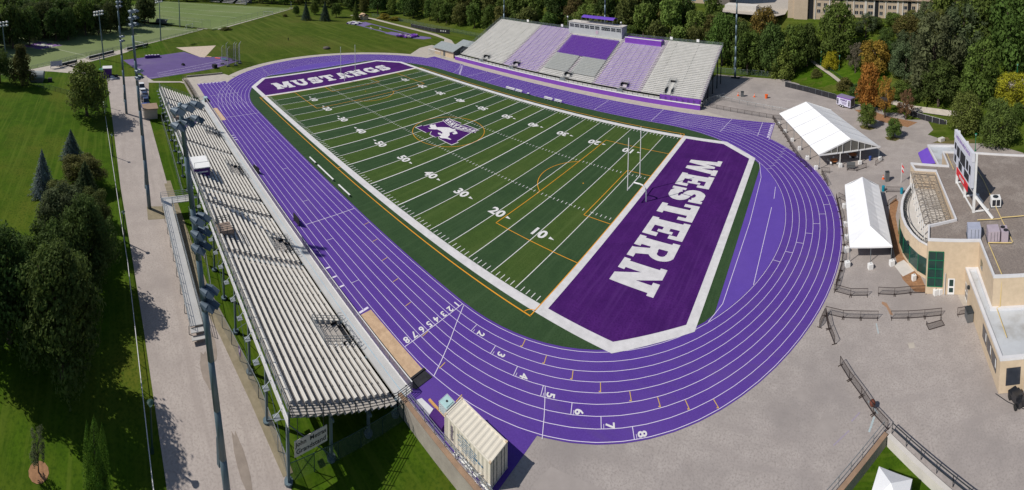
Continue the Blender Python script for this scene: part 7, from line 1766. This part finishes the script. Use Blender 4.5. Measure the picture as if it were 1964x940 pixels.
def tree(x, y, h, wd, kind, col, label, group=None, fine=1, v=None, name=None, z=None, jit=.12):
    z = ground_z(x, y) if z is None else z
    nm = name or {'spruce': 'spruce_tree', 'pine': 'pine_tree', 'bush': 'bush', 'column': 'cedar_tree'}.get(kind, 'tree')
    t = bpy.data.objects.new(nm, None); C.objects.link(t); t.location = (x, y, z); t.rotation_euler = (0, 0, TR.uniform(0, 6.28)); t.scale = (wd * 1.12, wd * 1.12, h)
    tag(t, label, 'bush' if kind == 'bush' else 'tree', group)
    v = TR.randrange(4 if fine < 2 else 2) if v is None else v
    c = bpy.data.objects.new('crown', crown(kind, v, fine)); C.objects.link(c); c.parent = t
    k = 1 + TR.uniform(-jit, jit); k *= 1.75; c.color = (min(.6, col[0] * k * (1 + TR.uniform(-jit, jit) * .6)), min(.6, col[1] * k), col[2] * k, 1)
    if kind != 'bush':
        q = bpy.data.objects.new('trunk', CTRUNK if kind in ('spruce', 'pine', 'column') else TRUNKS[TR.randrange(3)]); C.objects.link(q); q.parent = t
    return t
DGRN = (0.042, 0.066, 0.016); MGRN = (0.060, 0.088, 0.018); LGRN = (0.090, 0.120, 0.026); GGRN = (0.062, 0.078, 0.036); OLIV = (0.075, 0.080, 0.022); YEL = (0.24, 0.185, 0.018); GOLD = (0.185, 0.120, 0.022); RUSTL = (0.20, 0.088, 0.022); BRWN = (0.125, 0.075, 0.040); BLUG = (0.052, 0.074, 0.060); GREY = (0.10, 0.092, 0.065)

SP = [ # x, y, h, width, kind, colour, label
 (98.4, 59.4, 14.9, 7.4, 'tall', RUSTL, 'rust-orange autumn tree behind the marquee'), (103.0, 54.0, 12.4, 6.2, 'open', GOLD, 'thin golden tree just right of the rust-orange tree'),
 (108.9, 52.5, 9.0, 5.6, 'open', BRWN, 'bare brownish small tree left of the round trees'), (96.9, 46.2, 6.7, 4.9, 'broad', MGRN, 'small green tree standing on the plaza in front of the rust-orange tree'),
 (103.3, 39.0, 5.2, 4.4, 'broad', MGRN, 'smallest round green tree on the plaza in a dry grass island'), (123.0, 39.9, 11.8, 10.4, 'round', (0.070, 0.092, 0.022), 'left one of two dense round trees behind the brick building'),
 (128.8, 30.3, 12.7, 10.4, 'round', (0.070, 0.092, 0.022), 'right one of two dense round trees behind the brick building'), (139.5, 45.7, 11.1, 12.6, 'round', (0.19, 0.175, 0.015), 'bright yellow-green tree at the right edge'),
 (131.5, 52.1, 20.1, 12.5, 'tall', MGRN, 'tall dark green tree beside the yellow-green tree'), (119.8, 56.9, 14.3, 11.2, 'broad', DGRN, 'dark green tree with a brown flank above the round trees'),
 (119.7, 63.8, 26.0, 18.5, 'willow', GGRN, 'huge grey-green willow-like tree right of the residence'), (111.9, 73.0, 13.3, 11.4, 'willow', GGRN, 'smaller grey-green tree at the foot of the huge willow-like tree'),
 (131.2, 71.2, 23.0, 16.2, 'willow', GGRN, 'second broad grey-green tree behind the tall dark green tree'), (144.4, 61.1, 28.6, 17.4, 'tall', MGRN, 'tallest green tree at the top right corner'),
 (140.2, 72.9, 25.8, 16.6, 'broad', MGRN, 'big green tree second from the top right corner'), (87.4, 91.0, 7.0, 7.2, 'round', (0.23, 0.19, 0.015), 'small bright yellow tree beside the concrete path up the bank'),
 (102.6, 80.0, 13.0, 10.3, 'broad', GOLD, 'golden brown tree in front of the huge willow-like tree'), (96.0, 85.3, 11.3, 6.5, 'open', GREY, 'grey half-bare tree between the yellow tree and the golden brown tree'),
 (89.8, 96.7, 22.5, 14.8, 'tall', MGRN, 'tall leafy tree standing in front of the residence'), (101.3, 108.2, 10.1, 9.2, 'open', GGRN, 'thin grey-green ornamental tree against the residence wall'),
 (108.2, 94.8, 9.0, 8.6, 'round', DGRN, 'small dark round tree below the residence'), (116.1, 96.7, 10.6, 11.3, 'broad', (0.085, 0.070, 0.022), 'brown-green tree at the foot of the residence right end'),
 (65.2, 92.2, 20.0, 12.0, 'broad', DGRN, 'dark tree at the left of the clump beside the bank path'), (73.5, 94.1, 18.7, 11.8, 'broad', MGRN, 'middle tree of the clump beside the bank path'), (78.3, 96.6, 17.0, 8.5, 'tall', DGRN, 'narrow dark tree right at the bank path'),
 (69.4, 90.9, 15.0, 10.2, 'bush', LGRN, 'bushy light green tree low in the clump beside the bank path'), (60.2, 101.8, 21.3, 11.2, 'broad', (0.12, 0.078, 0.022), 'tree with an orange-brown top right of the tall light pole'),
 (55.7, 93.2, 16.4, 11.9, 'broad', MGRN, 'green tree directly behind the tall light pole on the asphalt'), (60.3, 94.3, 14.0, 9.9, 'bush', MGRN, 'bushy green tree right of the tall light pole'), (50.6, 95.6, 18.4, 12.1, 'broad', DGRN, 'dark tree left of the tall light pole by the grandstand corner'), (45.2, 96.5, 20.5, 12.2, 'broad', MGRN, 'tall green tree behind the right corner of the far grandstand'),
 (96.1, 70.8, 5.2, 6.8, 'bush', DGRN, 'dark shrub below the golden brown tree'), (92.0, 77.0, 4.5, 6.0, 'bush', OLIV, 'olive shrub beside the path railing'), (109.1, 65.9, 5.9, 7.4, 'bush', MGRN, 'green shrub at the foot of the willow-like trees'), (113.6, 62.7, 5.8, 6.6, 'bush', DGRN, 'dark green shrub above the lower path'), (117.9, 71.8, 15.9, 10.8, 'willow', GGRN, 'grey-green tree filling the gap under the huge willow-like tree'), (82, 88.5, 3.0, 4.5, 'bush', OLIV, 'low shrub on the bank beside the path bend'), (100.0, 66.5, 1.6, 3.0, 'bush', YEL, 'low yellow shrub at the lower end of the bank path'),
]
for x, y, h, wd, kind, col, lb in SP: tree(x, y, h, wd, kind, col, lb, fine=1)
NR_ = [ # near left group
 (-49.7, -85.1, 16.2, 12.2, 'tall', (0.075, 0.105, 0.025), 'leafy bright green tree standing alone beside the end of the service road'), (-78.3, -110.1, 15.1, 9.6, 'pyramid', (0.048, 0.052, 0.016), 'dark cone-shaped tree beside the grey barrel-roofed shelter'), (-81, -119, 13, 9, 'broad', DGRN, 'green tree cut by the left frame edge beside the soccer field'),
 (-23.6, -87.8, 7.2, 6.6, 'spruce', (0.075, 0.098, 0.090), 'smaller blue spruce furthest up the lawn'), (-7.8, -92.4, 9.8, 6.4, 'spruce', (0.092, 0.118, 0.118), 'blue spruce left of the low spreading tree'), (-11.0, -84.4, 6.6, 9.0, 'broad', (0.062, 0.064, 0.018), 'low spreading olive tree between the spruces'), (-3.5, -88.5, 5.2, 6.4, 'broad', OLIV, 'small olive tree at the foot of the blue spruce'),
 (-0.7, -83.2, 10.5, 7.4, 'pine', (0.046, 0.066, 0.026), 'green pine in the middle of the near-left tree group'), (7.0, -81.6, 9.0, 6.6, 'broad', (0.066, 0.070, 0.020), 'olive tree nearest the road in the near-left tree group'), (9.5, -86.6, 11.0, 8.4, 'broad', (0.060, 0.078, 0.036), 'grey-green tree with pale leaves in the near-left tree group'),
 (17.5, -82.4, 13.5, 8.6, 'tall', (0.046, 0.070, 0.018), 'tall green tree with a yellowish flank beside the road'), (22.5, -87.5, 12.5, 8.6, 'broad', DGRN, 'dark broad tree deep in the near-left tree group'), (28.0, -92.0, 15.0, 10.0, 'tall', DGRN, 'large dark tree at the left frame edge'), (32.2, -84.8, 16.5, 9.6, 'tall', (0.048, 0.072, 0.018), 'largest dark green tree nearest the camera on the lawn'), (26, -94, 12, 8, 'open', (0.075, 0.058, 0.022), 'thin reddish tree at the left frame edge'),
]
for x, y, h, wd, kind, col, lb in NR_: tree(x, y, h, wd, kind, col, lb, fine=2 if x > -30 else 1)
tree(43.8, -80.3, 7.6, 2.9, 'column', (0.05, 0.095, 0.012), 'cluster of columnar cedars at the bottom left', fine=2)
tree(42.2, -86.0, 4.6, 1.7, 'open', (0.085, 0.10, 0.055), 'slender young sapling in a mulch circle at the bottom left', fine=1)
for x, y, lb in ((-18.5, -82.6, 'tiny leaning sapling on the lawn right of the far blue spruce'), (-14.5, -81.5, 'tiny sapling casting a shadow on the lawn by the road'), (15.0, -93.5, 'bare young sapling in a mulch patch left of the tree group'), (22, -97.5, 'bare young sapling near the left frame edge')): tree(x, y, 3.2, 1.2, 'open', OLIV, lb, fine=0)
g = MB()
for cx_, cy_, r_ in ((42.2, -86.0, 1.0), (15, -93.5, .8), (22, -97.5, 1.0), (16, -95.8, 1.0)): g.sheet([(cx_ + r_ * math.cos(k * PI / 6), cy_ + r_ * math.sin(k * PI / 6)) for k in range(12)], -1.97)
struct('mulch_circle_ground', g, MULCH)
for x, y, h, wd, lb in ((-173.9, 41.5, 11.5, 7.4, 'left one of two dark spruces on the far lawn'), (-165.4, 50.5, 12.5, 8.2, 'right one of two dark spruces on the far lawn')): tree(x, y, h, wd, 'spruce', (0.032, 0.050, 0.036), lb, fine=1)
for x, y, h, wd, kind, lb in ((-172.8, 62.3, 9.5, 7, 'broad', 'small green tree right of the two dark spruces'), (-190.7, 55.6, 9, 6, 'tall', 'small tree between the two dark spruces'), (-192, 42.5, 7, 5, 'broad', 'small tree left of the two dark spruces'), (-158, 68, 12, 6, 'spruce', 'slim spruce near the tan hut')): tree(x, y, h, wd, kind, MGRN, lb, fine=0)
for x, y, h, wd, lb in ((-165.5, -12.5, 1.6, 7, 'weedy clump at the corner of the soccer fields'), (-193, 35, 1.8, 4, 'low bush on the far lawn beside the fence'), (-150, 84, 3.5, 9, 'yellow bush at the edge of the woods near the tan hut'), (-141, 86, 2.5, 9, 'yellow-green bush along the woods fence')): tree(x, y, h, wd, 'bush', (0.15, 0.125, 0.02) if y > 50 else OLIV, lb, fine=0)
# trees on the slope between the residence and the bank
for x, y, h, wd, kind, col, lb in ((80, 106, 7, 8, 'broad', MGRN, 'green tree left of the tall leafy tree below the residence'), (97, 112, 6, 8, 'round', MGRN, 'round tree right of the tall leafy tree against the residence'), (105, 113, 5.5, 8, 'broad', DGRN, 'low dark tree under the middle of the residence'), (113, 111, 6, 9, 'broad', MGRN, 'green tree under the residence right of its middle'), (122, 110, 7, 10, 'broad', OLIV, 'olive tree under the right part of the residence'), (131, 108, 10, 11, 'broad', MGRN, 'tall green tree hiding the right end of the residence'), (138, 108, 20, 13, 'tall', GGRN, 'grey-green tree beyond the right end of the residence'),
    (125, 100, 13, 11, 'willow', GGRN, 'grey-green tree between the residence and the huge willow-like tree'), (86, 124, 7, 7, 'bush', DGRN, 'dark shrub at the foot of the residence'), (64, 106, 10, 9, 'broad', MGRN, 'green tree at the left of the path top'), (48, 114, 9, 9, 'broad', OLIV, 'olive tree in front of the concrete lot'), (38, 116, 10, 10, 'broad', MGRN, 'green tree in front of the low pale block'), (57, 112, 9, 9, 'broad', DGRN, 'dark tree in front of the concrete lot'), (108, 84, 9, 8, 'broad', DGRN, 'dark tree right of the golden brown tree'), (113, 80, 14, 10, 'willow', GGRN, 'grey-green tree behind the smaller willow-like tree'), (124, 84, 17, 12, 'willow', OLIV, 'olive-grey tree behind the huge willow-like tree'), (114, 68, 5, 7, 'bush', OLIV, 'olive shrub under the willow-like trees')):
    tree(x, y, h, wd, kind, col, lb, fine=1)
# rows of woods
WG = 'trees of the woods'
def wood_row(P, depth, rows_, sp, hr, cols, label, group, kinds=('broad', 'tall', 'broad', 'round'), skip=None):
    rr = random.Random(int(abs(P[0][0]) * 7 + depth))
    for r_ in range(rows_):
        for a, b in zip(P, P[1:]):
            a = Vector(a); b = Vector(b); dd = (b - a); L = dd.length; dd.normalize(); nn = Vector((-dd.y, dd.x)); nn = nn * (1 if depth > 0 else -1); n = max(1, int(L / sp))
            for i in range(n):
                q = a + dd * (L * (i + .5 + rr.uniform(-.32, .32) + .5 * (r_ % 2) - .25) / n) + nn * (abs(depth) * (r_ + .25 + rr.uniform(-.2, .2)) / rows_)
                if skip and skip(q.x, q.y): continue
                h = rr.uniform(*hr) * (1 if r_ else .88); tree(q.x, q.y, h, h * rr.uniform(.58, .80), rr.choice(kinds), rr.choice(cols), label, group, fine=0)
wood_row([(-158, -178), (-184, -140), (-222, -96), (-238, -82)], -52, 4, 9.5, (16, 23), [DGRN, DGRN, MGRN, (0.05, 0.06, 0.02)], 'dark tree in the shaded forest beyond the nearer soccer field', 'forest beyond the nearer soccer field')
wood_row([(-340, -60), (-268, 38), (-232, 66)], 26, 2, 10, (13, 18), [DGRN, MGRN, OLIV], 'tree behind the white bleachers at the far end of the further soccer field', 'trees behind the further soccer field', skip=None)
wood_row([(-228, 72), (-172, 88), (-165, 93)], 40, 3, 9.5, (12, 18), [DGRN, MGRN, OLIV, DGRN], 'tree of the woods behind the tan hut and the dark spruces', 'woods behind the tan hut')
wood_row([(-165, 95), (-128, 94), (-60, 93)], 48, 4, 9.5, (13, 18), [DGRN, MGRN, MGRN, OLIV, LGRN], 'green tree of the woods behind the jump runways and the black fence', 'woods behind the jump runways')
wood_row([(-60, 94), (42, 95)], 46, 4, 9.5, (13, 18), [DGRN, MGRN, MGRN, OLIV, LGRN, (0.09, 0.078, 0.028)], 'green tree of the woods rising behind the far grandstand', 'woods behind the far grandstand', skip=lambda x, y: y > 128 and x > 8)
wood_row([(44, 106), (62, 108), (72, 104)], 8, 1, 9, (7, 10), [MGRN, OLIV], 'tree on the bank below the concrete lot', 'trees below the concrete lot')
wood_row([(126, 86), (150, 62), (160, 45)], 40, 3, 12, (18, 26), [MGRN, LGRN, GGRN], 'green tree of the hillside woods at the right edge', 'hillside woods at the right edge')
wood_row([(136, 40), (150, 22)], 8, 1, 9, (5, 8), [(0.10, 0.13, 0.02), MGRN], 'hedge-like low tree along the road at the right edge', 'low trees along the right road')
# the rest of the wood far behind, one mass
g = leaf_cloud('distant_woods', [((x, y, z), (ox, oy, oz)) for x, y, z, ox, oy, oz in (lambda rr: [
    (cx_ + r_ * a[0], cy_ + r_ * a[1], cz_ + hh * .62 + r_ * .9 * a[2], *a)
    for cx_, cy_, cz_, r_, hh in ((px, py, ground_z(px, py), rr.uniform(4.5, 7.5), rr.uniform(13, 20)) for px, py in
        [(-250 - rr.random() * 200, -240 + rr.random() * 190) for _ in range(150)] + [(-420 + rr.random() * 150, -20 + rr.random() * 200) for _ in range(90)] + [(-380 + rr.random() * 400, 145 + rr.random() * 200) for _ in range(330)] + [(150 + rr.random() * 160, 60 + rr.random() * 150) for _ in range(120)] + [(10 + rr.random() * 150, 235 + rr.random() * 220) for _ in range(150)])
    if not (-335 < cx_ < -160 and -110 < cy_ < 66 and math.hypot(cx_ + 245, cy_ + 25) < 100)
    for a in [tuple(Vector((rr.gauss(0, 1), rr.gauss(0, 1), rr.gauss(.3, 1))).normalized()) for _ in range(150)]])(random.Random(21))], 1.7, 5)
o = bpy.data.objects.new('distant_woods', g); C.objects.link(o); o['kind'] = 'stuff'; o['label'] = 'continuous dark green woodland far behind the fields'; o.color = (0.046, 0.068, 0.018, 1)
